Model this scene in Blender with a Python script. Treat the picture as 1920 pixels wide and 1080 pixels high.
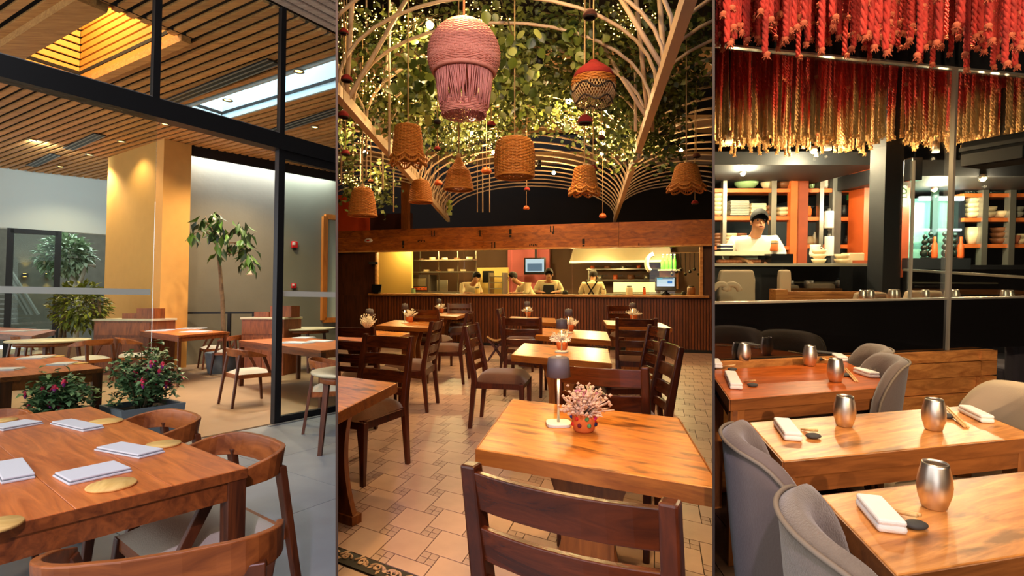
import bpy, bmesh, math, random
from mathutils import Vector, Matrix
random.seed(7)
for o in list(bpy.data.objects): bpy.data.objects.remove(o)
SC = bpy.context.scene
COL = SC.collection
# ------------------------------------------------------------------ camera
F, CX, CY, EH = 1000.0, 960.0, 530.0, 1.35
cam_d = bpy.data.cameras.new('camera'); cam = bpy.data.objects.new('camera', cam_d)
COL.objects.link(cam)
cam.location = (0, 0, EH); cam.rotation_euler = (math.pi / 2, 0, 0)
cam_d.sensor_width = 36.0; cam_d.lens = 36.0 * F / 1920.0
cam_d.shift_y = -(540.0 - CY) / 1920.0
cam_d.clip_start = 0.05; cam_d.clip_end = 200
SC.camera = cam
# ------------------------------------------------------------------ world, exposure
w = bpy.data.worlds.new('world'); SC.world = w; w.use_nodes = True
bg = w.node_tree.nodes['Background']
bg.inputs[0].default_value = (0.95, 0.97, 1.0, 1); bg.inputs[1].default_value = 2.0
SC.view_settings.view_transform = 'Standard'; SC.view_settings.look = 'None'
SC.view_settings.exposure = 0.0; SC.view_settings.gamma = 1.0
SC.view_settings.use_curve_mapping = False
# ------------------------------------------------------------------ three rooms seen from one place
# each room's floor is level in its own frame; the left and right rooms lie on ground that
# falls / rises a little (2.3 degrees) away from the viewer
HOR = {'L': 570.0, 'M': 530.0, 'R': 490.0}
ROOMS = {'L': [], 'M': [], 'R': [], 'W': []}
CUR = 'W'
def room(k):
    global CUR; CUR = k
def tilt(k):
    if k not in HOR: return Matrix.Identity(4)
    th = math.atan((HOR[k] - CY) / F)
    T = Matrix.Translation((0, 0, EH))
    return T @ Matrix.Rotation(-th, 4, 'X') @ T.inverted()
def ray(px, py):
    d = Vector(((px - CX) / F, 1.0, (CY - py) / F))
    th = math.atan((HOR[CUR] - CY) / F)
    return Matrix.Rotation(th, 3, 'X') @ d
def P(px, py, z=0.0):
    r = ray(px, py); return Vector((0, 0, EH)) + r * ((z - EH) / r.z)
def Q(px, py, y):
    r = ray(px, py); return Vector((0, 0, EH)) + r * (y / r.y)
def V(px, py, p0, p1):
    r = ray(px, py); n = Vector((-(p1.y - p0.y), p1.x - p0.x, 0))
    return Vector((0, 0, EH)) + r * (n.dot(Vector((p0.x, p0.y, 0))) / n.dot(Vector((r.x, r.y, 0))))
def X2(v, z): return Vector((v.x, v.y, z))
# ------------------------------------------------------------------ materials
def lin(c):
    return tuple(((x / 255.0) / 12.92 if x / 255.0 <= 0.04045 else ((x / 255.0 + 0.055) / 1.055) ** 2.4) for x in c) + (1.0,)
MATS = {}
def _new(name):
    m = bpy.data.materials.new(name); m.use_nodes = True
    nt = m.node_tree; b = nt.nodes['Principled BSDF']; MATS[name] = m
    return m, nt, b
def plain(name, c, rough=0.6, metal=0.0, bump=0.0, bscale=60.0, var=0.0, vscale=6.0, emit=None, es=0.0, alpha=1.0, spec=0.5, coat=0.0, sheen=0.0):
    m, nt, b = _new(name); N = nt.nodes; L = nt.links
    b.inputs['Base Color'].default_value = lin(c); b.inputs['Roughness'].default_value = rough
    b.inputs['Metallic'].default_value = metal; b.inputs['Alpha'].default_value = alpha
    b.inputs['Specular IOR Level'].default_value = spec; b.inputs['Coat Weight'].default_value = coat
    b.inputs['Sheen Weight'].default_value = sheen
    if emit: b.inputs['Emission Color'].default_value = lin(emit); b.inputs['Emission Strength'].default_value = es
    if var or bump:
        tc = N.new('ShaderNodeTexCoord')
    if var:
        n = N.new('ShaderNodeTexNoise'); n.inputs['Scale'].default_value = vscale; n.inputs['Detail'].default_value = 5
        L.new(tc.outputs['Object'], n.inputs['Vector'])
        r = N.new('ShaderNodeValToRGB'); lc = lin(c)
        r.color_ramp.elements[0].position = .3; r.color_ramp.elements[1].position = .7
        r.color_ramp.elements[0].color = tuple(max(0, x * (1 - var)) for x in lc[:3]) + (1,)
        r.color_ramp.elements[1].color = tuple(min(1, x * (1 + var)) for x in lc[:3]) + (1,)
        L.new(n.outputs['Fac'], r.inputs['Fac']); L.new(r.outputs['Color'], b.inputs['Base Color'])
    if bump:
        n2 = N.new('ShaderNodeTexNoise'); n2.inputs['Scale'].default_value = bscale; n2.inputs['Detail'].default_value = 3
        L.new(tc.outputs['Object'], n2.inputs['Vector'])
        bp = N.new('ShaderNodeBump'); bp.inputs['Strength'].default_value = bump; bp.inputs['Distance'].default_value = 0.01
        L.new(n2.outputs['Fac'], bp.inputs['Height']); L.new(bp.outputs['Normal'], b.inputs['Normal'])
    return m
def wood(name, c1, c2, rough=0.4, axis=0, stretch=10.0, scale=3.0, rot=0.0, knots=0.0, spec=0.5):
    m, nt, b = _new(name); N = nt.nodes; L = nt.links
    tc = N.new('ShaderNodeTexCoord'); rt = N.new('ShaderNodeMapping'); rt.inputs['Rotation'].default_value = (0, 0, rot)
    mp = N.new('ShaderNodeMapping')
    s = [stretch, stretch, stretch]; s[axis] = 1.0
    mp.inputs['Scale'].default_value = s
    L.new(tc.outputs['Object'], rt.inputs['Vector']); L.new(rt.outputs['Vector'], mp.inputs['Vector'])
    oi = N.new('ShaderNodeObjectInfo'); ad = N.new('ShaderNodeVectorMath'); ad.operation = 'ADD'
    ml = N.new('ShaderNodeMath'); ml.operation = 'MULTIPLY'; ml.inputs[1].default_value = 37.0
    L.new(oi.outputs['Random'], ml.inputs[0]); L.new(mp.outputs['Vector'], ad.inputs[0]); L.new(ml.outputs[0], ad.inputs[1])
    n = N.new('ShaderNodeTexNoise'); n.inputs['Scale'].default_value = scale; n.inputs['Detail'].default_value = 7; n.inputs['Roughness'].default_value = .62; n.inputs['Distortion'].default_value = 1.2
    L.new(ad.outputs[0], n.inputs['Vector'])
    r = N.new('ShaderNodeValToRGB'); r.color_ramp.elements[0].position = .34; r.color_ramp.elements[1].position = .66
    r.color_ramp.elements[0].color = lin(c1); r.color_ramp.elements[1].color = lin(c2)
    L.new(n.outputs['Fac'], r.inputs['Fac'])
    out = r.outputs['Color']
    # a slight tone of its own for every board
    hs = N.new('ShaderNodeHueSaturation'); mr = N.new('ShaderNodeMapRange'); mr.inputs['To Min'].default_value = .85; mr.inputs['To Max'].default_value = 1.15
    L.new(oi.outputs['Random'], mr.inputs['Value']); L.new(mr.outputs['Result'], hs.inputs['Value']); L.new(out, hs.inputs['Color']); out = hs.outputs['Color']
    if knots:
        mp2 = N.new('ShaderNodeMapping'); s2 = [3.2, 3.2, 3.2]; s2[axis] = 1.0; mp2.inputs['Scale'].default_value = s2
        L.new(rt.outputs['Vector'], mp2.inputs['Vector'])
        k = N.new('ShaderNodeTexNoise'); k.inputs['Scale'].default_value = 5.5; k.inputs['Detail'].default_value = 4
        L.new(mp2.outputs['Vector'], k.inputs['Vector'])
        kr = N.new('ShaderNodeValToRGB'); kr.color_ramp.elements[0].position = .55; kr.color_ramp.elements[1].position = .66
        kr.color_ramp.elements[0].color = (0, 0, 0, 1); kr.color_ramp.elements[1].color = (knots, knots, knots, 1)
        L.new(k.outputs['Fac'], kr.inputs['Fac'])
        mx = N.new('ShaderNodeMix'); mx.data_type = 'RGBA'; mx.inputs[7].default_value = tuple(x * .35 for x in lin(c1)[:3]) + (1,)
        L.new(kr.outputs['Color'], mx.inputs[0]); L.new(out, mx.inputs[6]); out = mx.outputs[2]
    L.new(out, b.inputs['Base Color'])
    b.inputs['Roughness'].default_value = rough; b.inputs['Specular IOR Level'].default_value = spec
    bp = N.new('ShaderNodeBump'); bp.inputs['Strength'].default_value = .12; bp.inputs['Distance'].default_value = .004
    L.new(n.outputs['Fac'], bp.inputs['Height']); L.new(bp.outputs['Normal'], b.inputs['Normal'])
    return m
def glassmat(name, tint=(235, 245, 240), gloss=0.07, dark=0.0):
    m = bpy.data.materials.new(name); m.use_nodes = True; nt = m.node_tree; N = nt.nodes; L = nt.links
    N.remove(N['Principled BSDF']); out = N['Material Output']
    t = N.new('ShaderNodeBsdfTransparent'); t.inputs[0].default_value = lin(tint)
    g = N.new('ShaderNodeBsdfGlossy'); g.inputs['Roughness'].default_value = .01; g.inputs[0].default_value = (1, 1, 1, 1)
    fr = N.new('ShaderNodeFresnel'); fr.inputs[0].default_value = 1.45
    ml = N.new('ShaderNodeMath'); ml.operation = 'MULTIPLY'; ml.inputs[1].default_value = gloss / .04
    ml.use_clamp = True
    mx = N.new('ShaderNodeMixShader')
    L.new(fr.outputs[0], ml.inputs[0]); L.new(ml.outputs[0], mx.inputs[0])
    L.new(t.outputs[0], mx.inputs[1]); L.new(g.outputs[0], mx.inputs[2]); L.new(mx.outputs[0], out.inputs[0])
    MATS[name] = m; return m
def emis(name, c, s):
    m = bpy.data.materials.new(name); m.use_nodes = True; nt = m.node_tree; N = nt.nodes
    N.remove(N['Principled BSDF']); e = N.new('ShaderNodeEmission'); e.inputs[0].default_value = lin(c); e.inputs[1].default_value = s
    nt.links.new(e.outputs[0], N['Material Output'].inputs[0]); MATS[name] = m; return m
def leafmat(name, c1, c2, rough=.45):
    m, nt, b = _new(name); N = nt.nodes; L = nt.links
    g = N.new('ShaderNodeNewGeometry'); r = N.new('ShaderNodeValToRGB')
    r.color_ramp.elements[0].color = lin(c1); r.color_ramp.elements[1].color = lin(c2)
    L.new(g.outputs['Random Per Island'], r.inputs['Fac']); L.new(r.outputs['Color'], b.inputs['Base Color'])
    b.inputs['Roughness'].default_value = rough
    b.inputs['Subsurface Weight'].default_value = 0.0
    return m
# ------------------------------------------------------------------ mesh builder
class MB:
    def __init__(s): s.v = []; s.f = []; s.sm = []
    def add(s, vs, fs, smooth=False):
        k = len(s.v); s.v += [tuple(x) for x in vs]; s.f += [tuple(i + k for i in f) for f in fs]; s.sm += [smooth] * len(fs); return s
    def hexa(s, p):
        return s.add(p, [(0, 3, 2, 1), (4, 5, 6, 7), (0, 1, 5, 4), (1, 2, 6, 5), (2, 3, 7, 6), (3, 0, 4, 7)])
    def box(s, c, d, rz=0.0, rot=None):
        x, y, z = d[0] / 2, d[1] / 2, d[2] / 2
        R = rot if rot is not None else Matrix.Rotation(rz, 3, 'Z')
        c = Vector(c)
        return s.hexa([c + R @ Vector(q) for q in ((-x, -y, -z), (x, -y, -z), (x, y, -z), (-x, y, -z), (-x, -y, z), (x, -y, z), (x, y, z), (-x, y, z))])
    def bar(s, a, b, w, h, up=(0, 0, 1)):
        a, b = Vector(a), Vector(b); d = (b - a).normalized(); u = Vector(up)
        if abs(d.dot(u)) > .98: u = Vector((0, 1, 0))
        sd = d.cross(u).normalized() * (w / 2); u = sd.cross(d).normalized() * (h / 2)
        return s.hexa([a - sd - u, a + sd - u, b + sd - u, b - sd - u, a - sd + u, a + sd + u, b + sd + u, b - sd + u])
    def taper(s, a, b, wa, wb, ux=(1, 0, 0), uy=(0, 1, 0)):
        a, b, ux, uy = Vector(a), Vector(b), Vector(ux), Vector(uy)
        q = []
        for c, w_ in ((a, wa), (b, wb)):
            w_ = (w_, w_) if not isinstance(w_, tuple) else w_
            for i, j in ((-1, -1), (1, -1), (1, 1), (-1, 1)): q.append(c + ux * i * w_[0] / 2 + uy * j * w_[1] / 2)
        return s.hexa(q)
    def prism(s, poly, z0, z1):
        n = len(poly); vs = [(p[0], p[1], z0) for p in poly] + [(p[0], p[1], z1) for p in poly]
        fs = [tuple(range(n))[::-1], tuple(range(n, 2 * n))] + [(i, (i + 1) % n, n + (i + 1) % n, n + i) for i in range(n)]
        return s.add(vs, fs)
    def vprism(s, poly, o, ax, ay, az, t):
        """polygon (u,v) in the plane o+u*ax+v*ay, thickness t along az"""
        o, ax, ay, az = Vector(o), Vector(ax), Vector(ay), Vector(az); n = len(poly)
        vs = [o + ax * u + ay * v - az * t / 2 for u, v in poly] + [o + ax * u + ay * v + az * t / 2 for u, v in poly]
        fs = [tuple(range(n))[::-1], tuple(range(n, 2 * n))] + [(i, (i + 1) % n, n + (i + 1) % n, n + i) for i in range(n)]
        return s.add(vs, fs)
    def tube(s, path, r, n=8, closed=False, caps=True, smooth=True):
        path = [Vector(p) for p in path]; m = len(path)
        rs = r if isinstance(r, (list, tuple)) else [r] * m
        vs = []; up = None
        for i, p in enumerate(path):
            if closed: d = path[(i + 1) % m] - path[i - 1]
            else: d = path[min(i + 1, m - 1)] - path[max(i - 1, 0)]
            if d.length < 1e-9: d = Vector((0, 0, 1))
            d.normalize()
            if up is None:
                up = Vector((0, 0, 1)) if abs(d.z) < .9 else Vector((1, 0, 0))
            x = d.cross(up)
            if x.length < 1e-6: x = d.orthogonal()
            x.normalize(); y = x.cross(d).normalized(); up = y
            for k in range(n):
                a = 2 * math.pi * k / n; vs.append(p + (x * math.cos(a) + y * math.sin(a)) * rs[i])
        fs = []
        for i in range(m if closed else m - 1):
            j = (i + 1) % m
            for k in range(n): fs.append((i * n + k, i * n + (k + 1) % n, j * n + (k + 1) % n, j * n + k))
        if caps and not closed: fs += [tuple(range(n))[::-1], tuple(range((m - 1) * n, m * n))]
        return s.add(vs, fs, smooth)
    def lathe(s, prof, n=24, c=(0, 0, 0), smooth=True, sx=1, sy=1):
        c = Vector(c); vs = []; m = len(prof)
        for r, z in prof:
            for k in range(n):
                a = 2 * math.pi * k / n; vs.append((c.x + r * math.cos(a) * sx, c.y + r * math.sin(a) * sy, c.z + z))
        fs = [(i * n + k, i * n + (k + 1) % n, (i + 1) * n + (k + 1) % n, (i + 1) * n + k) for i in range(m - 1) for k in range(n)]
        if prof[0][0] > 1e-5: fs.append(tuple(range(n))[::-1])
        if prof[-1][0] > 1e-5: fs.append(tuple(range((m - 1) * n, m * n)))
        return s.add(vs, fs, smooth)
    def ball(s, c, r, n=10, m=6, sc=(1, 1, 1)):
        vs = []; c = Vector(c)
        for i in range(m + 1):
            t = math.pi * i / m
            for k in range(n):
                a = 2 * math.pi * k / n
                vs.append((c.x + r * sc[0] * math.sin(t) * math.cos(a), c.y + r * sc[1] * math.sin(t) * math.sin(a), c.z - r * sc[2] * math.cos(t)))
        fs = [(i * n + k, i * n + (k + 1) % n, (i + 1) * n + (k + 1) % n, (i + 1) * n + k) for i in range(m) for k in range(n)]
        return s.add(vs, fs, True)
    def octa(s, c, r):
        c = Vector(c); vs = [c + Vector(q) * r for q in ((1, 0, 0), (0, 1, 0), (-1, 0, 0), (0, -1, 0), (0, 0, 1), (0, 0, -1))]
        return s.add(vs, [(0, 1, 4), (1, 2, 4), (2, 3, 4), (3, 0, 4), (1, 0, 5), (2, 1, 5), (3, 2, 5), (0, 3, 5)])
    def leaf(s, c, d, up, l, w, fold=.25):
        c, d = Vector(c), Vector(d).normalized(); x = d.cross(Vector(up))
        if x.length < 1e-4: x = d.orthogonal()
        x.normalize(); u = x.cross(d)
        t = c + d * l; m1 = c + d * l * .45
        return s.add([c, m1 + x * w * .5 + u * w * fold, t - u * l * .12, m1 - x * w * .5 + u * w * fold, m1], [(0, 1, 4), (1, 2, 4), (0, 4, 3), (4, 2, 3)], True)
    def mesh(s, name, mat, bevel=0.0, seg=2, sub=0, weld=False):
        me = bpy.data.meshes.new(name); me.from_pydata(s.v, [], s.f)
        me.polygons.foreach_set('use_smooth', s.sm)
        if bevel or weld:
            bm = bmesh.new(); bm.from_mesh(me)
            if weld: bmesh.ops.remove_doubles(bm, verts=bm.verts, dist=1e-4)
            if bevel:
                es = [e for e in bm.edges if len(e.link_faces) == 2 and e.calc_face_angle(0) > .5]
                bmesh.ops.bevel(bm, geom=es, offset=bevel, segments=seg, profile=.5, affect='EDGES', clamp_overlap=True)
            bm.to_mesh(me); bm.free()
        if mat: me.materials.append(MATS[mat] if isinstance(mat, str) else mat)
        me.update(); return me
    def build(s, name, mat, parent=None, bevel=0.0, seg=2, sub=0, weld=False, loc=None, rz=0.0):
        me = s.mesh(name, mat, bevel, seg, 0, weld); o = bpy.data.objects.new(name, me); COL.objects.link(o)
        if parent is not None: o.parent = parent
        else: ROOMS[CUR].append(o)
        if loc is not None: o.location = loc
        o.rotation_euler.z = rz
        if sub:
            md = o.modifiers.new('s', 'SUBSURF'); md.levels = sub; md.render_levels = sub
            for p in me.polygons: p.use_smooth = True
        return o
def tag(o, label=None, cat=None, group=None, kind=None):
    if label: o['label'] = label
    if cat: o['category'] = cat
    if group: o['group'] = group
    if kind: o['kind'] = kind
    return o
def thing(name, label, cat, loc=(0, 0, 0), rz=0.0, group=None):
    o = bpy.data.objects.new(name, None); COL.objects.link(o); o.empty_display_size = .1
    o.location = loc; o.rotation_euler.z = rz; ROOMS[CUR].append(o)
    return tag(o, label, cat, group)
def inst(name, me, parent=None, loc=(0, 0, 0), rz=0.0, rot=None, sc=None):
    o = bpy.data.objects.new(name, me); COL.objects.link(o); o.location = loc
    o.rotation_euler = rot if rot is not None else (0, 0, rz)
    if sc is not None: o.scale = sc if isinstance(sc, (tuple, list)) else (sc, sc, sc)
    if parent is not None: o.parent = parent
    else: ROOMS[CUR].append(o)
    return o
def struct(o, label=None, cat=None):
    o['kind'] = 'structure'
    if label: o['label'] = label
    if cat: o['category'] = cat
    return o
def dup(root, loc, rz=0.0, label=None, group=None, sc=None):
    def cp(o, par):
        c = o.copy(); COL.objects.link(c)
        if par is not None: c.parent = par
        for ch in list(o.children): cp(ch, c)
        return c
    r = cp(root, None); r.location = loc; r.rotation_euler.z = rz
    if sc is not None: r.scale = (sc, sc, sc) if not isinstance(sc, (tuple, list)) else sc
    if label: r['label'] = label
    if group: r['group'] = group
    ROOMS[CUR].append(r); return r
def lamp(kind, loc, energy, color, size=.1, rot=None, spot=None, blend=.5, target=None, sizey=None):
    d = bpy.data.lights.new(kind.lower() + '_light', kind); d.energy = energy; d.color = color
    if kind == 'AREA':
        d.size = size
        if sizey: d.shape = 'RECTANGLE'; d.size_y = sizey
    elif kind in ('POINT', 'SPOT'): d.shadow_soft_size = size
    if kind == 'SPOT': d.spot_size = spot; d.spot_blend = blend
    o = bpy.data.objects.new(kind.lower() + '_light', d); COL.objects.link(o); o.location = loc
    if target is not None: o.rotation_euler = (Vector(target) - Vector(loc)).to_track_quat('-Z', 'Y').to_euler()
    elif rot is not None: o.rotation_euler = rot
    ROOMS[CUR].append(o); return o
def textmesh(s, size, mat, name, parent, loc, rot, depth=.001, align='CENTER'):
    cu = bpy.data.curves.new(name, 'FONT'); cu.body = s; cu.size = size; cu.extrude = depth; cu.align_x = align; cu.align_y = 'CENTER'
    to = bpy.data.objects.new(name, cu); COL.objects.link(to)
    dg = bpy.context.evaluated_depsgraph_get(); me = bpy.data.meshes.new_from_object(to.evaluated_get(dg))
    bpy.data.objects.remove(to); bpy.data.curves.remove(cu)
    me.materials.clear(); me.materials.append(MATS[mat])
    return inst(name, me, parent, loc, rot=rot)
def arc(c, r, a0, a1, n, ax=Vector((1, 0, 0)), ay=Vector((0, 0, 1)), ry=None):
    c = Vector(c); ry = r if ry is None else ry
    return [c + ax * r * math.cos(a0 + (a1 - a0) * i / n) + ay * ry * math.sin(a0 + (a1 - a0) * i / n) for i in range(n + 1)]
def U(a, b): return random.uniform(a, b)
# ------------------------------------------------------------------ material library
# left dining room
plain('concrete_floor', (134, 141, 146), .45, bump=.05, bscale=9, var=.22, vscale=1.4)
plain('stone_floor', (152, 124, 92), .5, var=.12, vscale=1.2, bump=.04)
plain('concrete_wall', (116, 112, 97), .85, var=.10, vscale=.9, bump=.15, bscale=14)
plain('ochre_plaster', (214, 160, 82), .8, var=.03)
plain('white_plaster', (206, 216, 216), .85)
plain('black_steel', (22, 23, 26), .45, metal=.3)
plain('sill_steel', (150, 152, 154), .4, metal=.7)
glassmat('clear_glass', (240, 246, 243), .02)
glassmat('bar_glass', (240, 244, 240), .008)
plain('frosted_strip', (206, 206, 198), .6, alpha=.8)
wood('slat_wood', (176, 118, 60), (222, 162, 92), .55, 0, 12, 2.0)
wood('pale_slat', (176, 150, 132), (206, 186, 168), .6, 0, 12, 2.0)
plain('slat_backing', (26, 16, 9), .95)
plain('well_wood', (206, 150, 66), .6)
plain('sky_white', (206, 222, 230), .8)
emis('sky_pane', (206, 226, 242), 1.0)
wood('teak_top', (164, 80, 30), (216, 122, 56), .34, 0, 9, 2.2, knots=0.15)
wood('teak_dark', (96, 46, 18), (150, 80, 34), .38, 0, 9, 2.4)
wood('teak_leg', (60, 28, 12), (104, 52, 22), .42, 2, 9, 2.6)
wood('bent_wood', (116, 58, 22), (172, 96, 42), .33, 0, 6, 2.2)
wood('cabinet_wood', (104, 50, 20), (152, 82, 36), .5, 2, 8, 2.0)
plain('seat_cream', (196, 190, 172), .9, bump=.2, bscale=220)
plain('napkin_grey', (206, 206, 208), .85, bump=.08, bscale=300)
plain('napkin_shadow', (120, 122, 128), .85)
wood('coaster_wood', (206, 160, 82), (232, 192, 112), .5, 0, 5, 5)
plain('round_top', (200, 190, 158), .45, var=.08)
plain('planter_grey', (98, 106, 110), .75, bump=.2, bscale=30)
plain('planter_tan', (150, 116, 84), .8)
plain('soil', (40, 28, 20), .95)
leafmat('fuchsia_leaf', (40, 78, 42), (122, 158, 104))
plain('fuchsia_pink', (214, 34, 74), .5)
plain('fuchsia_purple', (140, 30, 120), .5)
leafmat('tree_leaf', (24, 48, 14), (92, 124, 44))
leafmat('court_leaf', (70, 96, 60), (178, 196, 160))
leafmat('shrub_leaf', (66, 78, 14), (138, 146, 40))
plain('bark', (110, 88, 62), .9, var=.2, vscale=20)
plain('bark_pale', (170, 166, 150), .9)
plain('bell_flower', (238, 226, 206), .6)
plain('alarm_red', (196, 30, 32), .4)
plain('alarm_white', (226, 216, 210), .4)
plain('courtyard_dark', (64, 60, 50), .9, var=.15)
plain('courtyard_pale', (156, 170, 166), .85, var=.1)
plain('steel_stair', (88, 86, 78), .6)
emis('warm_lamp', (255, 190, 96), 14)
emis('warm_lamp_soft', (255, 184, 84), 4)
wood('frame_orange', (176, 96, 30), (206, 122, 44), .5, 2, 8, 2)
plain('mirror_pale', (196, 204, 190), .3)
plain('metal_grey', (120, 120, 116), .5, metal=.5)
plain('silver_slot', (150, 146, 138), .4, metal=.6)
# middle dining room
plain('tile_pale', (192, 158, 146), .42, var=.10, vscale=5, bump=.06, bscale=24)
plain('tile_small', (180, 148, 138), .42, var=.12, vscale=5)
plain('grout_dark', (60, 44, 36), .95)
plain('border_black', (26, 20, 18), .6, var=.5, vscale=30)
plain('border_scroll', (186, 150, 128), .5)
plain('paving_lilac', (176, 150, 148), .6, var=.08)
wood('oak_top', (168, 94, 28), (214, 138, 54), .3, 0, 6, 3.0, rot=.1, knots=.9)
wood('oak_edge', (128, 66, 18), (172, 100, 34), .42, 0, 7, 3.0, knots=.3)
wood('oak_leg', (118, 64, 20), (160, 92, 34), .45, 2, 6, 3.0)
wood('chair_wood', (52, 20, 7), (92, 38, 13), .3, 2, 8, 3.0)
wood('chair_rail', (52, 20, 7), (96, 40, 13), .26, 0, 8, 3.0)
plain('suede_brown', (92, 54, 34), .92, var=.25, vscale=7, bump=.1, bscale=120, sheen=.3)
wood('beam_wood', (120, 58, 16), (176, 98, 32), .5, 0, 10, 1.2)
wood('panel_wood', (58, 28, 10), (88, 44, 16), .55, 2, 8, 1.6)
wood('reed_wood', (92, 44, 14), (136, 70, 24), .5, 2, 8, 1.6)
wood('counter_wood', (160, 104, 50), (206, 150, 84), .4, 0, 8, 1.6)
plain('brand_black', (20, 12, 8), .8)
plain('vault_white', (214, 186, 154), .55)
plain('vault_dark', (30, 22, 18), .95)
plain('orange_wall', (206, 70, 14), .8)
plain('maroon_wall', (58, 20, 16), .85)
plain('awning_beige', (150, 118, 80), .85)
leafmat('vine_leaf', (36, 52, 16), (126, 134, 62))
leafmat('vine_big', (74, 92, 26), (168, 176, 92))
plain('vine_stem', (84, 70, 36), .9)
emis('fairy_bulb', (255, 200, 104), 12)
emis('bright_bulb', (255, 226, 170), 40)
plain('wicker', (196, 122, 44), .6)
plain('wicker_pink', (226, 152, 142), .65)
plain('wicker_fringe', (214, 142, 142), .7)
plain('rope_cord', (196, 160, 110), .9)
plain('knit_red', (150, 36, 30), .9, bump=.3, bscale=90)
plain('knit_brown', (100, 52, 30), .9, bump=.3, bscale=90)
plain('lamp_grey', (92, 84, 90), .55)
plain('lamp_metal', (196, 190, 176), .35, metal=.6)
plain('lamp_base', (196, 196, 184), .5)
plain('terracotta', (206, 104, 40), .8)
plain('white_flower', (244, 236, 220), .8)
plain('dried_flower', (206, 172, 146), .9)
plain('dried_pink', (190, 120, 140), .9)
for nm, c in (('pom_red', (206, 40, 24)), ('pom_blue', (30, 70, 150)), ('pom_navy', (28, 34, 70)), ('pom_pink', (226, 50, 120)), ('pom_green', (90, 150, 90)), ('pom_maroon', (110, 26, 30))):
    plain(nm, c, .95, bump=.6, bscale=300)
plain('kitchen_cream', (214, 176, 92), .7)
plain('kitchen_steel', (150, 140, 120), .35, metal=.7)
plain('kitchen_white', (226, 214, 186), .6)
plain('kitchen_dark', (50, 36, 24), .7)
plain('kitchen_brown', (96, 62, 34), .7)
plain('kitchen_pink', (196, 96, 92), .7)
plain('shirt_cream', (222, 198, 152), .85)
plain('apron_dark', (36, 34, 36), .85)
plain('skin', (190, 130, 92), .6)
plain('hair_dark', (34, 22, 16), .8)
plain('bottle_green', (84, 190, 60), .15)
plain('screen_black', (14, 15, 18), .25)
emis('screen_white', (214, 226, 236), 1.1)
emis('screen_blue', (40, 120, 200), 1.0)
emis('screen_teal', (110, 190, 210), 1.0)
emis('screen_photo', (120, 140, 160), .9)
emis('kitchen_lamp', (255, 210, 110), 9)
plain('camp_canvas', (140, 96, 52), .9)
# right dining room
wood('bar_top', (168, 102, 44), (216, 148, 80), .36, 0, 9, 3.2, rot=-.15, knots=.75)
wood('bar_edge', (112, 62, 26), (158, 94, 44), .45, 0, 9, 2.6)
wood('bar_leg', (120, 68, 28), (164, 100, 48), .45, 2, 8, 2.6)
wood('bar_top_red', (170, 78, 22), (212, 108, 42), .32, 0, 9, 3.2, knots=.3)
wood('plank_wood', (160, 94, 42), (216, 144, 74), .5, 0, 10, 2.2, knots=.3)
plain('seat_linen', (112, 98, 84), .95, bump=.35, bscale=240, var=.08, vscale=40, sheen=.3)
plain('seat_taupe', (104, 88, 80), .9, bump=.15, bscale=160, sheen=.3)
plain('seat_light', (190, 168, 138), .9, bump=.1, bscale=200)
plain('seat_black', (48, 42, 46), .9)
plain('piping', (122, 108, 92), .9)
plain('steel_cup', (226, 214, 200), .34, metal=1.0)
plain('towel_white', (238, 234, 228), .9, bump=.2, bscale=200)
plain('slate_rest', (62, 60, 58), .7, var=.2, vscale=30)
wood('chopstick_wood', (196, 150, 92), (226, 182, 122), .5, 2, 6, 8)
plain('rope_red', (176, 48, 34), .9, bump=.25, bscale=200, var=.35, vscale=18)
plain('rope_end', (190, 96, 62), .95)
plain('ceiling_black', (10, 10, 11), .9)
plain('black_gloss', (10, 9, 9), .04, spec=1.0, coat=.6)
plain('black_wall', (18, 18, 21), .5)
plain('pillar_navy', (16, 22, 28), .6)
plain('glass_edge', (170, 160, 140), .3, metal=.4)
plain('red_wood', (150, 66, 34), .5, var=.15, vscale=6)
plain('shelf_orange', (206, 104, 44), .55, var=.12, vscale=5)
plain('ceramic_cream', (222, 200, 158), .4)
plain('ceramic_grey', (150, 146, 130), .45)
plain('bowl_brown', (120, 72, 40), .5)
plain('green_glass', (140, 170, 120), .2)
plain('green_box', (40, 160, 100), .5)
plain('paper_white', (236, 228, 212), .8)
plain('steel_post', (176, 170, 156), .3, metal=.8)
plain('teal_panel', (120, 176, 156), .5)
plain('sign_white', (232, 230, 216), .6)
plain('sign_green', (40, 96, 60), .6)
emis('tube_white', (236, 246, 240), 7)
emis('spot_white', (255, 226, 170), 60)
plain('chef_white', (240, 234, 224), .85)
plain('cap_black', (26, 26, 24), .85)
plain('dark_bottle', (22, 34, 28), .15)
plain('food_red', (206, 120, 84), .6, var=.3, vscale=20)
plain('copper_orange', (206, 90, 36), .4)
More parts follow.
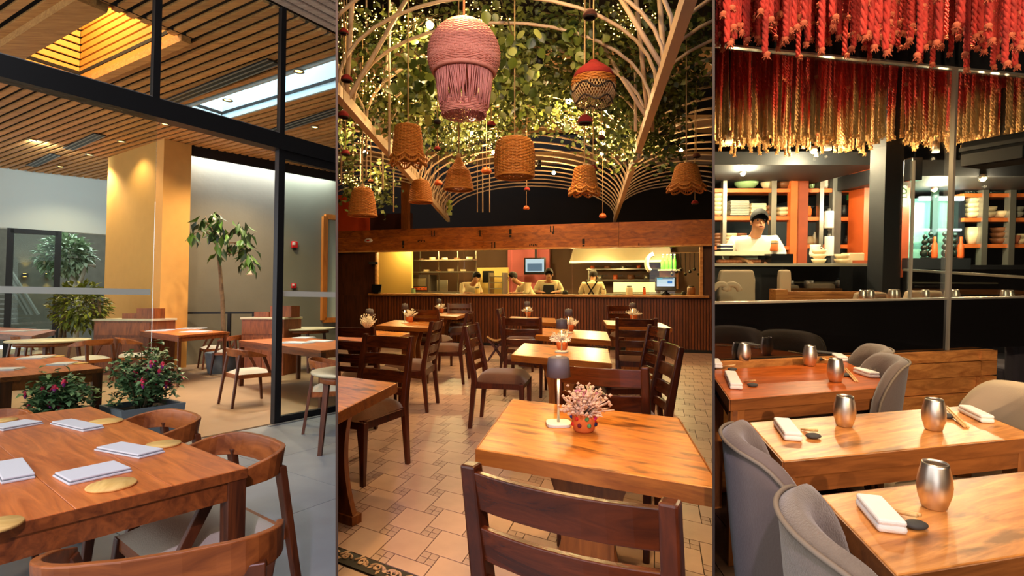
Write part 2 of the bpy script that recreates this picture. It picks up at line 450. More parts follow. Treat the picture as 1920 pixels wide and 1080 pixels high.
# dip-dyed rope: red above, natural below (length 1 = local z -1..0)
def dyed(name, z0, z1):
    m, nt, b = _new(name); N = nt.nodes; L = nt.links
    tc = N.new('ShaderNodeTexCoord'); sp = N.new('ShaderNodeSeparateXYZ'); L.new(tc.outputs['Object'], sp.inputs[0])
    nz = N.new('ShaderNodeTexNoise'); nz.inputs['Scale'].default_value = 30; L.new(tc.outputs['Object'], nz.inputs['Vector'])
    ad = N.new('ShaderNodeMath'); ad.operation = 'ADD'; rm_ = N.new('ShaderNodeMath'); rm_.operation = 'MULTIPLY'; rm_.inputs[1].default_value = .2
    ma = N.new('ShaderNodeMath'); ma.operation = 'MULTIPLY_ADD'; ma.inputs[1].default_value = .12; L.new(nz.outputs['Fac'], ma.inputs[0]); L.new(sp.outputs['Z'], ad.inputs[0]); L.new(ad.outputs[0], ma.inputs[2])
    oi = N.new('ShaderNodeObjectInfo'); L.new(oi.outputs['Random'], rm_.inputs[0]); L.new(rm_.outputs[0], ad.inputs[1])
    mr = N.new('ShaderNodeMapRange'); mr.inputs['From Min'].default_value = z0; mr.inputs['From Max'].default_value = z1; L.new(ma.outputs[0], mr.inputs['Value'])
    r = N.new('ShaderNodeValToRGB'); r.color_ramp.elements[0].color = lin((186, 142, 88)); r.color_ramp.elements[1].color = lin((176, 44, 32))
    L.new(mr.outputs['Result'], r.inputs['Fac']); L.new(r.outputs['Color'], b.inputs['Base Color']); b.inputs['Roughness'].default_value = .95
dyed('rope_dyed', -.68, -.54)
# ================================================================== LEFT ROOM: setting
room('L')
ZC = 4.8
g0, g1 = P(520, 793), P(632, 771)
gd = (g1 - g0).normalized(); gn = Vector((-gd.y, gd.x, 0))          # along the glass wall / away from the viewer
def GL(px, z=0.0): return X2(V(px, 600, g0, g1), z)
tA, tB = P(463, 877, .75), P(170, 762, .75)                           # right edge of the near table
te = (tB - tA).normalized(); tn = Vector((te.y, -te.x, 0))            # along that edge / outwards (away)
if tn.y < 0: tn = -tn
tu = -tn                                                              # along the near edge, to the left-front
ft = struct(MB().prism([g0 - gd * 6 - gn * .03, g0 + gd * 3 - gn * .03, g0 + gd * 3 - gn * 7, g0 - gd * 6 - gn * 7], -.08, -.012).build('floor', 'slat_backing'), 'grey concrete floor slabs on the near side of the glass wall', 'floor')
for i in range(-5, 6):
    for j in range(0, 6):
        o_ = g0 + gd * (i * 1.25 + .3) - gn * (j * 1.25 + .03)
        a, b = gd * 1.245, gn * -1.245
        MB().prism([o_, o_ + a, o_ + a + b, o_ + b], -.012, 0).build('floor_slab', 'concrete_floor', ft)
struct(MB().prism([g0 - gd * 8 + gn * .03, g0 + gd * 14 + gn * .03, g0 + gd * 14 + gn * 16, g0 - gd * 8 + gn * 16], -.08, 0).build('floor', 'stone_floor'), 'warm beige stone floor beyond the glass wall', 'floor')
# glazed wall: beam, mullions, panes
w1 = struct(thing('window_1', 'tall black framed glass wall with a heavy black beam', 'window', X2(g0, 0)), None)
def loc(p, o=g0): return Vector(p) - Vector((o.x, o.y, 0))
def gbar(a, b, z0, z1, t, nm, mt, par=w1):
    a, b = loc(a), loc(b)
    q = [X2(a - gn * t / 2, z0), X2(b - gn * t / 2, z0), X2(b + gn * t / 2, z0), X2(a + gn * t / 2, z0)]
    return MB().hexa(q + [X2(p, z1) for p in q]).build(nm, mt, par)
gL, gR = GL(-150), g0 + gd * 2.2
gbar(gL, gR, 3.12, 3.30, .16, 'beam', 'black_steel')
gbar(gL, GL(520) , 3.30, 3.325, .06, 'pane_channel', 'sill_steel')
for px in (279, 520):
    c = GL(px); gbar(c - gd * .03, c + gd * .03, 3.3, ZC, .07, 'mullion', 'black_steel')
for a, b in ((gL, GL(277)), (GL(282), GL(517)), (GL(524), gR)):
    gbar(a, b, 3.3, ZC, .012, 'upper_pane', 'clear_glass')
gbar(gL, GL(285), .02, 3.12, .012, 'fixed_pane', 'clear_glass')
gbar(gL, GL(280), 1.435, 1.49, .018, 'frosted_strip', 'frosted_strip')
gbar(gL, GL(284), 0, .03, .06, 'floor_channel', 'black_steel')
d1 = struct(thing('door_1', 'black framed sliding glass door standing half open', 'door', X2(g0, 0)))
gbar(GL(514), GL(526), 0, 3.12, .08, 'stile', 'black_steel', d1)
gbar(GL(526), gR, .0, .075, .07, 'bottom_rail', 'black_steel', d1)
gbar(GL(526), gR, 3.03, 3.12, .07, 'top_rail', 'black_steel', d1)
gbar(GL(526), gR, .075, 3.03, .012, 'pane', 'clear_glass', d1)
gbar(GL(527), gR, 1.435, 1.50, .018, 'frosted_strip', 'frosted_strip', d1)
sill = MB(); a, b = GL(498) - gn * .12, gR - gn * .12
sill.hexa([X2(p, z) for z in (0.0, .012) for p in (a, b, b + gn * .05, a + gn * .05)]); struct(sill.build('trim_1', 'sill_steel'), 'pale metal threshold strip below the sliding glass door', 'threshold')
# ceiling of wooden slats with a deep lit well and a skylight slot
sd = Vector((.866, -.5, 0)); sv = Vector((.5, .866, 0)); SO = X2(P(280, 200, ZC), 0)
def uv(p): d = p - SO; d.z = 0; return d.dot(sd), d.dot(sv)
def fuv(u, v, z=ZC): return X2(SO + sd * u + sv * v, z)
wc, wa, wb, wd = [uv(P(*q, ZC)) for q in ((140, 155), (340, 68), (175, 10), (40, 115))]
WELL = ((wc[0] + wd[0]) / 2, (wa[0] + wb[0]) / 2, (wb[1] + wd[1]) / 2, (wc[1] + wa[1]) / 2)
k1, k2, k3, k4 = [uv(P(*q, ZC)) for q in ((363, 207), (540, 135), (543, 183), (420, 228))]
SKY = ((k1[0] + k4[0]) / 2, k3[0] + 2.6, (k1[1] + k2[1]) / 2, (k3[1] + k4[1]) / 2)
HOLES = [WELL, SKY]
def glim(v):           # u at which a slat meets the glass wall
    p = SO + sv * v; return (-(p - g0).dot(gn) + .05) / sd.dot(gn)
ceil = struct(thing('ceiling', 'ceiling of narrow warm wooden slats with dark gaps', 'ceiling', X2(SO, 0)))
def spans(v0, v1, u0, u1):
    sp = [(u0, u1)]
    for h in HOLES:
        if v1 > h[2] and v0 < h[3]:
            ns = []
            for a, b in sp:
                if h[1] <= a or h[0] >= b: ns.append((a, b)); continue
                if h[0] > a: ns.append((a, h[0]))
                if h[1] < b: ns.append((h[1], b))
            sp = ns
    return sp
v = -6.5
while v < 9.5:
    for a, b in spans(v, v + .1, -11.0, glim(v)):
        if b - a > .05:
            MB().box(sd * ((a + b) / 2) + sv * (v + .05) + Vector((0, 0, ZC + .016)), (b - a, .088, .032), math.atan2(sd.y, sd.x)).build('slat', 'slat_wood', ceil)
    v += .155
vs = sorted({-6.5, 9.6} | {x for h in HOLES for x in (h[2], h[3])})
for a, b in zip(vs, vs[1:]):
    for u0, u1 in spans(a + 1e-3, b - 1e-3, -11.0, glim((a + b) / 2)):
        e_ = u1 > glim((a + b) / 2) - .01
        q = [sd * u0 + sv * a, sd * (glim(a) if e_ else u1) + sv * a, sd * (glim(b) if e_ else u1) + sv * b, sd * u0 + sv * b]
        MB().prism(q, ZC + .11, ZC + .16).build('backing_board', 'slat_backing', ceil)
# light well: boards on its four sides, a lid, and warm lamps above
well = struct(thing('trim_2', 'deep glowing light well lined with golden wooden boards', 'light well', fuv((WELL[0] + WELL[1]) / 2, (WELL[2] + WELL[3]) / 2, ZC)))
wu, wv = (WELL[1] - WELL[0]) / 2, (WELL[3] - WELL[2]) / 2
Rsd = math.atan2(sd.y, sd.x)
for i in range(13):
    z = .06 + i * .115
    for sgn in (-1, 1):
        MB().box(sv * (wv + .02) * sgn + Vector((0, 0, z)), (2 * wu, .03, .085), Rsd).build('well_board', 'well_wood', well)
        MB().box(sd * (wu + .02) * sgn + Vector((0, 0, z)), (.03, 2 * wv, .085), Rsd).build('well_board', 'well_wood', well)
MB().box((0, 0, .8), (2 * wu + .3, 2 * wv + .3, 1.62), Rsd).build('well_casing', 'slat_backing', well)
me = well.children[-1].data
bm = bmesh.new(); bm.from_mesh(me); bmesh.ops.delete(bm, geom=[f for f in bm.faces if f.normal.z < -.9], context='FACES'); bm.to_mesh(me); bm.free()
MB().box((0, 0, 1.57), (2 * wu, 2 * wv, .02), Rsd).build('well_lid', 'well_wood', well)
for sgn in (-1, 1):
    MB().bar(sv * (wv + .06) * sgn - sd * (wu + .1) + Vector((0, 0, -.02)), sv * (wv + .06) * sgn + sd * (wu + .1) + Vector((0, 0, -.02)), .12, .10).build('well_trim', 'slat_wood', well)
MB().bar(-sv * (wv + .16) - sd * (wu + 2.5) + Vector((0, 0, -.03)), -sv * (wv + .16) + sd * (wu + .1) + Vector((0, 0, -.03)), .30, .14).build('well_beam', 'slat_wood', well)
lamp('AREA', fuv((WELL[0] + WELL[1]) / 2, (WELL[2] + WELL[3]) / 2, ZC + 1.5), 260, (1, .7, .34), 1.2, rot=(0, 0, 0))
# skylight slot
sk = struct(thing('window_2', 'pale skylight slot cut into the slatted ceiling', 'skylight', fuv((SKY[0] + SKY[1]) / 2, (SKY[2] + SKY[3]) / 2, ZC)))
su, sw = (SKY[1] - SKY[0]) / 2, (SKY[3] - SKY[2]) / 2
for sgn in (-1, 1):
    MB().box(sv * (sw + .03) * sgn + Vector((0, 0, 1.1)), (2 * su, .04, 2.2), Rsd).build('reveal', 'sky_white', sk)
    MB().box(sd * (su + .03) * sgn + Vector((0, 0, 1.1)), (.04, 2 * sw, 2.2), Rsd).build('reveal', 'sky_white', sk)
MB().box((0, 0, 2.22), (2 * su, 2 * sw, .02), Rsd).build('pane', 'sky_pane', sk)
# pale slatted soffit on the near side of the glass
sof = struct(thing('ceiling', 'pale slatted soffit in front of the glass wall', 'ceiling', X2(g0, 0)))
for i in range(9):
    a = gd * -2.6 - gn * (.10 + i * .14) + Vector((0, 0, ZC + .02)); MB().bar(a, a + gd * 6, .085, .05).build('slat', 'pale_slat', sof)
MB().hexa([Vector((p.x, p.y, z)) for z in (ZC + .09, ZC + .13) for p in (gd * -2.6 - gn * .05, gd * 3.4 - gn * .05, gd * 3.4 - gn * 1.4, gd * -2.6 - gn * 1.4)]).build('backing_board', 'slat_backing', sof)
# walls
W1, W2 = P(318, 275, ZC), P(520, 312, ZC); wdir = (X2(W2, 0) - X2(W1, 0)).normalized(); wn = Vector((-wdir.y, wdir.x, 0))
def wallbox(p0, d, n, u0, u1, z0, z1, t, nm, mt):
    a, b = X2(p0, 0) + d * u0, X2(p0, 0) + d * u1
    return MB().hexa([X2(p, z) for z in (z0, z1) for p in (a, b, b + n * t, a + n * t)]).build(nm, mt)
struct(wallbox(W1, wdir, wn, 0.0, 8.0, 0, ZC + .4, .2, 'wall_back', 'concrete_wall'), 'tall bare grey concrete wall behind the potted tree', 'wall')
A1, A2 = P(203, 295, ZC), P(308, 260, ZC); cd = (X2(A2, 0) - X2(A1, 0)).normalized(); cn = Vector((-cd.y, cd.x, 0))
if cn.y < 0: cn = -cn
struct(wallbox(A1, cd, cn, 0, (X2(A2, 0) - X2(A1, 0)).length, 0, ZC, .55, 'wall_column', 'ochre_plaster'), 'broad ochre plaster pillar beside the grey concrete wall', 'pillar')
# bright louvred window in the gap between pillar and concrete wall
gap = struct(thing('window_3', 'narrow bright louvred window between ochre pillar and concrete wall', 'window', X2(W1, 0)))
q0 = V(306, 300, W1, W2); q1 = X2(W1, 0)
gw = (X2(q1, 0) - X2(q0, 0)); gl = gw.length; gu = gw.normalized()
o0 = loc(X2(q0, 0), W1)
zt = V(312, 280, W1, W2).z; zm = V(312, 447, W1, W2).z
MB().hexa([X2(p, z) for z in (zm, zt + .3) for p in (o0, o0 + gw, o0 + gw + wn * .03, o0 + wn * .03)]).build('pane', 'sky_pane', gap)
MB().hexa([X2(p, z) for z in (0, zm) for p in (o0, o0 + gw, o0 + gw + wn * .03, o0 + wn * .03)]).build('dark_panel', 'pillar_navy', gap)
for i in range(9):
    z = zt - .02 - i * .12; MB().bar(X2(o0 - wn * .05, z), X2(o0 + gw - wn * .05, z), .06, .04).build('louvre', 'white_plaster', gap)
# white upper wall over the courtyard opening
W3, W4 = P(0, 315, ZC), P(190, 337, ZC); xd = (X2(W4, 0) - X2(W3, 0)).normalized(); xn = Vector((-xd.y, xd.x, 0))
zb = V(100, 433, W3, W4).z; zb2 = V(10, 427, W3, W4).z
struct(wallbox(W3, xd, xn, -3, (X2(W4, 0) - X2(W3, 0)).length + 1.6, zb, ZC + .3, .25, 'wall_left_upper', 'white_plaster'), 'white upper wall above the courtyard opening', 'wall')
# courtyard behind
cy0 = X2(W3, 0) + xn * 5.5
struct(wallbox(cy0, xd, xn, -8, 8, 0, 4.2, .2, 'wall_courtyard', 'courtyard_dark'), 'dark courtyard wall carrying two glowing wall lamps', 'wall')
struct(wallbox(cy0, xd, xn, -9, 9, 4.2, 9, .2, 'wall_courtyard_upper', 'courtyard_pale'), 'pale upper part of the courtyard wall', 'wall')
cs = X2(W4, 0) + xd * .9 + xn * 1.8
struct(wallbox(cs, xn, xd, -.2, 5, 0, 5.0, .2, 'wall_courtyard_side', 'concrete_wall'), 'grey side wall of the courtyard beside the ochre pillar', 'wall')
# black framed glass door in the courtyard opening
d2 = struct(thing('door_2', 'tall black framed glass door to the courtyard', 'door', X2(W3, 0)))
fa, fb = loc(X2(V(17, 520, W3, W4), 0), W3), loc(X2(V(107, 520, W3, W4), 0), W3)
for p in (fa, fb): MB().box((p.x, p.y, zb / 2), (.13, .10, zb), math.atan2(xd.y, xd.x)).build('stile', 'black_steel', d2)
MB().bar(X2(fa, zb - .06), X2(fb, zb - .06), .10, .12).build('top_rail', 'black_steel', d2)
MB().hexa([X2(p, z) for z in (.05, zb - .12) for p in (fa, fb, fb + xn * .012, fa + xn * .012)]).build('pane', 'clear_glass', d2)
# ------------------------------------------------------------------ lights of the left room
for px, py, e in ((590, 238, 40), (478, 272, 60), (228, 265, 12), (168, 290, 50), (113, 312, 18), (560, 133, 40), (427, 187, 40), (310, 232, 16)):
    p = P(px, py, ZC - .01)
    t = thing('ceiling_downlight', 'small round downlight recessed between the ceiling slats', 'downlight', p, group='downlights in the slatted ceiling')
    MB().lathe([(.075, .0), (.085, -.012), (.06, -.014), (.055, .0)], 16).build('ring', 'silver_slot', t)
    MB().lathe([(.055, -.002), (.0, -.004)], 16).build('bulb', 'warm_lamp', t)
    lamp('SPOT', p + Vector((0, 0, -.06)), e * 8, (1, .74, .44), .06, rot=(0, 0, 0), spot=2.2, blend=.7)
# daylight falling through the skylight slot and from the open courtyard
lamp('AREA', fuv((SKY[0] + SKY[1]) / 2, (SKY[2] + SKY[3]) / 2, ZC + 2.15), 420, (.85, .93, 1), 2 * su, rot=(0, 0, Rsd), sizey=2 * sw)
cyl = X2(W3, 4.5) + xn * 2.9 + xd * 1.5
lamp('AREA', cyl, 520, (.88, .95, 1), 4.0, rot=(0, 0, math.atan2(xd.y, xd.x)), sizey=3.0)
for px, py in ((47, 516), (89, 516)):
    p = V(px, py, cy0, cy0 + xd); p = p - xn * .12
    t = thing('wall_lamp', 'small wall lamp throwing warm light up and down', 'wall lamp', p, group='courtyard wall lamps')
    MB().box((0, 0, 0), (.16, .16, .10), math.atan2(xd.y, xd.x)).build('body', 'black_steel', t)
    for s_ in (-1, 1):
        MB().lathe([(.05, s_ * .055), (0, s_ * .056)], 10).build('lens', 'warm_lamp', t)
        lamp('SPOT', p + Vector((0, 0, s_ * .08)), 60, (1, .6, .15), .03, rot=(0 if s_ < 0 else math.pi, 0, 0), spot=1.1, blend=.6)
# ceiling air diffusers
for a, b in (((300, 199), (513, 115)), ((128, 279), (188, 252)), ((58, 311), (103, 290)), ((640, 205), (500, 250))):
    pa, pb = P(*a, ZC - .015), P(*b, ZC - .015); L_ = (pb - pa).length
    t = thing('air_diffuser', 'long slotted air diffuser set along the ceiling slats', 'air diffuser', (pa + pb) / 2, math.atan2(pb.y - pa.y, pb.x - pa.x), 'ceiling air diffusers')
    MB().box((0, 0, 0), (L_, .20, .02)).build('slot_box', 'black_steel', t)
    for s_ in (-1, 0, 1): MB().box((0, s_ * .085, -.012), (L_, .018, .014)).build('vane', 'silver_slot', t)

# daylight cove along the head of the concrete wall, and an added white spotlight imitating daylight on the white wall
cv = struct(thing('trim_7', 'dark trim board along the head of the concrete wall', 'trim', X2(W1, 0)))
MB().bar(wdir * -.1 - wn * .42 + Vector((0, 0, ZC - .10)), wdir * 7 - wn * .42 + Vector((0, 0, ZC - .10)), .04, .24).build('board', 'black_steel', cv)
lamp('AREA', X2(W1, ZC - .03) + wdir * 2.4 - wn * .22, 170, (.9, .96, 1), 4.6, rot=(0, 0, math.atan2(wdir.y, wdir.x)), sizey=.3)
p = P(60, 262, ZC - .02); t = thing('ceiling_downlight', 'added white downlight brightening the white upper wall', 'downlight', p)
MB().lathe([(.075, .0), (.085, -.012), (.06, -.014), (.055, .0)], 16).build('ring', 'silver_slot', t); MB().lathe([(.055, -.002), (.0, -.004)], 16).build('bulb', 'warm_lamp', t)
lamp('SPOT', p + Vector((0, 0, -.06)), 230, (.84, .94, 1), .05, spot=2.0, blend=1.0, target=X2(W4, 3.9))
# ================================================================== LEFT ROOM: furniture
def quad_table(name, label, cs, zt, th, apron, legw, mtop, medge, mleg, boards=0, bdir=0, group=None, inset=0.0, legin=None, bev=.004):
    """cs: four world corners (xy) in order; boards run along edge cs[bdir]->cs[bdir+1]"""
    c = sum(cs, Vector()) / 4; c = X2(c, 0)
    ed = cs[(bdir + 1) % 4] - cs[bdir]
    rz = math.atan2(ed.y, ed.x); Ri = Matrix.Rotation(-rz, 3, 'Z')
    t = thing(name, label, 'table', c, rz, group)
    q = [Ri @ (X2(p, 0) - c) for p in cs]
    a0, a1, a2, a3 = [q[(bdir + i) % 4] for i in range(4)]
    if boards:
        for i in range(boards):
            f0, f1 = i / boards, (i + 1) / boards - .0012
            pl = [a0.lerp(a3, f0), a1.lerp(a2, f0), a1.lerp(a2, f1), a0.lerp(a3, f1)]
            MB().prism(pl, zt - th, zt).build('board', mtop, t, bevel=.0012, seg=1)
    else:
        MB().prism([a0, a1, a2, a3], zt - th, zt).build('tabletop', mtop, t, bevel=bev)
    if medge:      # edge band around the top
        m = MB(); q4 = [a0, a1, a2, a3]; cc = sum(q4, Vector()) / 4
        for i in range(4):
            a, b = q4[i], q4[(i + 1) % 4]; d = (b - a).normalized(); n = Vector((d.y, -d.x, 0))
            if n.dot((a + b) / 2 - cc) < 0: n = -n
            m.hexa([X2(p, z) for z in (zt - th - .0005, zt - .002) for p in (a, b, b + n * .004, a + n * .004)])
        m.build('edge_band', medge, t)
    ins = lambda p, k: p * (1 - k / max(p.length, .01))
    if apron:
        q4 = [ins(p, inset + .01) for p in (a0, a1, a2, a3)]
        for i in range(4):
            a, b = q4[i], q4[(i + 1) % 4]; d = (b - a).normalized(); n = Vector((-d.y, d.x, 0))
            if n.dot((a + b) / 2) > 0: n = -n
            MB().hexa([X2(p, z) for z in (zt - th - apron, zt - th) for p in (a, b, b + n * .025, a + n * .025)]).build('apron', medge or mtop, t)
    if legw:
        ux, uy = (a1 - a0).normalized(), (a3 - a0).normalized()
        for i, (sx, sy) in enumerate(((1, 1), (-1, 1), (-1, -1), (1, -1))):
            p = [a0, a1, a2, a3][i] + ux * sx * (legw / 2 + inset) + uy * sy * (legw / 2 + inset)
            MB().taper((p.x, p.y, 0), (p.x, p.y, zt - th), legw * .92, legw, ux, uy).build('leg', mleg, t, bevel=.003)
    return t
def tcorner(u, b, z=.75): return tA + te * u + tn * b      # u along the right edge, b outwards
TW = 1.25
tl = (tB - tA).length
near_t = quad_table('dining_table', 'long reddish wooden table laid with grey napkins and round coasters', [tA, tB, tB + tu * TW, tA + tu * TW], .75, .035, .07, .065, 'teak_top', 'teak_dark', 'teak_leg', boards=5, bdir=0)
# place settings
def napkin(px4, group, label, zt=.75):
    q = [P(a, b, zt) for a, b in px4]; c = X2(sum(q, Vector()) / 4, zt); d = (q[1] - q[0]) + (q[2] - q[3]); d.normalize(); n = Vector((-d.y, d.x, 0))
    w_, h_ = ((q[1] - q[0]).length + (q[2] - q[3]).length) / 2, abs(((q[3] - q[0]) + (q[2] - q[1])).dot(n)) / 2
    t = thing('napkin', label, 'napkin', c, math.atan2(d.y, d.x), group)
    MB().box((0, 0, .004), (w_, h_, .008)).build('lower_fold', 'napkin_grey', t, bevel=.003)
    MB().box((0, 0, .0085), (w_ * .97, h_ * .95, .0012)).build('shadow_line', 'napkin_shadow', t)  # dark sheet painted in as the shadow between the folds
    MB().box((.002, .002, .0125), (w_ * .965, h_ * .93, .007)).build('upper_fold', 'napkin_grey', t, bevel=.003)
    return t
NG = 'napkins on the long reddish table'; NL_ = 'folded pale grey napkin on the long reddish wooden table'
for q in ([(107, 794), (145, 787.5), (183, 806), (141, 813)], [(192.5, 841), (241, 831), (295, 852), (244, 866)], [(97, 894), (217, 870), (245, 885), (130, 912)], [(-20, 874), (34, 866), (75, 895), (5, 909)], [(-12, 802), (57, 789), (72, 797.5), (-12, 812)]):
    napkin(q, NG, NL_)
def coaster(px, py, rpx, zt=.75, label='thin round pale wooden coaster on the long reddish table', group='coasters on the long reddish table', name='coaster'):
    c = P(px, py, zt); r = rpx / F * c.y * .93
    o = MB().lathe([(r * .96, 0), (r, .003), (r, .006), (r * .97, .009), (0, .009)], 32).build(name, 'coaster_wood', None, loc=c, rz=U(0, 3))
    return tag(o, label, 'coaster', group)
for a in ((198, 792, 29), (306, 835, 31), (209, 912, 42), (-12, 989, 46), (8, 790, 21)): coaster(*a)

def make_bent_chair():
    t = thing('bentwood_chair', 'x', 'chair')
    # curved back band: U path seen from above, +Y is the front; its top edge falls towards the arms
    pts = []
    W_, Yb, r = .27, -.245, .14
    path = [(-W_, .10)] + [(-W_ + .0, -.02)] + [(-W_ + r - r * math.cos(a), Yb + r - r * math.sin(a)) for a in [i * math.pi / 2 / 7 for i in range(8)]] + [(-.06, Yb - .012), (.06, Yb - .012)]
    path += [(W_ - r + r * math.cos(a), Yb + r - r * math.sin(a)) for a in [math.pi / 2 - i * math.pi / 2 / 7 for i in range(8)]] + [(W_, -.02), (W_, .10)]
    m = MB(); vs = []; n = len(path)
    for i, (x, y) in enumerate(path):
        k = min(max((y - Yb) / (.10 - Yb), 0), 1)
        zt_, zb_ = .755 - .085 * k ** 1.4, .655 - .015 * k
        if i in (0, n - 1): zt_, zb_ = .662, .640
        a = path[max(i - 1, 0)]; b = path[min(i + 1, n - 1)]
        d = Vector((b[0] - a[0], b[1] - a[1], 0)).normalized(); nn = Vector((-d.y, d.x, 0)) * .011
        lean = Vector((0, -.02 * (1 - k), 0))
        for z, s_, le in ((zb_, -1, 0), (zb_, 1, 0), (zt_, 1, 1), (zt_, -1, 1)):
            vs.append(Vector((x, y, z)) + nn * s_ + lean * le)
    fs = []
    for i in range(n - 1):
        for k in range(4): fs.append((i * 4 + k, i * 4 + (k + 1) % 4, (i + 1) * 4 + (k + 1) % 4, (i + 1) * 4 + k))
    fs += [(3, 2, 1, 0), tuple((n - 1) * 4 + k for k in range(4))]
    m.add(vs, fs, False).build('back_band', 'bent_wood', t, bevel=.004, seg=2)
    for s_ in (-1, 1):
        MB().taper((s_ * .25, -.32, 0), (s_ * .215, -.225, .68), .03, (.055, .03)).build('rear_leg', 'teak_leg', t, bevel=.004)
        MB().taper((s_ * .245, .245, 0), (s_ * .215, .20, .42), .028, .042).build('front_leg', 'teak_leg', t, bevel=.004)
        MB().taper((s_ * .225, .165, .42), (s_ * .262, .06, .655), (.028, .04), (.02, .05)).build('arm_post', 'teak_leg', t, bevel=.003)
        MB().bar((s_ * .215, -.24, .395), (s_ * .215, .2, .395), .025, .055).build('side_rail', 'bent_wood', t, bevel=.003)
    MB().bar((-.22, .2, .395), (.22, .2, .395), .025, .055).build('front_rail', 'bent_wood', t, bevel=.003)
    MB().bar((-.22, -.24, .395), (.22, -.24, .395), .025, .055).build('rear_rail', 'bent_wood', t, bevel=.003)
    m = MB(); s2 = []
    N_ = 10
    for i in range(N_ + 1):
        for j in range(N_ + 1):
            x, y = -1 + 2 * i / N_, -1 + 2 * j / N_
            h = .055 * (1 - abs(x) ** 5) * (1 - abs(y) ** 5)
            s2.append((x * .225, y * .225 - .01, .42 + h))
    m.add(s2, [(i * (N_ + 1) + j, (i + 1) * (N_ + 1) + j, (i + 1) * (N_ + 1) + j + 1, i * (N_ + 1) + j + 1) for i in range(N_) for j in range(N_)], True)
    m.build('seat_cushion', 'seat_cream', t)
    return t
bent0 = make_bent_chair(); bent_used = False
def bent(loc_, face, label, group=None, sc=1.0):
    global bent_used
    rz = math.atan2(face.y, face.x) - math.pi / 2
    if not bent_used:
        bent_used = True; o = bent0; o.location = loc_; o.rotation_euler.z = rz; o['label'] = label
        if group: o['group'] = group
        return o
    return dup(bent0, loc_, rz, label, group, sc=None if sc == 1 else sc)
# chairs pushed in at the long table: positions from their back bands
def band_uv(px, py): p = P(px, py, .75) - tA; return p.dot(te), p.dot(tn)
(ua, ba), (ub, bb) = band_uv(550, 850), band_uv(430, 802)
bent(X2(tA + te * (ua + ub) / 2 + tn * ((ba + bb) / 2 - .24), 0), -tn, 'bentwood chair pushed in at the long table beside the open sliding door')
(ua, ba), (ub, bb) = band_uv(405, 788), band_uv(285, 765)
bent(X2(tA + te * (ua + ub) / 2 + tn * ((ba + bb) / 2 - .24), 0), -tn, 'bentwood chair at the long table directly in front of the fuchsia planter')
rC, lC = P(500, 985, .75), P(85, 1043, .75); dC = (rC - lC).normalized(); fC = Vector((-dC.y, dC.x, 0))
bent(X2((rC + lC) / 2, 0) + fC * .175, fC, 'bentwood chair with its back turned to the room at the end of the long table')
bent(X2(P(42, 768, .75), 0) + tu * .24 - te * .16, -te, 'bentwood chair at the far end of the long table beside the small planter')
# -------- furniture beyond the glass
def tq(px4, z): return [P(a, b, z) for a, b in px4]
def far_table(label, W_, S_, E_, z, **k):
    w_, s_, e_ = [P(*q, z) for q in (W_, S_, E_)]; n_ = w_ + e_ - s_
    return quad_table('dining_table', label, [w_, s_, e_, n_], z, .035, .07, .065, 'teak_top', 'teak_dark', 'teak_leg', **k), (w_, s_, e_, n_)
t1, q1_ = far_table('reddish wooden table in front of the ochre pillar and low cabinet', (249, 619), (335, 629), (425, 622), .84)
tq2 = [P(448, 638, .75), P(602, 657, .75)]; n2_ = P(562, 632, .75)
t2 = quad_table('dining_table', 'reddish wooden table half behind the sliding glass door', [tq2[0], tq2[1], tq2[1] + n2_ - tq2[0], n2_], .75, .035, .07, .07, 'teak_top', 'teak_dark', 'teak_leg')
t3e, t3f = P(193, 690, .75), P(103, 664, .75); t3n = P(0, 708, .75)
t3 = quad_table('dining_table', 'brown wooden table just behind the fixed glass pane', [t3e, t3f, t3f + t3n - t3e, t3n], .75, .04, .08, .08, 'teak_top', 'teak_dark', 'teak_leg')
for q in ([(48, 672), (78, 666), (95, 671), (60, 676)], [(100, 684), (120, 679), (137, 684), (112, 688)], [(0, 692), (18, 688), (30, 695), (0, 700)]):
    napkin(q, 'napkins on the table behind the glass', 'folded pale napkin on the brown table behind the fixed glass pane')
for a in ((104, 669, 14), (148, 682, 15)): coaster(*a, label='round pale coaster on the brown table behind the fixed glass', group='coasters behind the glass')
for q in ([(284, 620), (302, 617.5), (320, 620), (300, 623)], [(345, 616), (362, 614.5), (376, 617), (356, 619)], [(352, 622), (372, 620), (384, 623), (362, 625)]):
    napkin(q, 'napkins on the table by the pillar', 'folded pale napkin on the reddish table before the ochre pillar', .84)
for q in ([(535, 642), (560, 640), (578, 644), (550, 647)], [(585, 640), (600, 638), (618, 641), (600, 643)], [(556, 633.5), (574, 632), (584, 634), (566, 636)]):
    napkin(q, 'napkins on the table by the door', 'folded pale napkin on the table behind the sliding glass door')
dS = (tq2[1] - tq2[0]).normalized(); dN = Vector((-dS.y, dS.x, 0)); dN = dN if dN.y > 0 else -dN
bent(X2(P(462, 757), 0) + dN * .05, dN, 'bentwood chair with cream seat facing the table behind the sliding door')
bent(X2(P(400, 690), 0), Vector((-.6, -.5, 0)), 'bentwood chair at the table by the pillar, back to the railing')
bent(X2(P(432, 700), 0), Vector((-1, .1, 0)), 'bentwood chair at the end of the table by the ochre pillar')
bent(X2(P(520, 700), 0), Vector((-.2, -1, 0)), 'bentwood chair on the far side of the table behind the sliding door')
bent(X2(P(250, 712), 0), Vector((.7, .6, 0)), 'bentwood chair between the fuchsia bush and the table by the pillar')
bent(X2(P(60, 705), 0), Vector((.3, 1, 0)), 'bentwood chair tucked under the pale round table by the shrub')
bent(X2(P(165, 720), 0), Vector((-.8, .2, 0)), 'bentwood chair beside the pale round table by the low cabinet')
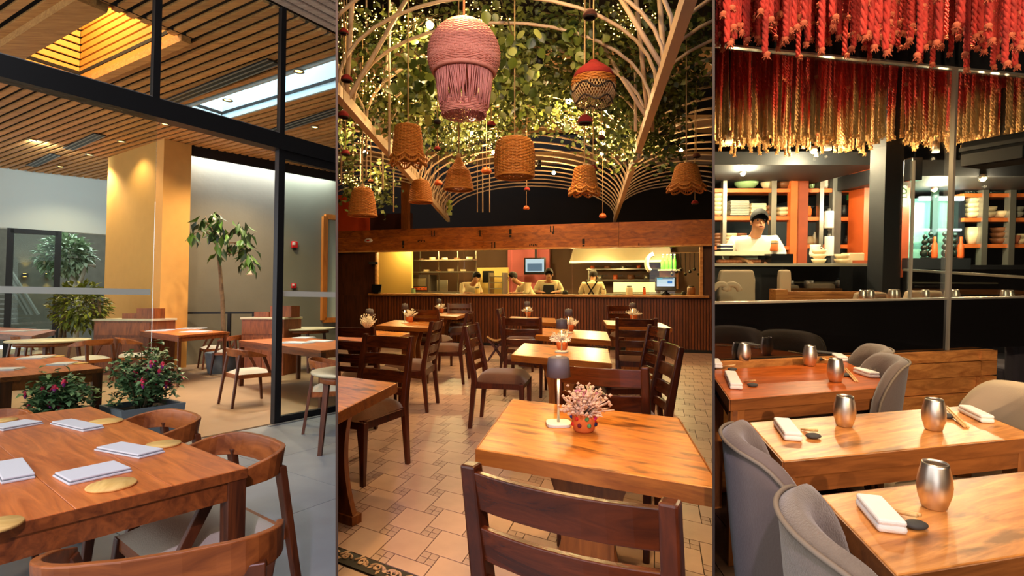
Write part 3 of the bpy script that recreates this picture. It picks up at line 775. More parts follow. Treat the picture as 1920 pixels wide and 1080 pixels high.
def round_table(px, py, rpx, z, label, ms='teak_dark'):
    c = P(px, py, z); r = rpx / F * c.y * .95
    t = thing('round_table', label, 'table', X2(c, 0))
    MB().lathe([(r * .93, z - .035), (r, z - .02), (r, z - .004), (r * .99, z), (0, z)], 40).build('tabletop', 'round_top', t)
    MB().lathe([(r * .8, z - .10), (r * .8, z - .035)], 32).build('apron', ms, t)
    for i in range(4):
        a = i * math.pi / 2 + .6; MB().taper((math.cos(a) * r * .8, math.sin(a) * r * .8, 0), (math.cos(a) * r * .66, math.sin(a) * r * .66, z - .05), .035, .05).build('leg', 'teak_leg', t)
    return t
round_table(92, 637, 66, .74, 'pale round table near the green shrub and low cabinet')
round_table(567, 615, 62, .86, 'pale round table by the concrete wall behind the sliding door')
round_table(668, 693, 84, .74, 'pale round table beside the dark divider in front of the sliding door')
bent(X2(P(628, 800), 0), Vector((1, .35, 0)), 'bentwood chair drawn up to the round table in front of the sliding door')
tb = far_table('dark wooden table in front of the courtyard door', (-60, 622), (60, 630), (105, 619), .78)
for q in ([(15, 621), (35, 619), (48, 622), (28, 624)], [(55, 620), (72, 618), (84, 620), (66, 622)]):
    napkin(q, 'napkins by the courtyard door', 'folded pale napkin on the dark table before the courtyard door', .78)
# low service cabinets with crates
def cabinet(px0, px1, pxs, y_top, depth, label):
    z = Q(px0, y_top, depth).z
    a, b = Q(pxs, y_top, depth), Q(px1, y_top, depth - .12)
    d = (b - a); w_ = d.length; rz = math.atan2(d.y, d.x)
    t = thing('service_cabinet', label, 'cabinet', X2((a + b) / 2, 0) + Vector((-.1, .35, 0)), rz)
    MB().box((0, 0, z / 2 - .02), (w_, .62, z - .04)).build('body', 'cabinet_wood', t, bevel=.004)
    MB().box((0, 0, z - .02), (w_ + .04, .66, .04)).build('cabinet_top', 'round_top', t, bevel=.004)
    MB().box((0, -.315, z * .82), (w_ * .94, .012, z * .22)).build('drawer_front', 'cabinet_wood', t)
    for s_ in (-1, 1):
        MB().box((s_ * w_ * .235, -.315, z * .36), (w_ * .46, .012, z * .6)).build('door', 'cabinet_wood', t)
    return t, z, w_, rz
for (px0, px1, pxs, yt, dp, lb, crs) in ((160, 295, 186, 598, 10.2, 'low wooden service cabinet before the ochre pillar', ((.36, .36, .17, .20), (.02, .34, .1, .10))), (435, 545, 465, 595, 10.2, 'low wooden service cabinet before the concrete wall', ((.30, .42, .2, .22), (-.12, .30, .12, .10)))):
    t, z, w_, rz = cabinet(px0, px1, pxs, yt, dp, lb)
    for k, (dx, ww, dd, hh) in enumerate(crs):
        p = t.location + Matrix.Rotation(rz, 3, 'Z') @ Vector((dx, -.05, z))
        c = thing('wooden_crate', ('taller' if k == 0 else 'shorter') + ' wooden crate on the cabinet before the ' + ('ochre pillar' if px0 == 160 else 'concrete wall'), 'crate', p, rz)
        for s_ in (-1, 1):
            MB().box((s_ * ww / 2, 0, hh / 2), (.015, dd + .1, hh)).build('end_board', 'cabinet_wood', c)
            MB().box((0, s_ * (dd + .1) / 2, hh / 2), (ww, .015, hh)).build('side_board', 'cabinet_wood', c)
        MB().box((0, 0, hh * .45), (ww - .02, dd + .07, hh * .88)).build('contents', 'teak_dark', c)
# railing before the concrete wall
ra, rb = Q(312, 587, 11.6), Q(478, 584, 12.2); zr = ra.z
t = thing('railing', 'thin black metal railing before the concrete wall', 'railing', X2(ra, 0))
MB().bar(Vector((0, 0, zr)), X2(rb, zr) - X2(ra, 0), .05, .05).build('handrail', 'black_steel', t)
for px in (313, 347, 430, 476):
    p = V(px, 600, ra, rb); MB().box((p.x - ra.x, p.y - ra.y, zr / 2), (.06, .06, zr)).build('post', 'black_steel', t)
# alarm devices and timber framed opening on the concrete wall
for px, py, nm, lb in ((551, 459, 'fire_alarm', 'red fire alarm sounder high on the concrete wall'), (550, 536, 'alarm_call_point', 'small red alarm call point low on the concrete wall')):
    p = V(px, py, W1, W2); t = thing(nm, lb, 'alarm', p, math.atan2(wdir.y, wdir.x))
    k = 1 if py < 500 else .75
    MB().box((0, -.03, 0), (.16 * k, .06, .17 * k)).build('housing', 'alarm_red', t, bevel=.015)
    MB().box((-.03, -.07, .02), (.07 * k, .03, .07 * k)).build('lens', 'alarm_white', t, bevel=.01)
    MB().box((.01, -.04, -.11 * k), (.07 * k, .05, .06 * k)).build('sounder', 'black_steel', t)
fz0, fz1 = V(612, 600, W1, W2).z, V(612, 407, W1, W2).z
w4 = struct(thing('window_4', 'orange timber framed opening in the concrete wall', 'window', X2(W1, 0)))
pa, pb = loc(X2(V(606, 500, W1, W2), 0), W1), loc(X2(V(668, 500, W1, W2), 0), W1)
for p in (pa, pb): MB().box((p.x - wn.x * .06, p.y - wn.y * .06, (fz0 + fz1) / 2), (.13, .12, fz1 - fz0), math.atan2(wdir.y, wdir.x)).build('jamb', 'frame_orange', w4)
for z in (fz0, fz1): MB().bar(X2(pa - wn * .06, z), X2(pb - wn * .06, z), .12, .13).build('head', 'frame_orange', w4)
MB().hexa([X2(p, z) for z in (fz0, fz1) for p in (pa - wn * .02, pb - wn * .02, pb - wn * .01, pa - wn * .01)]).build('pane', 'mirror_pale', w4)
# ------------------------------------------------------------------ plants
def foliage(m, c, rad, n, l, w, up=.4, shell=.35):
    c = Vector(c)
    for _ in range(n):
        d = Vector((random.gauss(0, 1), random.gauss(0, 1), random.gauss(0, 1))).normalized()
        r = U(shell, 1) ** .6; p = c + Vector((d.x * rad[0], d.y * rad[1], d.z * rad[2])) * r
        dd = (d + Vector((U(-.6, .6), U(-.6, .6), U(-.6, .6) + up - .5))).normalized()
        m.leaf(p, dd, (U(-.3, .3), U(-.3, .3), 1), l * U(.7, 1.25), w * U(.7, 1.25))
def planter_bush(px, py, zrim, hpx_top, name, label, rx, box, nl, fl):
    c = P(px, py, zrim); t = thing(name, label, 'potted plant', X2(c, 0), math.atan2(gd.y, gd.x))
    bw = box
    MB().add([(-bw * .42, -bw * .42, 0), (bw * .42, -bw * .42, 0), (bw * .42, bw * .42, 0), (-bw * .42, bw * .42, 0), (-bw / 2, -bw / 2, zrim), (bw / 2, -bw / 2, zrim), (bw / 2, bw / 2, zrim), (-bw / 2, bw / 2, zrim),
              (-bw / 2 + .03, -bw / 2 + .03, zrim), (bw / 2 - .03, -bw / 2 + .03, zrim), (bw / 2 - .03, bw / 2 - .03, zrim), (-bw / 2 + .03, bw / 2 - .03, zrim),
              (-bw / 2 + .035, -bw / 2 + .035, zrim - .05), (bw / 2 - .035, -bw / 2 + .035, zrim - .05), (bw / 2 - .035, bw / 2 - .035, zrim - .05), (-bw / 2 + .035, bw / 2 - .035, zrim - .05)],
             [(3, 2, 1, 0), (0, 1, 5, 4), (1, 2, 6, 5), (2, 3, 7, 6), (3, 0, 4, 7), (4, 5, 9, 8), (5, 6, 10, 9), (6, 7, 11, 10), (7, 4, 8, 11), (8, 9, 13, 12), (9, 10, 14, 13), (10, 11, 15, 14), (11, 8, 12, 15)]).build('planter', 'planter_grey', t)
    MB().box((0, 0, zrim - .06), (bw - .08, bw - .08, .03)).build('soil', 'soil', t)
    ztop = Q(px, hpx_top, c.y).z; H = ztop - zrim
    st = MB(); fo = MB(); tips = []
    for i in range(22):
        a = U(0, 6.28); r = U(.3, 1) * rx; hh = zrim + H * U(.35, 1) * (1 - .45 * r / rx)
        tip = Vector((math.cos(a) * r, math.sin(a) * r, hh)); b = Vector((math.cos(a) * .05, math.sin(a) * .05, zrim - .05))
        mid = b.lerp(tip, .5) + Vector((0, 0, .08)); st.tube([b, mid, tip], [.008, .006, .003], 5)
        for k in range(nl):
            f = U(.25, 1.05); p = b.lerp(mid, f * 2) if f < .5 else mid.lerp(tip, (f - .5) * 2)
            p += Vector((U(-.07, .07), U(-.07, .07), U(-.05, .05)))
            fo.leaf(p, (U(-1, 1), U(-1, 1), U(-.5, .6)), (U(-.3, .3), U(-.3, .3), 1), U(.045, .085), U(.03, .05))
        tips.append((mid, tip))
    for i in range(nl * 6):
        a = U(0, 6.28); r = (U(0, 1) ** .5) * rx * .8; p = (math.cos(a) * r, math.sin(a) * r, zrim + H * U(0, .5))
        fo.leaf(p, (U(-1, 1), U(-1, 1), U(-.3, .6)), (U(-.3, .3), U(-.3, .3), 1), U(.045, .08), U(.03, .045))
    st.build('stem', 'vine_stem', t)
    tag(fo.build('foliage', 'fuchsia_leaf', t), kind='stuff')
    for i in range(fl):
        mid, tip = random.choice(tips); p = mid.lerp(tip, U(-.3, 1)) + Vector((U(-.1, .1), U(-.1, .1), U(-.05, .02)))
        m = MB(); m.ball((0, 0, 0), .016, 8, 5, (1, 1, 1.5))
        for k in range(4):
            a = k * math.pi / 2; m.leaf((0, 0, 0), (math.cos(a), math.sin(a), -.35), (0, 0, 1), .045, .02)
        f = m.build('flower', 'fuchsia_pink', t, loc=p, rz=U(0, 3)); MB().lathe([(.006, -.045), (.014, -.02), (.012, -.008)], 8).build('petal_skirt', 'fuchsia_purple', f)
    return t
planter_bush(268, 757, .42, 612, 'fuchsia_planter', 'large fuchsia bush with red flowers in a grey square planter', .36, .52, 52, 22)
planter_bush(112, 772, .42, 680, 'fuchsia_planter', 'smaller fuchsia with pink flowers in a grey planter behind the long table', .33, .46, 44, 18)
# slender potted tree with drooping leaves and a bell flower
c = Q(419, 610, 10.6); t = thing('potted_tree', 'slender tree with drooping dark leaves before the concrete wall', 'tree', X2(c, 0))
def rel(px, py, dy=0.0): p = Q(px, py, 10.6 + dy); return Vector((p.x - c.x, p.y - c.y, p.z))
MB().tube([(0, 0, .3), rel(419, 612), rel(417, 560), rel(412, 500), rel(408, 470), rel(402, 440)], [.05, .045, .04, .035, .03, .02], 8).build('trunk', 'bark', t)
MB().lathe([(.26, 0), (.32, .40), (.29, .40), (.27, .34), (0, .34)], 20).build('pot', 'planter_grey', t)
br = MB()
ends = []
for pts in ([(408, 470), (415, 478), (440, 476), (452, 470)], [(405, 455), (425, 440), (448, 430), (455, 425)], [(402, 440), (392, 420), (385, 405)], [(403, 446), (380, 432), (362, 438)], [(440, 455), (462, 470), (472, 490)], [(402, 440), (408, 415), (415, 402)], [(412, 455), (440, 455), (466, 450)]):
    pp = [rel(a, b, U(-.25, .25)) for a, b in pts]; br.tube(pp, [.02] + [.012] * (len(pp) - 2) + [.006], 6)
br.build('branch', 'bark', t)
ml = MB().leaf((0, 0, 0), (0, 0, -1), (0, -1, 0), 1, .42).mesh('leaf', 'tree_leaf')
def islandvar(n): return [MB().leaf((0, 0, 0), (0, 0, -1), (0, -1, 0), 1, .42).mesh('leaf', plain('tree_leaf_%d' % i, cc, .4)) for i, cc in enumerate(((34, 62, 20), (56, 92, 28), (92, 132, 46), (26, 46, 18)))]
LV = islandvar(4)
for cx, cy, n, sx, sy in ((362, 437, 9, 9, 7), (382, 420, 18, 14, 12), (398, 405, 18, 14, 8), (412, 412, 16, 10, 12), (402, 438, 16, 12, 12), (422, 440, 16, 14, 9), (450, 424, 16, 11, 7), (462, 445, 16, 12, 12), (440, 460, 18, 18, 9), (466, 470, 14, 9, 12), (470, 488, 10, 7, 10), (456, 492, 6, 5, 8), (408, 477, 4, 4, 4)):
    for i in range(n):
        p = rel(random.gauss(cx, sx * .6), random.gauss(cy, sy * .6), U(-.4, .4))
        a = U(0, 6.28)
        inst('leaf', random.choice(LV), t, p, rot=(U(-.9, .9), U(-.5, .5), a), sc=U(.19, .29))
MB().lathe([(.01, .0), (.025, -.05), (.035, -.09), (.075, -.13), (.07, -.13), (.02, -.06)], 12).build('bell_flower', 'bell_flower', t, loc=rel(468, 503))
# courtyard: tree, shrub, stair
def bushy(px, py, depth, name, label, mat, rpx, rpy, n, l, w, trunk=None, pot=None, zb=0):
    c = Q(px, py, depth); k = depth / F
    t = thing(name, label, 'plant' if not trunk else 'tree', X2(c, 0))
    fo = MB(); foliage(fo, (0, 0, c.z), (rpx * k, rpx * k * .7, rpy * k), n, l, w, .3, .2)
    tag(fo.build('foliage', mat, t), kind='stuff')
    if trunk:
        for pts, r in trunk:
            MB().tube([Vector((Q(a, b, depth).x - c.x, U(-.1, .1), Q(a, b, depth).z)) for a, b in pts], r, 7).build('trunk', 'bark_pale', t)
    return t, c
bushy(122, 480, 15.5, 'courtyard_tree', 'pale leafy courtyard tree with forked white trunk', 'court_leaf', 46, 38, 900, .22, .12, [([(146, 640), (144, 560), (132, 500), (131, 470)], .07), ([(144, 545), (158, 515), (160, 495), (175, 498)], .05)])
t, c = bushy(150, 575, 10.4, 'leafy_shrub', 'olive green leafy shrub standing in a tan trough', 'shrub_leaf', 50, 46, 1000, .13, .06)
for px in (118, 126, 183, 190): MB().tube([Vector((Q(px, 600, 10.4).x - c.x, U(-.1, .1), .5)), Vector((Q(px + U(-10, 10), 560, 10.4).x - c.x, 0, Q(px, 560, 10.4).z))], .03, 6).build('stem', 'bark', t)
MB().box((-.1, 0, .28), (.95, .5, .56)).build('trough', 'planter_tan', t, bevel=.02)
t = thing('steel_stair', 'grey steel stair with slanting rails in the courtyard', 'stair', X2(Q(40, 600, 17), 0)); c = t.location
for a, b in (((18, 503), (72, 590)), ((20, 520), (60, 590)), ((22, 540), (52, 590))):
    pa, pb = Q(*a, 17), Q(*b, 17); MB().bar(Vector((pa.x - c.x, 0, pa.z)), Vector((pb.x - c.x, 0, pb.z)), .06, .06).build('rail', 'steel_stair', t)
for i in range(8):
    p = Q(10 + 5 * i, 552 + 9 * i, 17); MB().box((p.x - c.x - .3, 0, p.z), (.9, .5, .05)).build('tread', 'steel_stair', t)
# ================================================================== MIDDLE ROOM: setting
room('M')
K0, K1 = Vector((-.27 * 12.3, 12.3, 0)), Vector((.36 * 10.2, 10.2, 0))
kd = (K1 - K0).normalized(); kn = Vector((-kd.y, kd.x, 0)); KR = math.atan2(kd.y, kd.x)
def KP(px, py=530, off=0.0): return V(px, py, K0 + kn * off, K1 + kn * off)
ZT, ZB, ZW = 2.06, 1.06, 2.53
def kbox(px0, px1, z0, z1, off, t, nm, mt, par=None, bevel=0):
    a, b = X2(KP(px0, off=off), 0), X2(KP(px1, off=off), 0)
    o = par.location if par is not None else Vector((0, 0, 0))
    q = [X2(p, 0) - X2(o, 0) for p in (a, b, b + kn * t, a + kn * t)]
    return MB().hexa([X2(p, z) for z in (z0, z1) for p in q]).build(nm, mt, par, bevel=bevel)
# tiled floor: large squares with little four-part squares between them
e1, e2 = Vector((.862, -.507, 0)), Vector((.262, .965, 0))
B0 = P(632, 1025); 
fl = struct(MB().prism([B0 - e1 * 3 - e2 * 3, B0 + e1 * 12 - e2 * 3, B0 + e1 * 16 + e2 * 16, B0 - e1 * 6 + e2 * 16], -.08, -.007).build('floor', 'grout_dark'), 'tiled floor of pale squares with small four part squares between', 'floor')
TA_, TB_ = .232, .10
big, small = [], []
def tile4(m, o, a, b, g=.003):
    m.prism([o + e1 * g + e2 * g, o + e1 * (a - g) + e2 * g, o + e1 * (a - g) + e2 * (b - g), o + e1 * g + e2 * (b - g)], -.008, 0)
for i in range(-30, 60):
    for j in range(-30, 60):
        u, v = i * TA_ - j * TB_, i * TB_ + j * TA_
        p = B0 + e1 * u + e2 * v
        if v < -TA_ + .02 or p.y > 13 or p.y < 1.0: continue
        ang = (p.x) / max(p.y, .1)
        if ang < -.42 or ang > .46: continue
        big.append((p.length, p, v)); small.append((p.length, p + e1 * TA_, v))
big.sort(key=lambda q: q[0]); small.sort(key=lambda q: q[0])
mbig = MB(); tile4(mbig, Vector(), TA_, TA_); mbg = mbig.mesh('floor_tile', 'tile_pale')
msm = MB(); tile4(msm, Vector(), TB_ / 2, TB_ / 2, .0022); msg = msm.mesh('mosaic_tile', 'tile_small')
for _, p, v in big[:300]:
    if v >= 0: inst('floor_tile', mbg, fl, p)
    else:
        m_ = MB(); tile4(m_, Vector(), TA_, TA_ + v); m_.build('floor_tile', 'tile_pale', fl, loc=p - e2 * v)
rest = MB()
for _, p, v in big[300:]: tile4(rest, p, TA_, TA_)
tag(rest.build('floor_tile', 'tile_pale', fl), kind='stuff')
rest = MB()
for n_, (_, p, v) in enumerate(small):
    for a in (0, 1):
        for b in (0, 1):
            if v + b * TB_ / 2 < -.002: continue
            o_ = p + e1 * a * TB_ / 2 + e2 * b * TB_ / 2
            if n_ < 75: inst('mosaic_tile', msg, fl, o_)
            else: tile4(rest, o_, TB_ / 2, TB_ / 2, .0022)
tag(rest.build('mosaic_tile', 'tile_small', fl), kind='stuff')
# dark scrolled border and lilac paving at the near edge
bd = struct(thing('trim_3', 'black border strip with pale scroll ornament along the tiled floor', 'floor border', B0))
MB().prism([Vector() - e2 * .005 - e1 * 1, e1 * 2 - e2 * .005, e1 * 2 - e2 * .105, -e1 - e2 * .105], -.01, .001).build('strip', 'border_black', bd)
for i in range(-3, 14):
    m = MB(); o_ = e1 * (i * .105) - e2 * .055
    for s_ in (-1, 1):
        pts = []
        for k in range(14):
            a = k * .48; r = .034 * (1 - k / 16); pts.append(o_ + e1 * s_ * (.026 + math.cos(a) * r - .02) + e2 * (math.sin(a) * r) + Vector((0, 0, .003)))
        m.tube(pts, [.007 * (1 - k / 20) for k in range(14)], 5)
    for k in range(5): m.leaf(o_ + e1 * U(-.04, .04) + e2 * U(-.03, .03) + Vector((0, 0, .004)), (U(-1, 1), U(-1, 1), 0), (0, 0, 1), U(.03, .05), U(.018, .03), 0)
    m.build('scroll', 'border_scroll', bd)
for i in range(-3, 6):
    for j in range(1, 5):
        a = B0 + e1 * (i * .31 + (.15 if j % 2 else 0)) - e2 * (.11 + j * .31 - .30)
        tile = MB().prism([a, a + e1 * .303, a + e1 * .303 - e2 * .303, a - e2 * .303], -.01, 0).build('paving_slab', 'paving_lilac', bd)
        tile.location = -B0
# timber front of the open kitchen
kf = struct(thing('wall_back', 'reeded dark timber counter front of the open kitchen', 'wall', X2(K0, 0)))
kbox(632 - 60, 1420, 0, ZB, .03, .12, 'backing_panel', 'panel_wood', kf)
n_ = 118
rm = MB().taper((0, 0, .06), (0, 0, ZB - .03), .036, .036).mesh('reed', 'reed_wood')
for i in range(n_):
    p = X2(KP(692 + (1338 - 692) * i / n_), 0) - X2(K0, 0); inst('reed', rm, kf, p + kn * .012, KR)
kbox(632 - 60, 1420, 0, .06, -.01, .03, 'plinth', 'black_wall', kf)
struct(kbox(600, 704, ZB, ZT, .05, .1, 'wall_panel', 'panel_wood'), 'dark timber panel beside the small monitor and kitchen window', 'wall panel')
struct(kbox(1318, 1420, ZB, ZT, .05, .1, 'wall_panel', 'panel_wood'), 'dark timber panel beyond the till at the kitchen window', 'wall panel')
ct = tag(kbox(690, 1330, ZB, ZB + .045, -.10, .42, 'serving_counter', 'counter_wood', bevel=.006), 'long pale timber serving counter under the kitchen window', 'counter')
bm_ = struct(thing('trim_4', 'broad plank beam with burnt stamps above the kitchen window', 'beam', X2(K0, 0)))
for i in range(3):
    z0 = ZT + .02 + i * .158
    for a, b in ((570, 905), (905, 1160), (1160, 1420)):
        kbox(a + .6, b, z0, z0 + .156, -.06 + .004 * ((i * 3 + a) % 3), .14, 'plank', 'beam_wood', bm_)
kbox(570, 1420, ZT - .01, ZT + .02, -.07, .16, 'lower_rail', 'counter_wood', bm_)
def stamp(px, py, marks, sz=.13):
    o_ = X2(KP(px, py, -.062), 0) - X2(K0, 0); z = KP(px, py, -.062).z
    m = MB()
    for (u, v, w_, h_) in marks: m.box(o_ + kd * u * sz + Vector((0, 0, z + v * sz)), (w_ * sz, .006, h_ * sz), KR)
    m.build('burnt_stamp', 'brand_black', bm_)
ii = ((-.25, 0, .16, .9), (.25, 0, .16, .9), (0, -.5, .7, .12)); bb_ = ((0, .2, .4, .8), (0, -.5, .35, .35)); ll = ((0, 0, .22, 1.0), (.1, -.5, .4, .14)); ew = ((-.6, 0, .16, .3), (-.3, .1, .14, .2), (0, 0, .16, .3), (.3, .1, .14, .2), (.6, 0, .16, .3))
for px, py, k in ((812, 437, ii), (756, 458, bb_), (790, 452, ew), (900, 437, ll), (901, 433, ((0, 0, .9, .14),)), (957, 437, bb_), (925, 459, ii), (1000, 460, ew), (1035, 429, ii), (1037, 437, ((0, 0, .2, .4),)), (1094, 455, bb_), (1198, 459, ((0, 0, .15, .5),))): stamp(px, py, k)
w6 = struct(thing('window_5', 'long horizontal kitchen window of clear glass panes', 'window', X2(K0, 0)))
for a, b in ((706, 869), (870.5, 959), (960.5, 1072), (1073.5, 1312)): kbox(a, b, ZB + .045, ZT - .01, .02, .008, 'pane', 'clear_glass', w6)
kbox(1312, 1318, ZB + .04, ZT, -.02, .1, 'jamb', 'counter_wood', w6); kbox(703, 706, ZB + .04, ZT, -.02, .1, 'jamb', 'counter_wood', w6)
# walls above and beyond the kitchen front
struct(kbox(560, 692, ZW, 3.5, .5, .1, 'wall_orange', 'orange_wall'), 'bright orange wall above the timber panel', 'wall')
struct(kbox(692, 770, ZW, 3.0, .55, .1, 'wall_maroon', 'maroon_wall'), 'dark maroon wall beside the timber post', 'wall')
struct(kbox(540, 1440, ZW - .3, 6.5, 5.2, .2, 'wall_far', 'vault_dark'), 'dark wall far above the kitchen', 'wall')
pst = kbox(752, 764, ZW, 5.0, .3, .14, 'timber_post', 'oak_leg'); tag(pst, 'square timber post rising above the plank beam', 'post')
# kitchen room behind the window
struct(kbox(600, 1420, 0, 2.62, 3.6, .1, 'wall_kitchen', 'kitchen_brown'), 'brown back wall of the kitchen', 'wall')
struct(kbox(560, 1440, 2.36, 2.44, .0, 3.8, 'ceiling_kitchen', 'kitchen_cream'), 'cream kitchen ceiling with row of small lamps', 'ceiling')
struct(kbox(600, 1420, -.05, 0, .15, 3.6, 'floor_kitchen', 'kitchen_dark'), 'dark kitchen floor', 'floor')
struct(kbox(700, 772, 0, 2.36, 1.1, .08, 'wall_kitchen_left', 'kitchen_cream'), 'cream cupboard wall at the cupboard end of the kitchen', 'wall')
struct(kbox(952, 1030, ZB, 2.36, 3.3, .1, 'wall_kitchen_pink', 'kitchen_pink'), 'pink tiled strip of kitchen wall behind the screen', 'wall')
struct(kbox(895, 952, .4, 1.75, 2.6, .1, 'wall_kitchen_ochre', 'kitchen_cream'), 'ochre kitchen partition below the pink strip', 'wall')
for i, px in enumerate((772, 795, 862, 868, 962, 1070, 1180, 1215)):
    p = X2(KP(px, off=.9), 2.355)
    t = thing('kitchen_downlight', 'small round lamp in the cream kitchen ceiling', 'downlight', p, group='kitchen ceiling lamps')
    MB().lathe([(.07, 0), (.07, -.012), (.05, -.014)], 14).build('ring', 'kitchen_steel', t); MB().lathe([(.05, -.006), (0, -.01)], 14).build('bulb', 'kitchen_lamp', t)
for px, off, e in ((760, .8, 25), (850, 1.4, 50), (980, 1.2, 40), (1110, 1.2, 70), (1240, 1.0, 90)):
    lamp('POINT', X2(KP(px, off=off), 2.25), e * 2.4, (1, .74, .34), .03)
# ------------------------------------------------------------------ kitchen contents
def kthing(nm, lb, cat, px, off, z, group=None): return thing(nm, lb, cat, X2(KP(px, off=off), z), KR, group)
def worktop(px0, px1, off, z, nm, lb, mt='kitchen_steel'):
    a, b = X2(KP(px0, off=off), 0), X2(KP(px1, off=off), 0); w_ = (b - a).length
    t = thing(nm, lb, 'worktop', (a + b) / 2, KR)
    MB().box((0, .3, z - .02), (w_, .6, .04)).build('top', mt, t); MB().box((0, .32, (z - .04) / 2), (w_ - .04, .54, z - .04)).build('cabinet', 'kitchen_white', t)
    return t
worktop(715, 880, 1.3, 1.12, 'kitchen_worktop', 'steel kitchen worktop below the plate shelves')
worktop(1120, 1300, 1.6, 1.10, 'kitchen_worktop', 'steel kitchen worktop behind the till screen')
tag(kbox(1150, 1230, 1.12, 1.36, 2.5, .06, 'tiled_splashback', 'kitchen_white'), 'pale lit splashback behind the till screen', 'splashback')
tag(kbox(798, 838, 1.12, 1.42, 2.2, .06, 'white_splashback', 'kitchen_white'), 'bright white splashback beside the first cook', 'splashback')
sh = kthing('plate_shelf', 'two tier kitchen shelf stacked with plates', 'shelf', 835, 1.7, 0)
for z in (1.62, 1.92):
    MB().box((0, 0, z), (1.6, .35, .03)).build('shelf_board', 'kitchen_steel', sh)
for x in (-.78, -.25, .28, .78): MB().box((x, .15, 1.2), (.025, .025, 2.3)).build('post', 'kitchen_steel', sh)
for i in range(9):
    x = -.7 + i * .17; z = 1.635 if i % 2 else 1.935
    n = 3 + i % 3
    for k in range(n):
        o = MB().lathe([(.05, 0), (.085, .014), (.08, .016), (.045, .004)], 14).build('plate', 'ceramic_cream' if i % 3 else 'bowl_brown', None, loc=sh.location + Matrix.Rotation(KR, 3, 'Z') @ Vector((x, 0, z + k * .012)), rz=0)
        tag(o, 'plate stacked on the two tier kitchen shelf', 'plate', 'plates on the kitchen shelf')
ov = kthing('oven', 'dark steel oven with knobs at the cupboard end of the kitchen', 'oven', 788, 1.5, 0)
MB().box((0, .2, 1.3), (.5, .5, .5)).build('body', 'kitchen_dark', ov); MB().box((0, -.06, 1.36), (.36, .02, .2)).build('door', 'kitchen_steel', ov); MB().box((0, -.07, 1.2), (.42, .02, .07)).build('panel', 'copper_orange', ov)
for i in range(4): MB().ball((-.15 + i * .1, -.09, 1.2), .018).build('knob', 'black_steel', ov)
MB().box((0, .2, .53), (.5, .5, 1.04)).build('stand', 'kitchen_steel', ov)
hd = kthing('extractor_hood', 'broad steel extractor hood over the kitchen', 'extractor hood', 1165, 2.4, 0)
MB().hexa([Vector(q) for q in ((-1.2, -.4, 1.86), (1.2, -.4, 1.86), (1.2, .5, 1.86), (-1.2, .5, 1.86), (-1.1, -.2, 2.35), (1.1, -.2, 2.35), (1.1, .5, 2.35), (-1.1, .5, 2.35))]).build('canopy', 'kitchen_steel', hd)
MB().box((0, -.42, 1.85), (2.4, .03, .05)).build('rim', 'kitchen_white', hd)
tv = kthing('wall_screen', 'lit screen hanging before the pink kitchen wall', 'screen', 1003, 2.8, KP(1003, 499, 2.8).z)
MB().box((0, 0, 0), (.58, .04, .44)).build('bezel', 'screen_black', tv); MB().box((0, -.022, .02), (.50, .006, .34)).build('picture', 'screen_white', tv); MB().box((.0, -.026, -.03), (.40, .004, .2)).build('picture_detail', 'screen_photo', tv)
MB().box((0, .1, .4), (.05, .05, .8)).build('mount', 'black_steel', tv)
# rack trolley, hanging cloths, knife strip
rk = kthing('tray_trolley', 'tall steel tray trolley in the kitchen', 'trolley', 934, 2.0, 0)
for s_ in (-1, 1): MB().box((s_ * .18, 0, .8), (.03, .4, 1.6)).build('upright', 'kitchen_steel', rk)
for i in range(9): MB().box((0, 0, .3 + i * .15), (.36, .38, .02)).build('tray', 'kitchen_steel', rk)
MB().box((-.3, .1, 1.5), (.24, .2, .3)).build('cloth_bag', 'pillar_navy', rk)
# till screen and small devices on the counter
px = 1248; p = X2(KP(px, off=.05), ZB + .045)
tl = thing('till_screen', 'black till with lit screen at the end of the counter', 'till', p, KR)
MB().lathe([(.09, 0), (.08, .03), (.04, .06), (.04, .10)], 16).build('stand', 'screen_black', tl)
R_ = Matrix.Rotation(-.25, 3, 'X')
MB().box((0, 0, .22), (.40, .04, .28), rot=R_).build('bezel', 'screen_black', tl, bevel=.01)
def scr(cx, cz, w_, h_, nm, mt, k=0): MB().box(Vector((0, 0, .22)) + R_ @ Vector((cx, -.023 - k, cz)), (w_, .004, h_), rot=R_).build(nm, mt, tl)
scr(0, .03, .33, .17, 'screen', 'screen_white'); scr(-.11, .10, .10, .03, 'screen_button', 'screen_teal', .003); scr(.08, .03, .09, .05, 'screen_button', 'screen_blue', .003); scr(.02, .105, .26, .03, 'screen_bar', 'screen_photo', .002)
sp = thing('small_monitor', 'small black monitor on the dark panel end of the counter', 'monitor', X2(KP(706, off=-.12), ZB + .045), KR)
MB().box((0, 0, .12), (.24, .03, .17), rot=Matrix.Rotation(-.2, 3, 'X')).build('bezel', 'screen_black', sp, bevel=.006); MB().box((0, .02, .02), (.12, .1, .04)).build('foot', 'screen_black', sp)
cm = thing('wall_camera', 'small dark camera bracket on the timber panel', 'camera', KP(700, 498, .03), KR)
MB().bar((0, 0, 0), (.12, -.2, .05), .05, .05).build('arm', 'black_steel', cm); MB().box((.12, -.2, .05), (.2, .09, .06), rz=.4).build('head', 'black_steel', cm, bevel=.01)
ex = thing('exit_lamp', 'small pale oval lamp on the plank beam', 'lamp', KP(691, 451, -.07), KR)
MB().ball((0, 0, 0), .1, 14, 8, (1.1, .3, .5)).build('housing', 'alarm_white', ex); MB().ball((0, -.02, 0), .05, 10, 6, (1, .4, .4)).build('bulb', 'pom_red', ex)
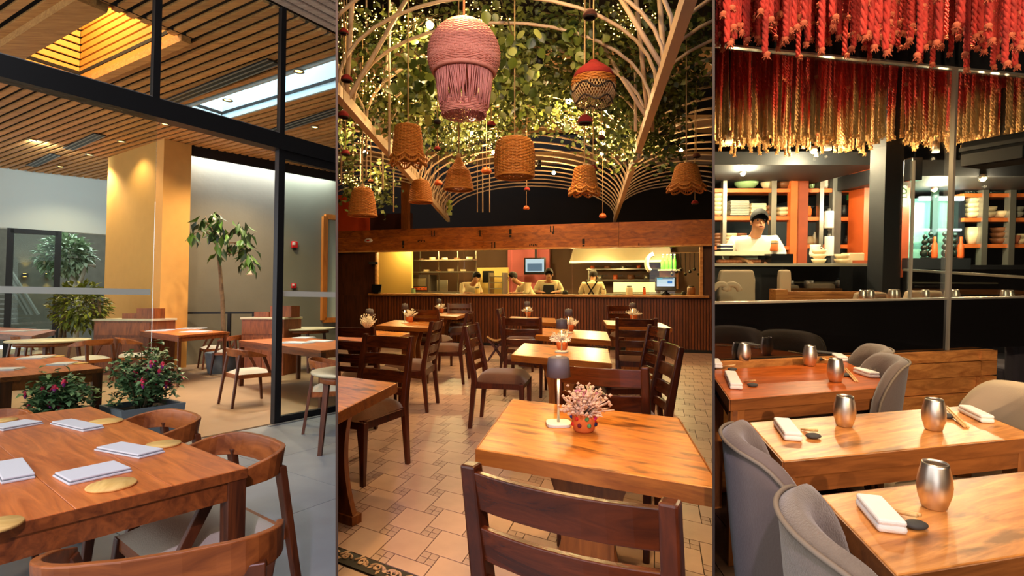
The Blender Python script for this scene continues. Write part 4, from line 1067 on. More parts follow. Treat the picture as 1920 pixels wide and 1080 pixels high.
for i, px in enumerate((1243, 1251, 1258, 1265)):
    z = KP(px, 505, 1.3).z
    b = thing('green_bottle', 'tall green bottle on the lit kitchen bracket', 'bottle', X2(KP(px, off=1.3), z), 0, 'green bottles on the kitchen bracket')
    MB().lathe([(.045, 0), (.048, .02), (.048, .16), (.018, .24), (.016, .32), (0, .32)], 14).build('glass', 'bottle_green', b); MB().lathe([(.019, .30), (.019, .33), (0, .33)], 10).build('cap', 'kitchen_white', b)
br_ = kthing('bottle_bracket', 'pale kitchen bracket shelf carrying green bottles', 'shelf', 1254, 1.3, KP(1254, 505, 1.3).z - .03)
MB().box((0, 0, .012), (.46, .22, .03)).build('board', 'kitchen_white', br_); MB().box((0, .1, -.2), (.4, .03, .4)).build('back_panel', 'counter_wood', br_)
ut = kthing('utensil_rail', 'rail of hanging dark ladles at the till end of the kitchen', 'utensil rail', 1288, 1.0, 0)
MB().bar((-.35, 0, 1.98), (.3, 0, 1.98), .02, .02).build('rail', 'kitchen_steel', ut)
for i in range(7):
    x = -.3 + i * .09; m = MB().bar((x, 0, 1.97), (x, 0, 1.55 + .05 * (i % 3)), .014, .01); m.ball((x, 0, 1.53 + .05 * (i % 3)), .035); m.build('ladle', 'black_steel', ut)
gm = tag(MB().tube(arc((0, 0, 0), .22, 1.9, 4.0, 10), .05, 8).build('curved_duct', 'kitchen_white', None, loc=KP(1232, 494, 1.2), rz=KR), 'curved pale duct beside the green bottles', 'duct')
for i, (px, off, r, h, mt, nm, lb) in enumerate(((1180, .35, .07, .16, 'kitchen_white', 'storage_tub', 'pale square tub on the counter beside the till'), (1208, .3, .03, .14, 'copper_orange', 'sauce_bottle', 'orange sauce bottle on the counter beside the till'), (1282, .2, .05, .05, 'screen_black', 'card_reader', 'black card reader on the counter beside the till and brown jar'), (1296, .3, .08, .16, 'bowl_brown', 'brown_jar', 'round brown jar at the till end of the counter'), (1060, .25, .06, .07, 'black_steel', 'pepper_pot', 'short dark pot on the counter between two cooks'), (775, .2, .05, .10, 'green_glass', 'herb_jar', 'jar of green herbs on the counter by the oven'), (895, .25, .06, .12, 'kitchen_cream', 'candle_jar', 'glowing yellow jar on the counter beside the first cook'), (1132, .3, .04, .10, 'ceramic_cream', 'salt_jar', 'small cream jar on the counter by the cook in crossed straps'))):
    o = thing(nm, lb, 'jar', X2(KP(px, off=off), ZB + .045), KR)
    MB().lathe([(r * .9, 0), (r, .01), (r, h * .85), (r * .85, h), (0, h)], 16).build('body', mt, o); MB().lathe([(r * .7, h), (r * .7, h + .02), (0, h + .022)], 12).build('lid', 'kitchen_dark', o)

lamp('POINT', X2(KP(1150, off=2.0), 1.78), 26, (1, .74, .36), .02); lamp('POINT', X2(KP(1075, off=2.0), 1.78), 18, (1, .74, .36), .02)  # lamps added under the hood to brighten the kitchen wall
bs = kthing('back_shelf', 'dark shelf of pans on the kitchen wall under the hood', 'shelf', 1170, 3.25, 0)
for z in (1.42, 1.70): MB().box((0, 0, z), (1.9, .28, .03)).build('board', 'kitchen_steel', bs)
for x in (-.93, .93): MB().box((x, .1, 1.2), (.03, .03, 1.1)).build('bracket', 'kitchen_steel', bs)
for i in range(9):
    r = .06 + .02 * (i % 3); h = .08 + .04 * (i % 2)
    o = thing('kitchen_pan', ['copper', 'steel', 'brown'][i % 3] + ' pan on the dark kitchen shelf under the hood', 'pan', bs.location + Matrix.Rotation(KR, 3, 'Z') @ Vector((-.82 + i * .2, 0, 1.435 if i % 2 else 1.715)), KR, 'pans under the hood ' + ['copper', 'steel', 'brown'][i % 3])
    MB().lathe([(r * .9, 0), (r, .01), (r, h), (r * .94, h), (r * .9, .02), (0, .015)], 16).build('bowl', ['copper_orange', 'kitchen_steel', 'bowl_brown'][i % 3], o); MB().bar((r, 0, h * .8), (r + .12, 0, h * .9), .02, .015).build('handle', 'black_steel', o)
# ------------------------------------------------------------------ people
def skinobj(name, verts, edges, mat, parent, sub=2, root=0):
    me = bpy.data.meshes.new(name); me.from_pydata([v[0] for v in verts], edges, []); o = bpy.data.objects.new(name, me); COL.objects.link(o); o.parent = parent
    md = o.modifiers.new('skin', 'SKIN'); md.use_smooth_shade = True
    me.skin_vertices.new() if not me.skin_vertices else None
    for i, v in enumerate(verts):
        r = v[1] if isinstance(v[1], tuple) else (v[1], v[1]); me.skin_vertices[0].data[i].radius = r
        me.skin_vertices[0].data[i].use_root = (i == root)
    s = o.modifiers.new('sub', 'SUBSURF'); s.levels = sub; s.render_levels = sub
    me.materials.append(MATS[mat]); return o
def person(label, loc_, rz, lean=.15, arms=None, shirt='shirt_cream', hat=None, apron=None, straps=False, H=1.66, headturn=0.0, headdown=.3):
    k = H / 1.7; t = thing('person', label, 'person', loc_, rz)
    sp = lambda z, y=0.0: Vector((0, y + lean * max(0, z - .95), z - .25 * lean * max(0, z - .95)))
    pel, wai, che, nec = sp(.95), sp(1.12), sp(1.32), sp(1.45)
    hb = nec + Vector((0, .04 + headdown * .05, .05)); hd = hb + Vector((0, .03 + headdown * .05, .10))
    arms = arms or {1: ((.27, .02, 1.18), (.2, .30, 1.10)), -1: ((-.27, .02, 1.18), (-.2, .30, 1.10))}
    V_ = [(pel, (.15, .11)), (wai, (.135, .10)), (che, (.16, .11)), (nec, .055), (hb, .06), (hd, (.075, .09))]; E_ = [(0, 1), (1, 2), (2, 3), (3, 4), (4, 5)]
    for s in (-1, 1):
        n = len(V_); sh = che + Vector((s * .19, 0, .06)); el, ha = Vector(arms[s][0]), Vector(arms[s][1])
        d = (ha - el).normalized(); wr = ha - d * .07
        V_ += [(sh, .06), (el, .042), (wr, .028), (ha, (.036, .02))]; E_ += [(2, n), (n, n + 1), (n + 1, n + 2), (n + 2, n + 3)]
        sdv = d.cross(Vector((0, 0, 1))).normalized()
        for f, (off, L_) in enumerate(((-.028, .055), (-.01, .068), (.008, .065), (.026, .052))):
            m = len(V_); V_ += [(ha + sdv * off + d * .03, .009), (ha + sdv * off + d * (.03 + L_) + Vector((0, 0, -.015)), .007)]; E_ += [(n + 3, m), (m, m + 1)]
        m = len(V_); V_ += [(wr + sdv * -.035 * s + d * .03, .010), (wr + sdv * -.06 * s + d * .06, .008)]; E_ += [(n + 2, m), (m, m + 1)]
        n = len(V_); V_ += [(Vector((s * .09, 0, .86)), .085), (Vector((s * .10, .02, .48)), .06), (Vector((s * .10, -.01, .09)), .042), (Vector((s * .11, .13, .04)), (.045, .035))]; E_ += [(0, n), (n, n + 1), (n + 1, n + 2), (n + 2, n + 3)]
    body = skinobj('body', V_, E_, 'skin', t)
    body.scale = (k, k, k)
    # clothing
    C_ = [(pel + Vector((0, 0, -.06)), (.175, .135)), (wai, (.165, .13)), (che, (.19, .135)), (nec + Vector((0, 0, -.02)), (.10, .08))]; CE = [(0, 1), (1, 2), (2, 3)]
    for s in (-1, 1):
        n = len(C_); sh = che + Vector((s * .20, 0, .06)); el = Vector(arms[s][0]); ha = Vector(arms[s][1]); C_ += [(sh, .085), (el, .066), (el.lerp(ha, .35), .055)]; CE += [(2, n), (n, n + 1), (n + 1, n + 2)]
    skinobj('shirt', C_, CE, shirt, t).scale = (k, k, k)
    L_ = [(Vector((0, 0, .95)), (.17, .13))]; LE = []
    for s in (-1, 1):
        n = len(L_); L_ += [(Vector((s * .09, 0, .84)), .105), (Vector((s * .10, .02, .48)), .078), (Vector((s * .10, -.01, .10)), .065)]; LE += [(0, n), (n, n + 1), (n + 1, n + 2)]
    skinobj('trousers', L_, LE, 'apron_dark', t).scale = (k, k, k)
    hc = hd * k
    tilt_ = -.35 * headdown
    hm = MB(); n_, m_ = 16, 8
    vs = []
    for i in range(m_ + 1):
        for j in range(n_):
            a = 2 * math.pi * j / n_; th = math.pi * (.60 - .25 * max(0, math.sin(a))) * i / m_; y = math.sin(th) * math.sin(a)
            vs.append(Vector((math.sin(th) * math.cos(a) * .092, y * .112 - .012, math.cos(th) * .115 + .02)))
    hm.add([hc + v for v in vs], [(i * n_ + j, i * n_ + (j + 1) % n_, (i + 1) * n_ + (j + 1) % n_, (i + 1) * n_ + j) for i in range(m_) for j in range(n_)], True)
    hm.build('hair' if not hat else 'cap', 'hair_dark' if not hat else hat, t)
    fc = MB()
    for s in (-1, 1): fc.ball(hc + Vector((s * .032, .088, .0)), .010, 8, 5)
    fc.build('eyes', 'hair_dark', t)
    fc = MB(); fc.ball(hc + Vector((0, .102, -.03)), .016, 8, 5, (.8, 1, 1.3))
    for s in (-1, 1): fc.ball(hc + Vector((s * .083, .0, -.02)), .022, 8, 5, (.4, .8, 1.2))
    fc.build('nose_and_ears', 'skin', t)
    fc = MB(); fc.ball(hc + Vector((0, .092, -.065)), .018, 8, 4, (1.3, .5, .35)); fc.build('mouth', 'pom_maroon', t)
    if apron:
        m = MB(); y0 = .17
        m.vprism([(-.14, .55), (.14, .55), (.16, .95), (.11, 1.30), (-.11, 1.30), (-.16, .95)], Vector((0, y0 * k, 0)), Vector((k, 0, 0)), Vector((0, lean * .35 * k, k)), Vector((0, 1, 0)), .012)
        m.build('apron', apron, t)
    if straps:
        m = MB()
        for s in (-1, 1):
            a = (che + Vector((s * .13, -.13, .14))) * k; b = (wai + Vector((-s * .13, -.15, -.08))) * k
            m.bar(a, (a + b) / 2 + Vector((0, -.025, 0)), .03, .008, up=(0, 1, 0)); m.bar((a + b) / 2 + Vector((0, -.025, 0)), b, .03, .008, up=(0, 1, 0))
        m.build('apron_straps', 'apron_dark', t)
    return t
fk = KR + math.pi
person('cook in cream shirt bending low beside the white splashback', X2(KP(868, off=.75), 0), KR + .9 + math.pi, lean=.9, arms={1: ((.25, .40, 1.12), (.16, .58, 1.14)), -1: ((-.25, .40, 1.12), (-.16, .58, 1.14))}, H=1.68, headdown=1.2)
person('cook in cream shirt and dark apron leaning over the counter', X2(KP(1028, off=.72), 0), fk + .25, lean=.55, apron='apron_dark', arms={1: ((.29, .20, 1.16), (.14, .45, 1.15)), -1: ((-.29, .20, 1.16), (-.10, .45, 1.15))}, H=1.70, headdown=1.4)
person('cook in tan shirt stooping beside the cook in dark apron', X2(KP(1003, off=1.1), 0), fk - .9, lean=.75, arms={1: ((.26, .34, 1.14), (.16, .55, 1.14)), -1: ((-.26, .34, 1.14), (-.14, .55, 1.14))}, H=1.66, headdown=1.3)
person('cook seen from behind with dark crossed apron straps', X2(KP(1110, off=.85), 0), KR, lean=.12, straps=True, H=1.62, headdown=1.0)
# ================================================================== MIDDLE ROOM: tables and chairs
def oak_table(label, NL, FL, FR, NR=None, z=.75):
    if NL is None: nr, fl, fr = P(*NR, z), P(*FL, z), P(*FR, z); nl = nr + fl - fr
    else: nl, fl, fr = P(*NL, z), P(*FL, z), P(*FR, z); nr = nl + fr - fl
    t = quad_table('oak_table', label, [nl, nr, fr, fl], z, .055, 0, 0, 'oak_top', 'oak_edge', None, bev=.005)
    rz = t.rotation_euler.z; Ri = Matrix.Rotation(-rz, 3, 'Z'); c = t.location
    ax = (Ri @ (nr - nl)).normalized(); w_ = (nr - nl).length; ay = (Ri @ (fl - nl)).normalized(); d_ = (fl - nl).length
    # waisted slab pedestals on a foot
    hw = w_ * .20; prof = []
    N_ = 10
    for i in range(N_ + 1):
        f = i / N_; prof.append((hw * (.62 + .55 * (2 * f - 1) ** 2), .05 + (z - .105) * f))
    poly = prof + [(-a, b) for a, b in prof[::-1]]
    for s in (-1, 1):
        MB().vprism(poly, ay * s * d_ * .17, ax, Vector((0, 0, 1)), ay, .05).build('pedestal_slab', 'oak_leg', t)
        MB().bar(ay * s * d_ * .17 - ax * hw * 1.3 + Vector((0, 0, .025)), ay * s * d_ * .17 + ax * hw * 1.3 + Vector((0, 0, .025)), .07, .05).build('foot', 'oak_leg', t)
    MB().bar(-ay * d_ * .17 + Vector((0, 0, .3)), ay * d_ * .17 + Vector((0, 0, .3)), .04, .12).build('stretcher', 'oak_leg', t)
    MB().bar(-ax * w_ * .36 + Vector((0, 0, z - .075)), ax * w_ * .36 + Vector((0, 0, z - .075)), .08, .04).build('under_rail', 'oak_leg', t)
    return t
oak_table('oak table with knotty top and a pompom flower pot', (893, 841), (961, 748), (1272, 783))
oak_table('oak table with white flowers directly behind the lamp of the pompom table', (959, 665), (983, 643), (1139.5, 654))
oak_table('oak table standing between the middle flower table and the counter', (1004, 629), (1017, 615), (1137, 622))
oak_table('small oak table mostly hidden by a ladder back chair at the counter', (951, 601), (958, 593), (1040, 596.5))
oak_table('oak table at the till end of the reeded counter', (1138, 609), (1131, 600), (1238, 605))
oak_table('oak table with wispy flowers beside the divider of the daylit room', None, (662, 617), (768, 624), (713, 643))
oak_table('oak table with flowers between the wispy flower table and the monitor table', (705, 610), (740, 600), (832, 604))
oak_table('oak table with flowers closest to the small monitor on the counter', None, (803, 584.5), (876, 588), (856, 594))
oak_table('oak table with bare top cut off by the divider', None, (610, 701), (744, 718), (600, 789))

def make_ladder_chair():
    t = thing('ladder_back_chair', 'x', 'chair'); HW = .205
    for s in (-1, 1):
        m = MB(); pts = [(s * HW, -.255, 0), (s * HW, -.215, .42), (s * HW, -.225, .50), (s * HW, -.30, .90)]
        vs = []
        for (x, y, z), wx, wy in zip(pts, (.030, .042, .042, .036), (.034, .05, .05, .036)):
            vs += [(x - wx / 2, y - wy / 2, z), (x + wx / 2, y - wy / 2, z), (x + wx / 2, y + wy / 2, z), (x - wx / 2, y + wy / 2, z)]
        fs = [(3, 2, 1, 0), (12, 13, 14, 15)] + [(i * 4 + k, i * 4 + (k + 1) % 4, i * 4 + 4 + (k + 1) % 4, i * 4 + 4 + k) for i in range(3) for k in range(4)]
        m.add(vs, fs).build('rear_post', 'chair_wood', t, bevel=.006)
        MB().taper((s * .20, .21, 0), (s * .20, .205, .40), .03, .045).build('front_leg', 'chair_wood', t, bevel=.004)
        MB().bar((s * HW, -.22, .385), (s * .20, .21, .385), .028, .06).build('side_rail', 'chair_wood', t)
    MB().bar((-.2, .205, .385), (.2, .205, .385), .028, .06).build('front_rail', 'chair_wood', t)
    MB().bar((-.2, -.215, .385), (.2, -.215, .385), .028, .06).build('rear_rail', 'chair_wood', t)
    for i, (z, h) in enumerate(((.845, .085), (.725, .078), (.61, .078), (.51, .05))):     # curved slats
        vs = []; N_ = 9
        for k in range(N_):
            x = -HW + .012 + (2 * HW - .024) * k / (N_ - 1); u = x / HW; y0 = -.225 - .075 * (z - .5) / .4 - .028 * (1 - u * u)
            for dz, dy in ((-h / 2, -.009), (-h / 2, .009), (h / 2, .006), (h / 2, -.012)): vs.append((x, y0 + dy - (dz * .19), z + dz))
        fs = [(3, 2, 1, 0), tuple((N_ - 1) * 4 + q for q in range(4))] + [(k * 4 + q, k * 4 + (q + 1) % 4, k * 4 + 4 + (q + 1) % 4, k * 4 + 4 + q) for k in range(N_ - 1) for q in range(4)]
        MB().add(vs, fs).build('back_slat', 'chair_rail', t, bevel=.003)
    N_ = 10; s2 = []; fs = []
    for i in range(N_ + 1):
        for j in range(N_ + 1):
            x, y = -1 + 2 * i / N_, -1 + 2 * j / N_
            s2.append((x * .222 * (1 - .04 * abs(y) ** 6), y * .225 + .005, .405 + .075 * (1 - abs(x) ** 6) ** .5 * (1 - abs(y) ** 6) ** .5 + .01 * (1 - x * x) * (1 - y * y)))
    fs = [(i * (N_ + 1) + j, (i + 1) * (N_ + 1) + j, (i + 1) * (N_ + 1) + j + 1, i * (N_ + 1) + j + 1) for i in range(N_) for j in range(N_)]
    MB().add(s2, fs, True).build('seat_cushion', 'suede_brown', t)
    return t
lad0 = make_ladder_chair(); lad_used = False
def ladder(backc, face, label, sc=1.0):
    """backc: floor point below the middle of the back"""
    global lad_used
    f = Vector((face[0], face[1], 0)).normalized(); rz = math.atan2(f.y, f.x) - math.pi / 2
    p = X2(Vector(backc), 0) + f * .25 * sc
    if not lad_used: lad_used = True; o = lad0; o.location = p; o.rotation_euler.z = rz; o['label'] = label
    else: o = dup(lad0, p, rz, label)
    if sc != 1: o.scale = (sc, sc, sc)
    return o
def backmid(a, b, z=.88): return (P(*a, z) + P(*b, z)) / 2, (P(*b, z) - P(*a, z))
bmid, bv = backmid((875, 908), (1266, 990), .90)
w0 = bv.length / .43
ladder(X2(bmid, 0) + Vector((.483, .875, 0)) * .05 * w0, (-bv.y, bv.x), 'ladder back chair drawn up to the pompom flower table, back to the room', min(w0, 1.15))
bmid, bv = backmid((1062, 694), (1203, 703), .90)
ladder(bmid, (-bv.y, bv.x), 'reddish ladder back chair between the pompom table and the middle flower table')
bmid, bv = backmid((1262, 668), (1222, 648), .90)
ladder(bmid, (-bv.y, bv.x), 'ladder back chair seen edge on at the middle flower table')
ladder(Vector((-.33, 5.15, 0)), (.98, -.19), 'ladder back chair with sunlit orange seat beside the folding stool')
ladder((P(770, 873) + P(668, 855)) / 2, (-.42, -.91), 'ladder back chair with broad brown seat at the empty topped table')
ladder((P(793, 778) + P(822, 752)) / 2, (-1, .12), 'dark ladder back chair at the wispy flower table, back to the folding stool')
ladder(P(872, 715), (-1, .1), 'ladder back chair between the second flower table and the counter')
ladder((Q(950, 600, 6.4) + Q(1012, 600, 6.2)) / 2, (.2, 1), 'black looking ladder back chair facing the small hidden table at the counter')
ladder(P(945, 692), (1, -.15), 'ladder back chair side on between the folding stool and the hidden table')
ladder((Q(1158, 600, 6.3) + Q(1230, 600, 6.0)) / 2, (.25, 1), 'dark ladder back chair facing the table at the till end of the counter')
ladder(Vector((1.28, 4.9, 0)), (-1, -.1), 'ladder back chair with wide brown seat beside the middle flower table')
ladder((Q(778, 600, 8.4) + Q(823, 600, 8.1)) / 2, (.3, 1), 'ladder back chair between the second flower table and the table by the monitor')
ladder(Q(1163, 600, 9.4), (.2, -1), 'ladder back chair against the reeded counter behind the table by the till')
ladder(Q(862, 600, 10.4), (.2, -1), 'ladder back chair against the reeded counter behind the monitor table')
ladder(Q(668, 600, 5.0), (.3, 1), 'ladder back chair pushed under the wispy flower table')
ladder(Vector((.02, 4.3, 0)) + Vector((-.45, -.1, 0)), (.95, .3), 'ladder back chair left of the middle flower table') if False else None
# folding stool
c = P(930, 676); st = thing('folding_stool', 'folding camp stool with crossed legs and canvas seat', 'stool', c)
for s in (-1, 1):
    MB().bar((-.14, s * .12, 0), (.14, s * .12, .40), .025, .025).build('leg', 'chair_wood', st); MB().bar((.14, s * .12, 0), (-.14, s * .12, .40), .025, .025).build('leg', 'chair_wood', st)
vs = [(-.16 + .32 * i / 8, y, .42 - .07 * math.sin(math.pi * i / 8)) for i in range(9) for y in (-.15, .15)]
MB().add(vs + [(a, b, z - .008) for a, b, z in vs], [(2 * i, 2 * i + 1, 2 * i + 3, 2 * i + 2) for i in range(8)] + [(18 + 2 * i, 20 + 2 * i, 21 + 2 * i, 19 + 2 * i) for i in range(8)], True).build('canvas_seat', 'camp_canvas', st)
# ------------------------------------------------------------------ table lamps and flower pots
def make_lamp():
    t = thing('table_lamp', 'x', 'lamp')
    m = MB(); pts = []
    for i in range(24):
        a = 2 * math.pi * i / 24; r = .052 / max(abs(math.cos(a)) ** 4 + abs(math.sin(a)) ** 4, 1e-6) ** .25; pts.append((r * math.cos(a), r * math.sin(a)))
    m.prism(pts, 0, .014).build('base', 'lamp_base', t, bevel=.003)
    MB().tube([(0, 0, .012), (0, 0, .215)], .006, 10).build('stem', 'lamp_metal', t)
    MB().lathe([(.052, .205), (.044, .283), (.036, .288), (.0, .289)], 28).build('shade', 'lamp_grey', t)
    MB().lathe([(.012, .289), (.012, .293), (0, .294)], 12).build('switch', 'lamp_base', t)
    MB().lathe([(.016, .205), (.016, .212), (0, .212)], 12).build('light_disc', 'warm_lamp_soft', t)
    return t
lam0 = make_lamp(); lam_used = False
def tlamp(px, py, label, on=3.0):
    global lam_used
    p = P(px, py, .75)
    if not lam_used: lam_used = True; lam0.location = p; lam0['label'] = label
    else: dup(lam0, p, U(0, 3), label)
    if on: lamp('SPOT', p + Vector((0, 0, .2)), on, (1, .72, .36), .02, rot=(0, 0, 0), spot=2.3, blend=.5)
for px, py, lb in ((1047, 797, 'pompom flower table'), (1053, 661, 'middle flower table'), (1066, 625, 'table between the middle flowers and the counter'), (988, 598, 'small hidden table at the counter'), (1186, 603, 'table at the till end of the counter'), (693, 625, 'wispy flower table'), (759, 606, 'table between wispy flowers and monitor'), (823, 589, 'table closest to the small monitor')):
    tlamp(px, py, 'slim table lamp with grey shade on the ' + lb)
def flower_pot(px, py, label, kind, s=1.0):
    p = P(px, py, .75); t = thing('flower_pot', label, 'flower pot', p)
    MB().lathe([(.030 * s, 0), (.040 * s, .01), (.046 * s, .045 * s), (.050 * s, .075 * s), (.045 * s, .075 * s), (.04 * s, .06 * s), (0, .055 * s)], 20).build('pot', 'terracotta', t)
    m = MB(); n = 60 if kind != 'dried' else 130
    for i in range(n):
        a = U(0, 6.28); el = U(.25, 1.45) if kind != 'wispy' else U(.8, 1.5); L_ = (U(.06, .115) if kind != 'wispy' else U(.07, .17)) * s
        d = Vector((math.cos(a) * math.cos(el), math.sin(a) * math.cos(el), math.sin(el))); b = Vector((0, 0, .06 * s)) + d * .01
        m.tube([b, b + d * L_ * .6, b + d * L_ + Vector((0, 0, -.008))], [.002, .0035 * s, .002], 4, smooth=True)
        for k in range(4 if kind != 'dried' else 3):
            q = b + d * L_ * U(.55, 1.05); m.octa(q + Vector((U(-.01, .01), U(-.01, .01), U(-.008, .008))) * s, U(.004, .009) * s)
    m.build('blossom', 'white_flower' if kind != 'dried' else 'dried_flower', t)
    if kind == 'dried':
        m = MB()
        for i in range(40): a = U(0, 6.28); r = U(0, .05) * s; m.octa((math.cos(a) * r, math.sin(a) * r, U(.1, .16) * s), U(.005, .009) * s)
        m.build('pink_blossom', 'dried_pink', t)
        cols = ['pom_red', 'pom_blue', 'pom_navy', 'pom_pink', 'pom_green', 'pom_maroon']
        for i in range(15):
            a = i * 2 * math.pi / 15 * 1.0 + (.2 if i % 2 else 0); z = (.058 if i % 2 else .032) * s
            r = .047 * s * (1 if i % 2 else .95); MB().ball((math.cos(a) * r, math.sin(a) * r, z), .0085 * s, 10, 6).build('pompom', cols[(i * 5 + i // 3) % 6], t)
    return t
for px, py, lb, k, s in ((1095, 809, 'orange pot with coloured pompoms and dried flowers', 'dried', 1.05), (1054, 657, 'small pot of white flowers on the middle flower table', 'w', 1.05), (1070, 620, 'small pot of white flowers on the table behind the middle flowers', 'w', 1.0), (990, 593.5, 'small pot of white flowers above the hidden table at the counter', 'w', 1.1), (1188, 600.5, 'small pot of white flowers at the till end of the counter', 'w', 1.15), (689, 630, 'small pot of wispy upright flowers by the divider of the daylit room', 'wispy', 1.1), (768, 604, 'small pot of white flowers on the second flower table', 'w', 1.2), (827, 586.5, 'small pot of white flowers on the table near the monitor', 'w', 1.15)):
    flower_pot(px, py, lb, k, s)
# ================================================================== MIDDLE ROOM: vaulted pergola, vines, lamps
ZV = 2.94
def beamR(y): return Vector((.99 + (y - 3) * .153, y, ZV))
def beamL(y): return Vector((-1.456 - (y - 4.4) * .017, y, ZV))
pg = thing('pergola', 'cream metal pergola of arched ribs on long valley beams', 'pergola', (0, 0, 0))
for f, y0, y1 in ((beamR, 1.2, 13.5), (beamL, 1.2, 13.5)):
    MB().bar(f(y0), f(y1), .07, .10).build('valley_beam', 'vault_white', pg)
rX, lX = (lambda y: beamR(y) + Vector((3.0, 0, 0))), (lambda y: beamL(y) - Vector((3.0, 0, 0)))
y = 2.6; ribs = []
while y < 13.4:
    for a, b, ris in ((beamL(y), beamR(y), .80), (beamR(y), rX(y), .80), (lX(y), beamL(y), .80)):
        c = (a + b) / 2; h = (b - a) / 2
        pts = [c + h * -math.cos(math.pi * i / 18) + Vector((0, 0, ris * math.sin(math.pi * i / 18) ** .9)) for i in range(19)]
        MB().tube(pts, .016, 5).build('rib', 'vault_white', pg)
    y += .46
# struts fanning from the beams like branches
for base, tips in ((beamR(5.2), ((.5, .6, 1.3), (-.55, .3, 1.1), (.25, -.8, 1.2), (-.3, -.6, 1.3))), (beamR(4.0), ((.45, .3, 1.2), (-.5, .2, 1.0), (.1, .6, 1.3))), (beamL(6.0), ((-.5, .2, 1.2), (.55, .1, 1.2), (.25, -.5, 1.3), (-.25, .5, 1.3))), (beamL(4.7), ((.6, .2, 1.2), (-.4, .4, 1.2), (.2, -.4, 1.2)))):
    for tp in tips: MB().tube([base, base + Vector(tp)], .022, 6).build('strut', 'vault_white', pg)
MB().tube([beamR(6.4) + Vector((0, 0, -.1)), beamR(6.4) + Vector((-.02, 0, 1.5))], .035, 6).build('post', 'vault_white', pg)
for x_ in (-.09, .09): MB().tube([beamR(5.6) + Vector((x_, 0, 0)), beamR(5.6) + Vector((x_, 0, 1.2))], .018, 6).build('hanger', 'vault_white', pg)
for i, (px, y_) in enumerate(((662, 7.6), (676, 8.4), (695, 9.2), (738, 9.6), (718, 7.0), (687, 6.2), (730, 5.2), (640, 6.6), (905, 10.5), (918, 11.2), (895, 11.6))):
    a = Q(px, 60, y_); b = Q(px, 398, y_)
    MB().tube([X2(a, 5.0), X2(a, max(b.z, ZW + .05))], .012, 5).build('hanger_rod', 'vault_white', pg)
# zigzag truss along the far left beam
for i in range(9):
    a, b = beamL(8.2 + i * .5), beamL(8.45 + i * .5); MB().tube([a, b + Vector((.12, 0, .55)), beamL(8.7 + i * .5)], .014, 5).build('truss_web', 'vault_white', pg)
struct(MB().box((0, 6.5, 5.7), (16, 18, .1)).build('ceiling', 'vault_dark'), 'dark high ceiling above the pergola', 'ceiling')
for i, (y_, z_) in enumerate(((6.0, 5.3), (8.6, 4.9), (10.6, 4.5), (12.0, 4.15))):
    tag(MB().box((.3, y_, z_), (9.5, 1.0, .06)).build('awning_panel', 'awning_beige'), ['beige awning panel highest over the pergola', 'second beige awning panel over the ribs', 'third beige awning panel over the ribs', 'lowest beige awning panel behind the hanging lamps'][i], 'awning')
# ------------------------------------------------------------------ vines
def vine(name, label, pts, spread, n, l, w, mat='vine_leaf', drop=.25, nbig=0, stem=.008):
    """pts: pixel path (px, py, depth)"""
    W_ = [Q(*p) for p in pts]; o = W_[0].copy(); t = thing(name, label, 'vine', o)
    L_ = [p - o for p in W_]
    MB().tube(L_, stem, 5).build('stem', 'vine_stem', t)
    fo = MB()
    def rp():
        f = U(0, len(L_) - 1.001); i = int(f); p = L_[i].lerp(L_[i + 1], f - i)
        return p + Vector((random.gauss(0, spread), random.gauss(0, spread), random.gauss(0, spread * .7) - abs(random.gauss(0, drop)) * .5))
    for _ in range(n):
        fo.leaf(rp(), (U(-1, 1), U(-1, .4), U(-1, .25)), (U(-.4, .4), -1, U(-.2, 1)), l * U(.6, 1.3), w * U(.6, 1.3), .15)
    tag(fo.build('foliage', mat, t), kind='stuff')
    for _ in range(nbig):
        inst('large_leaf', random.choice(BIGL), t, rp(), rot=(U(-.6, .6), U(-.6, .6), U(-.8, .8)), sc=U(.07, .12))
    return t
BIGL = []
for i, cc in enumerate(((88, 104, 34), (124, 138, 58), (160, 168, 92), (60, 78, 26))):
    plain('vine_big_%d' % i, cc, .4)
    pts = [(0, 0), (.28, -.12), (.44, -.4), (.36, -.72), (0, -1.05), (-.36, -.72), (-.44, -.4), (-.28, -.12)]
    m = MB(); m.add([(a, .12 * abs(a) , b) for a, b in pts] + [(0, -.03, -.45)], [(k, (k + 1) % 8, 8) for k in range(8)], True); BIGL.append(m.mesh('large_leaf', 'vine_big_%d' % i))
VG = 'vines trained through the pergola'
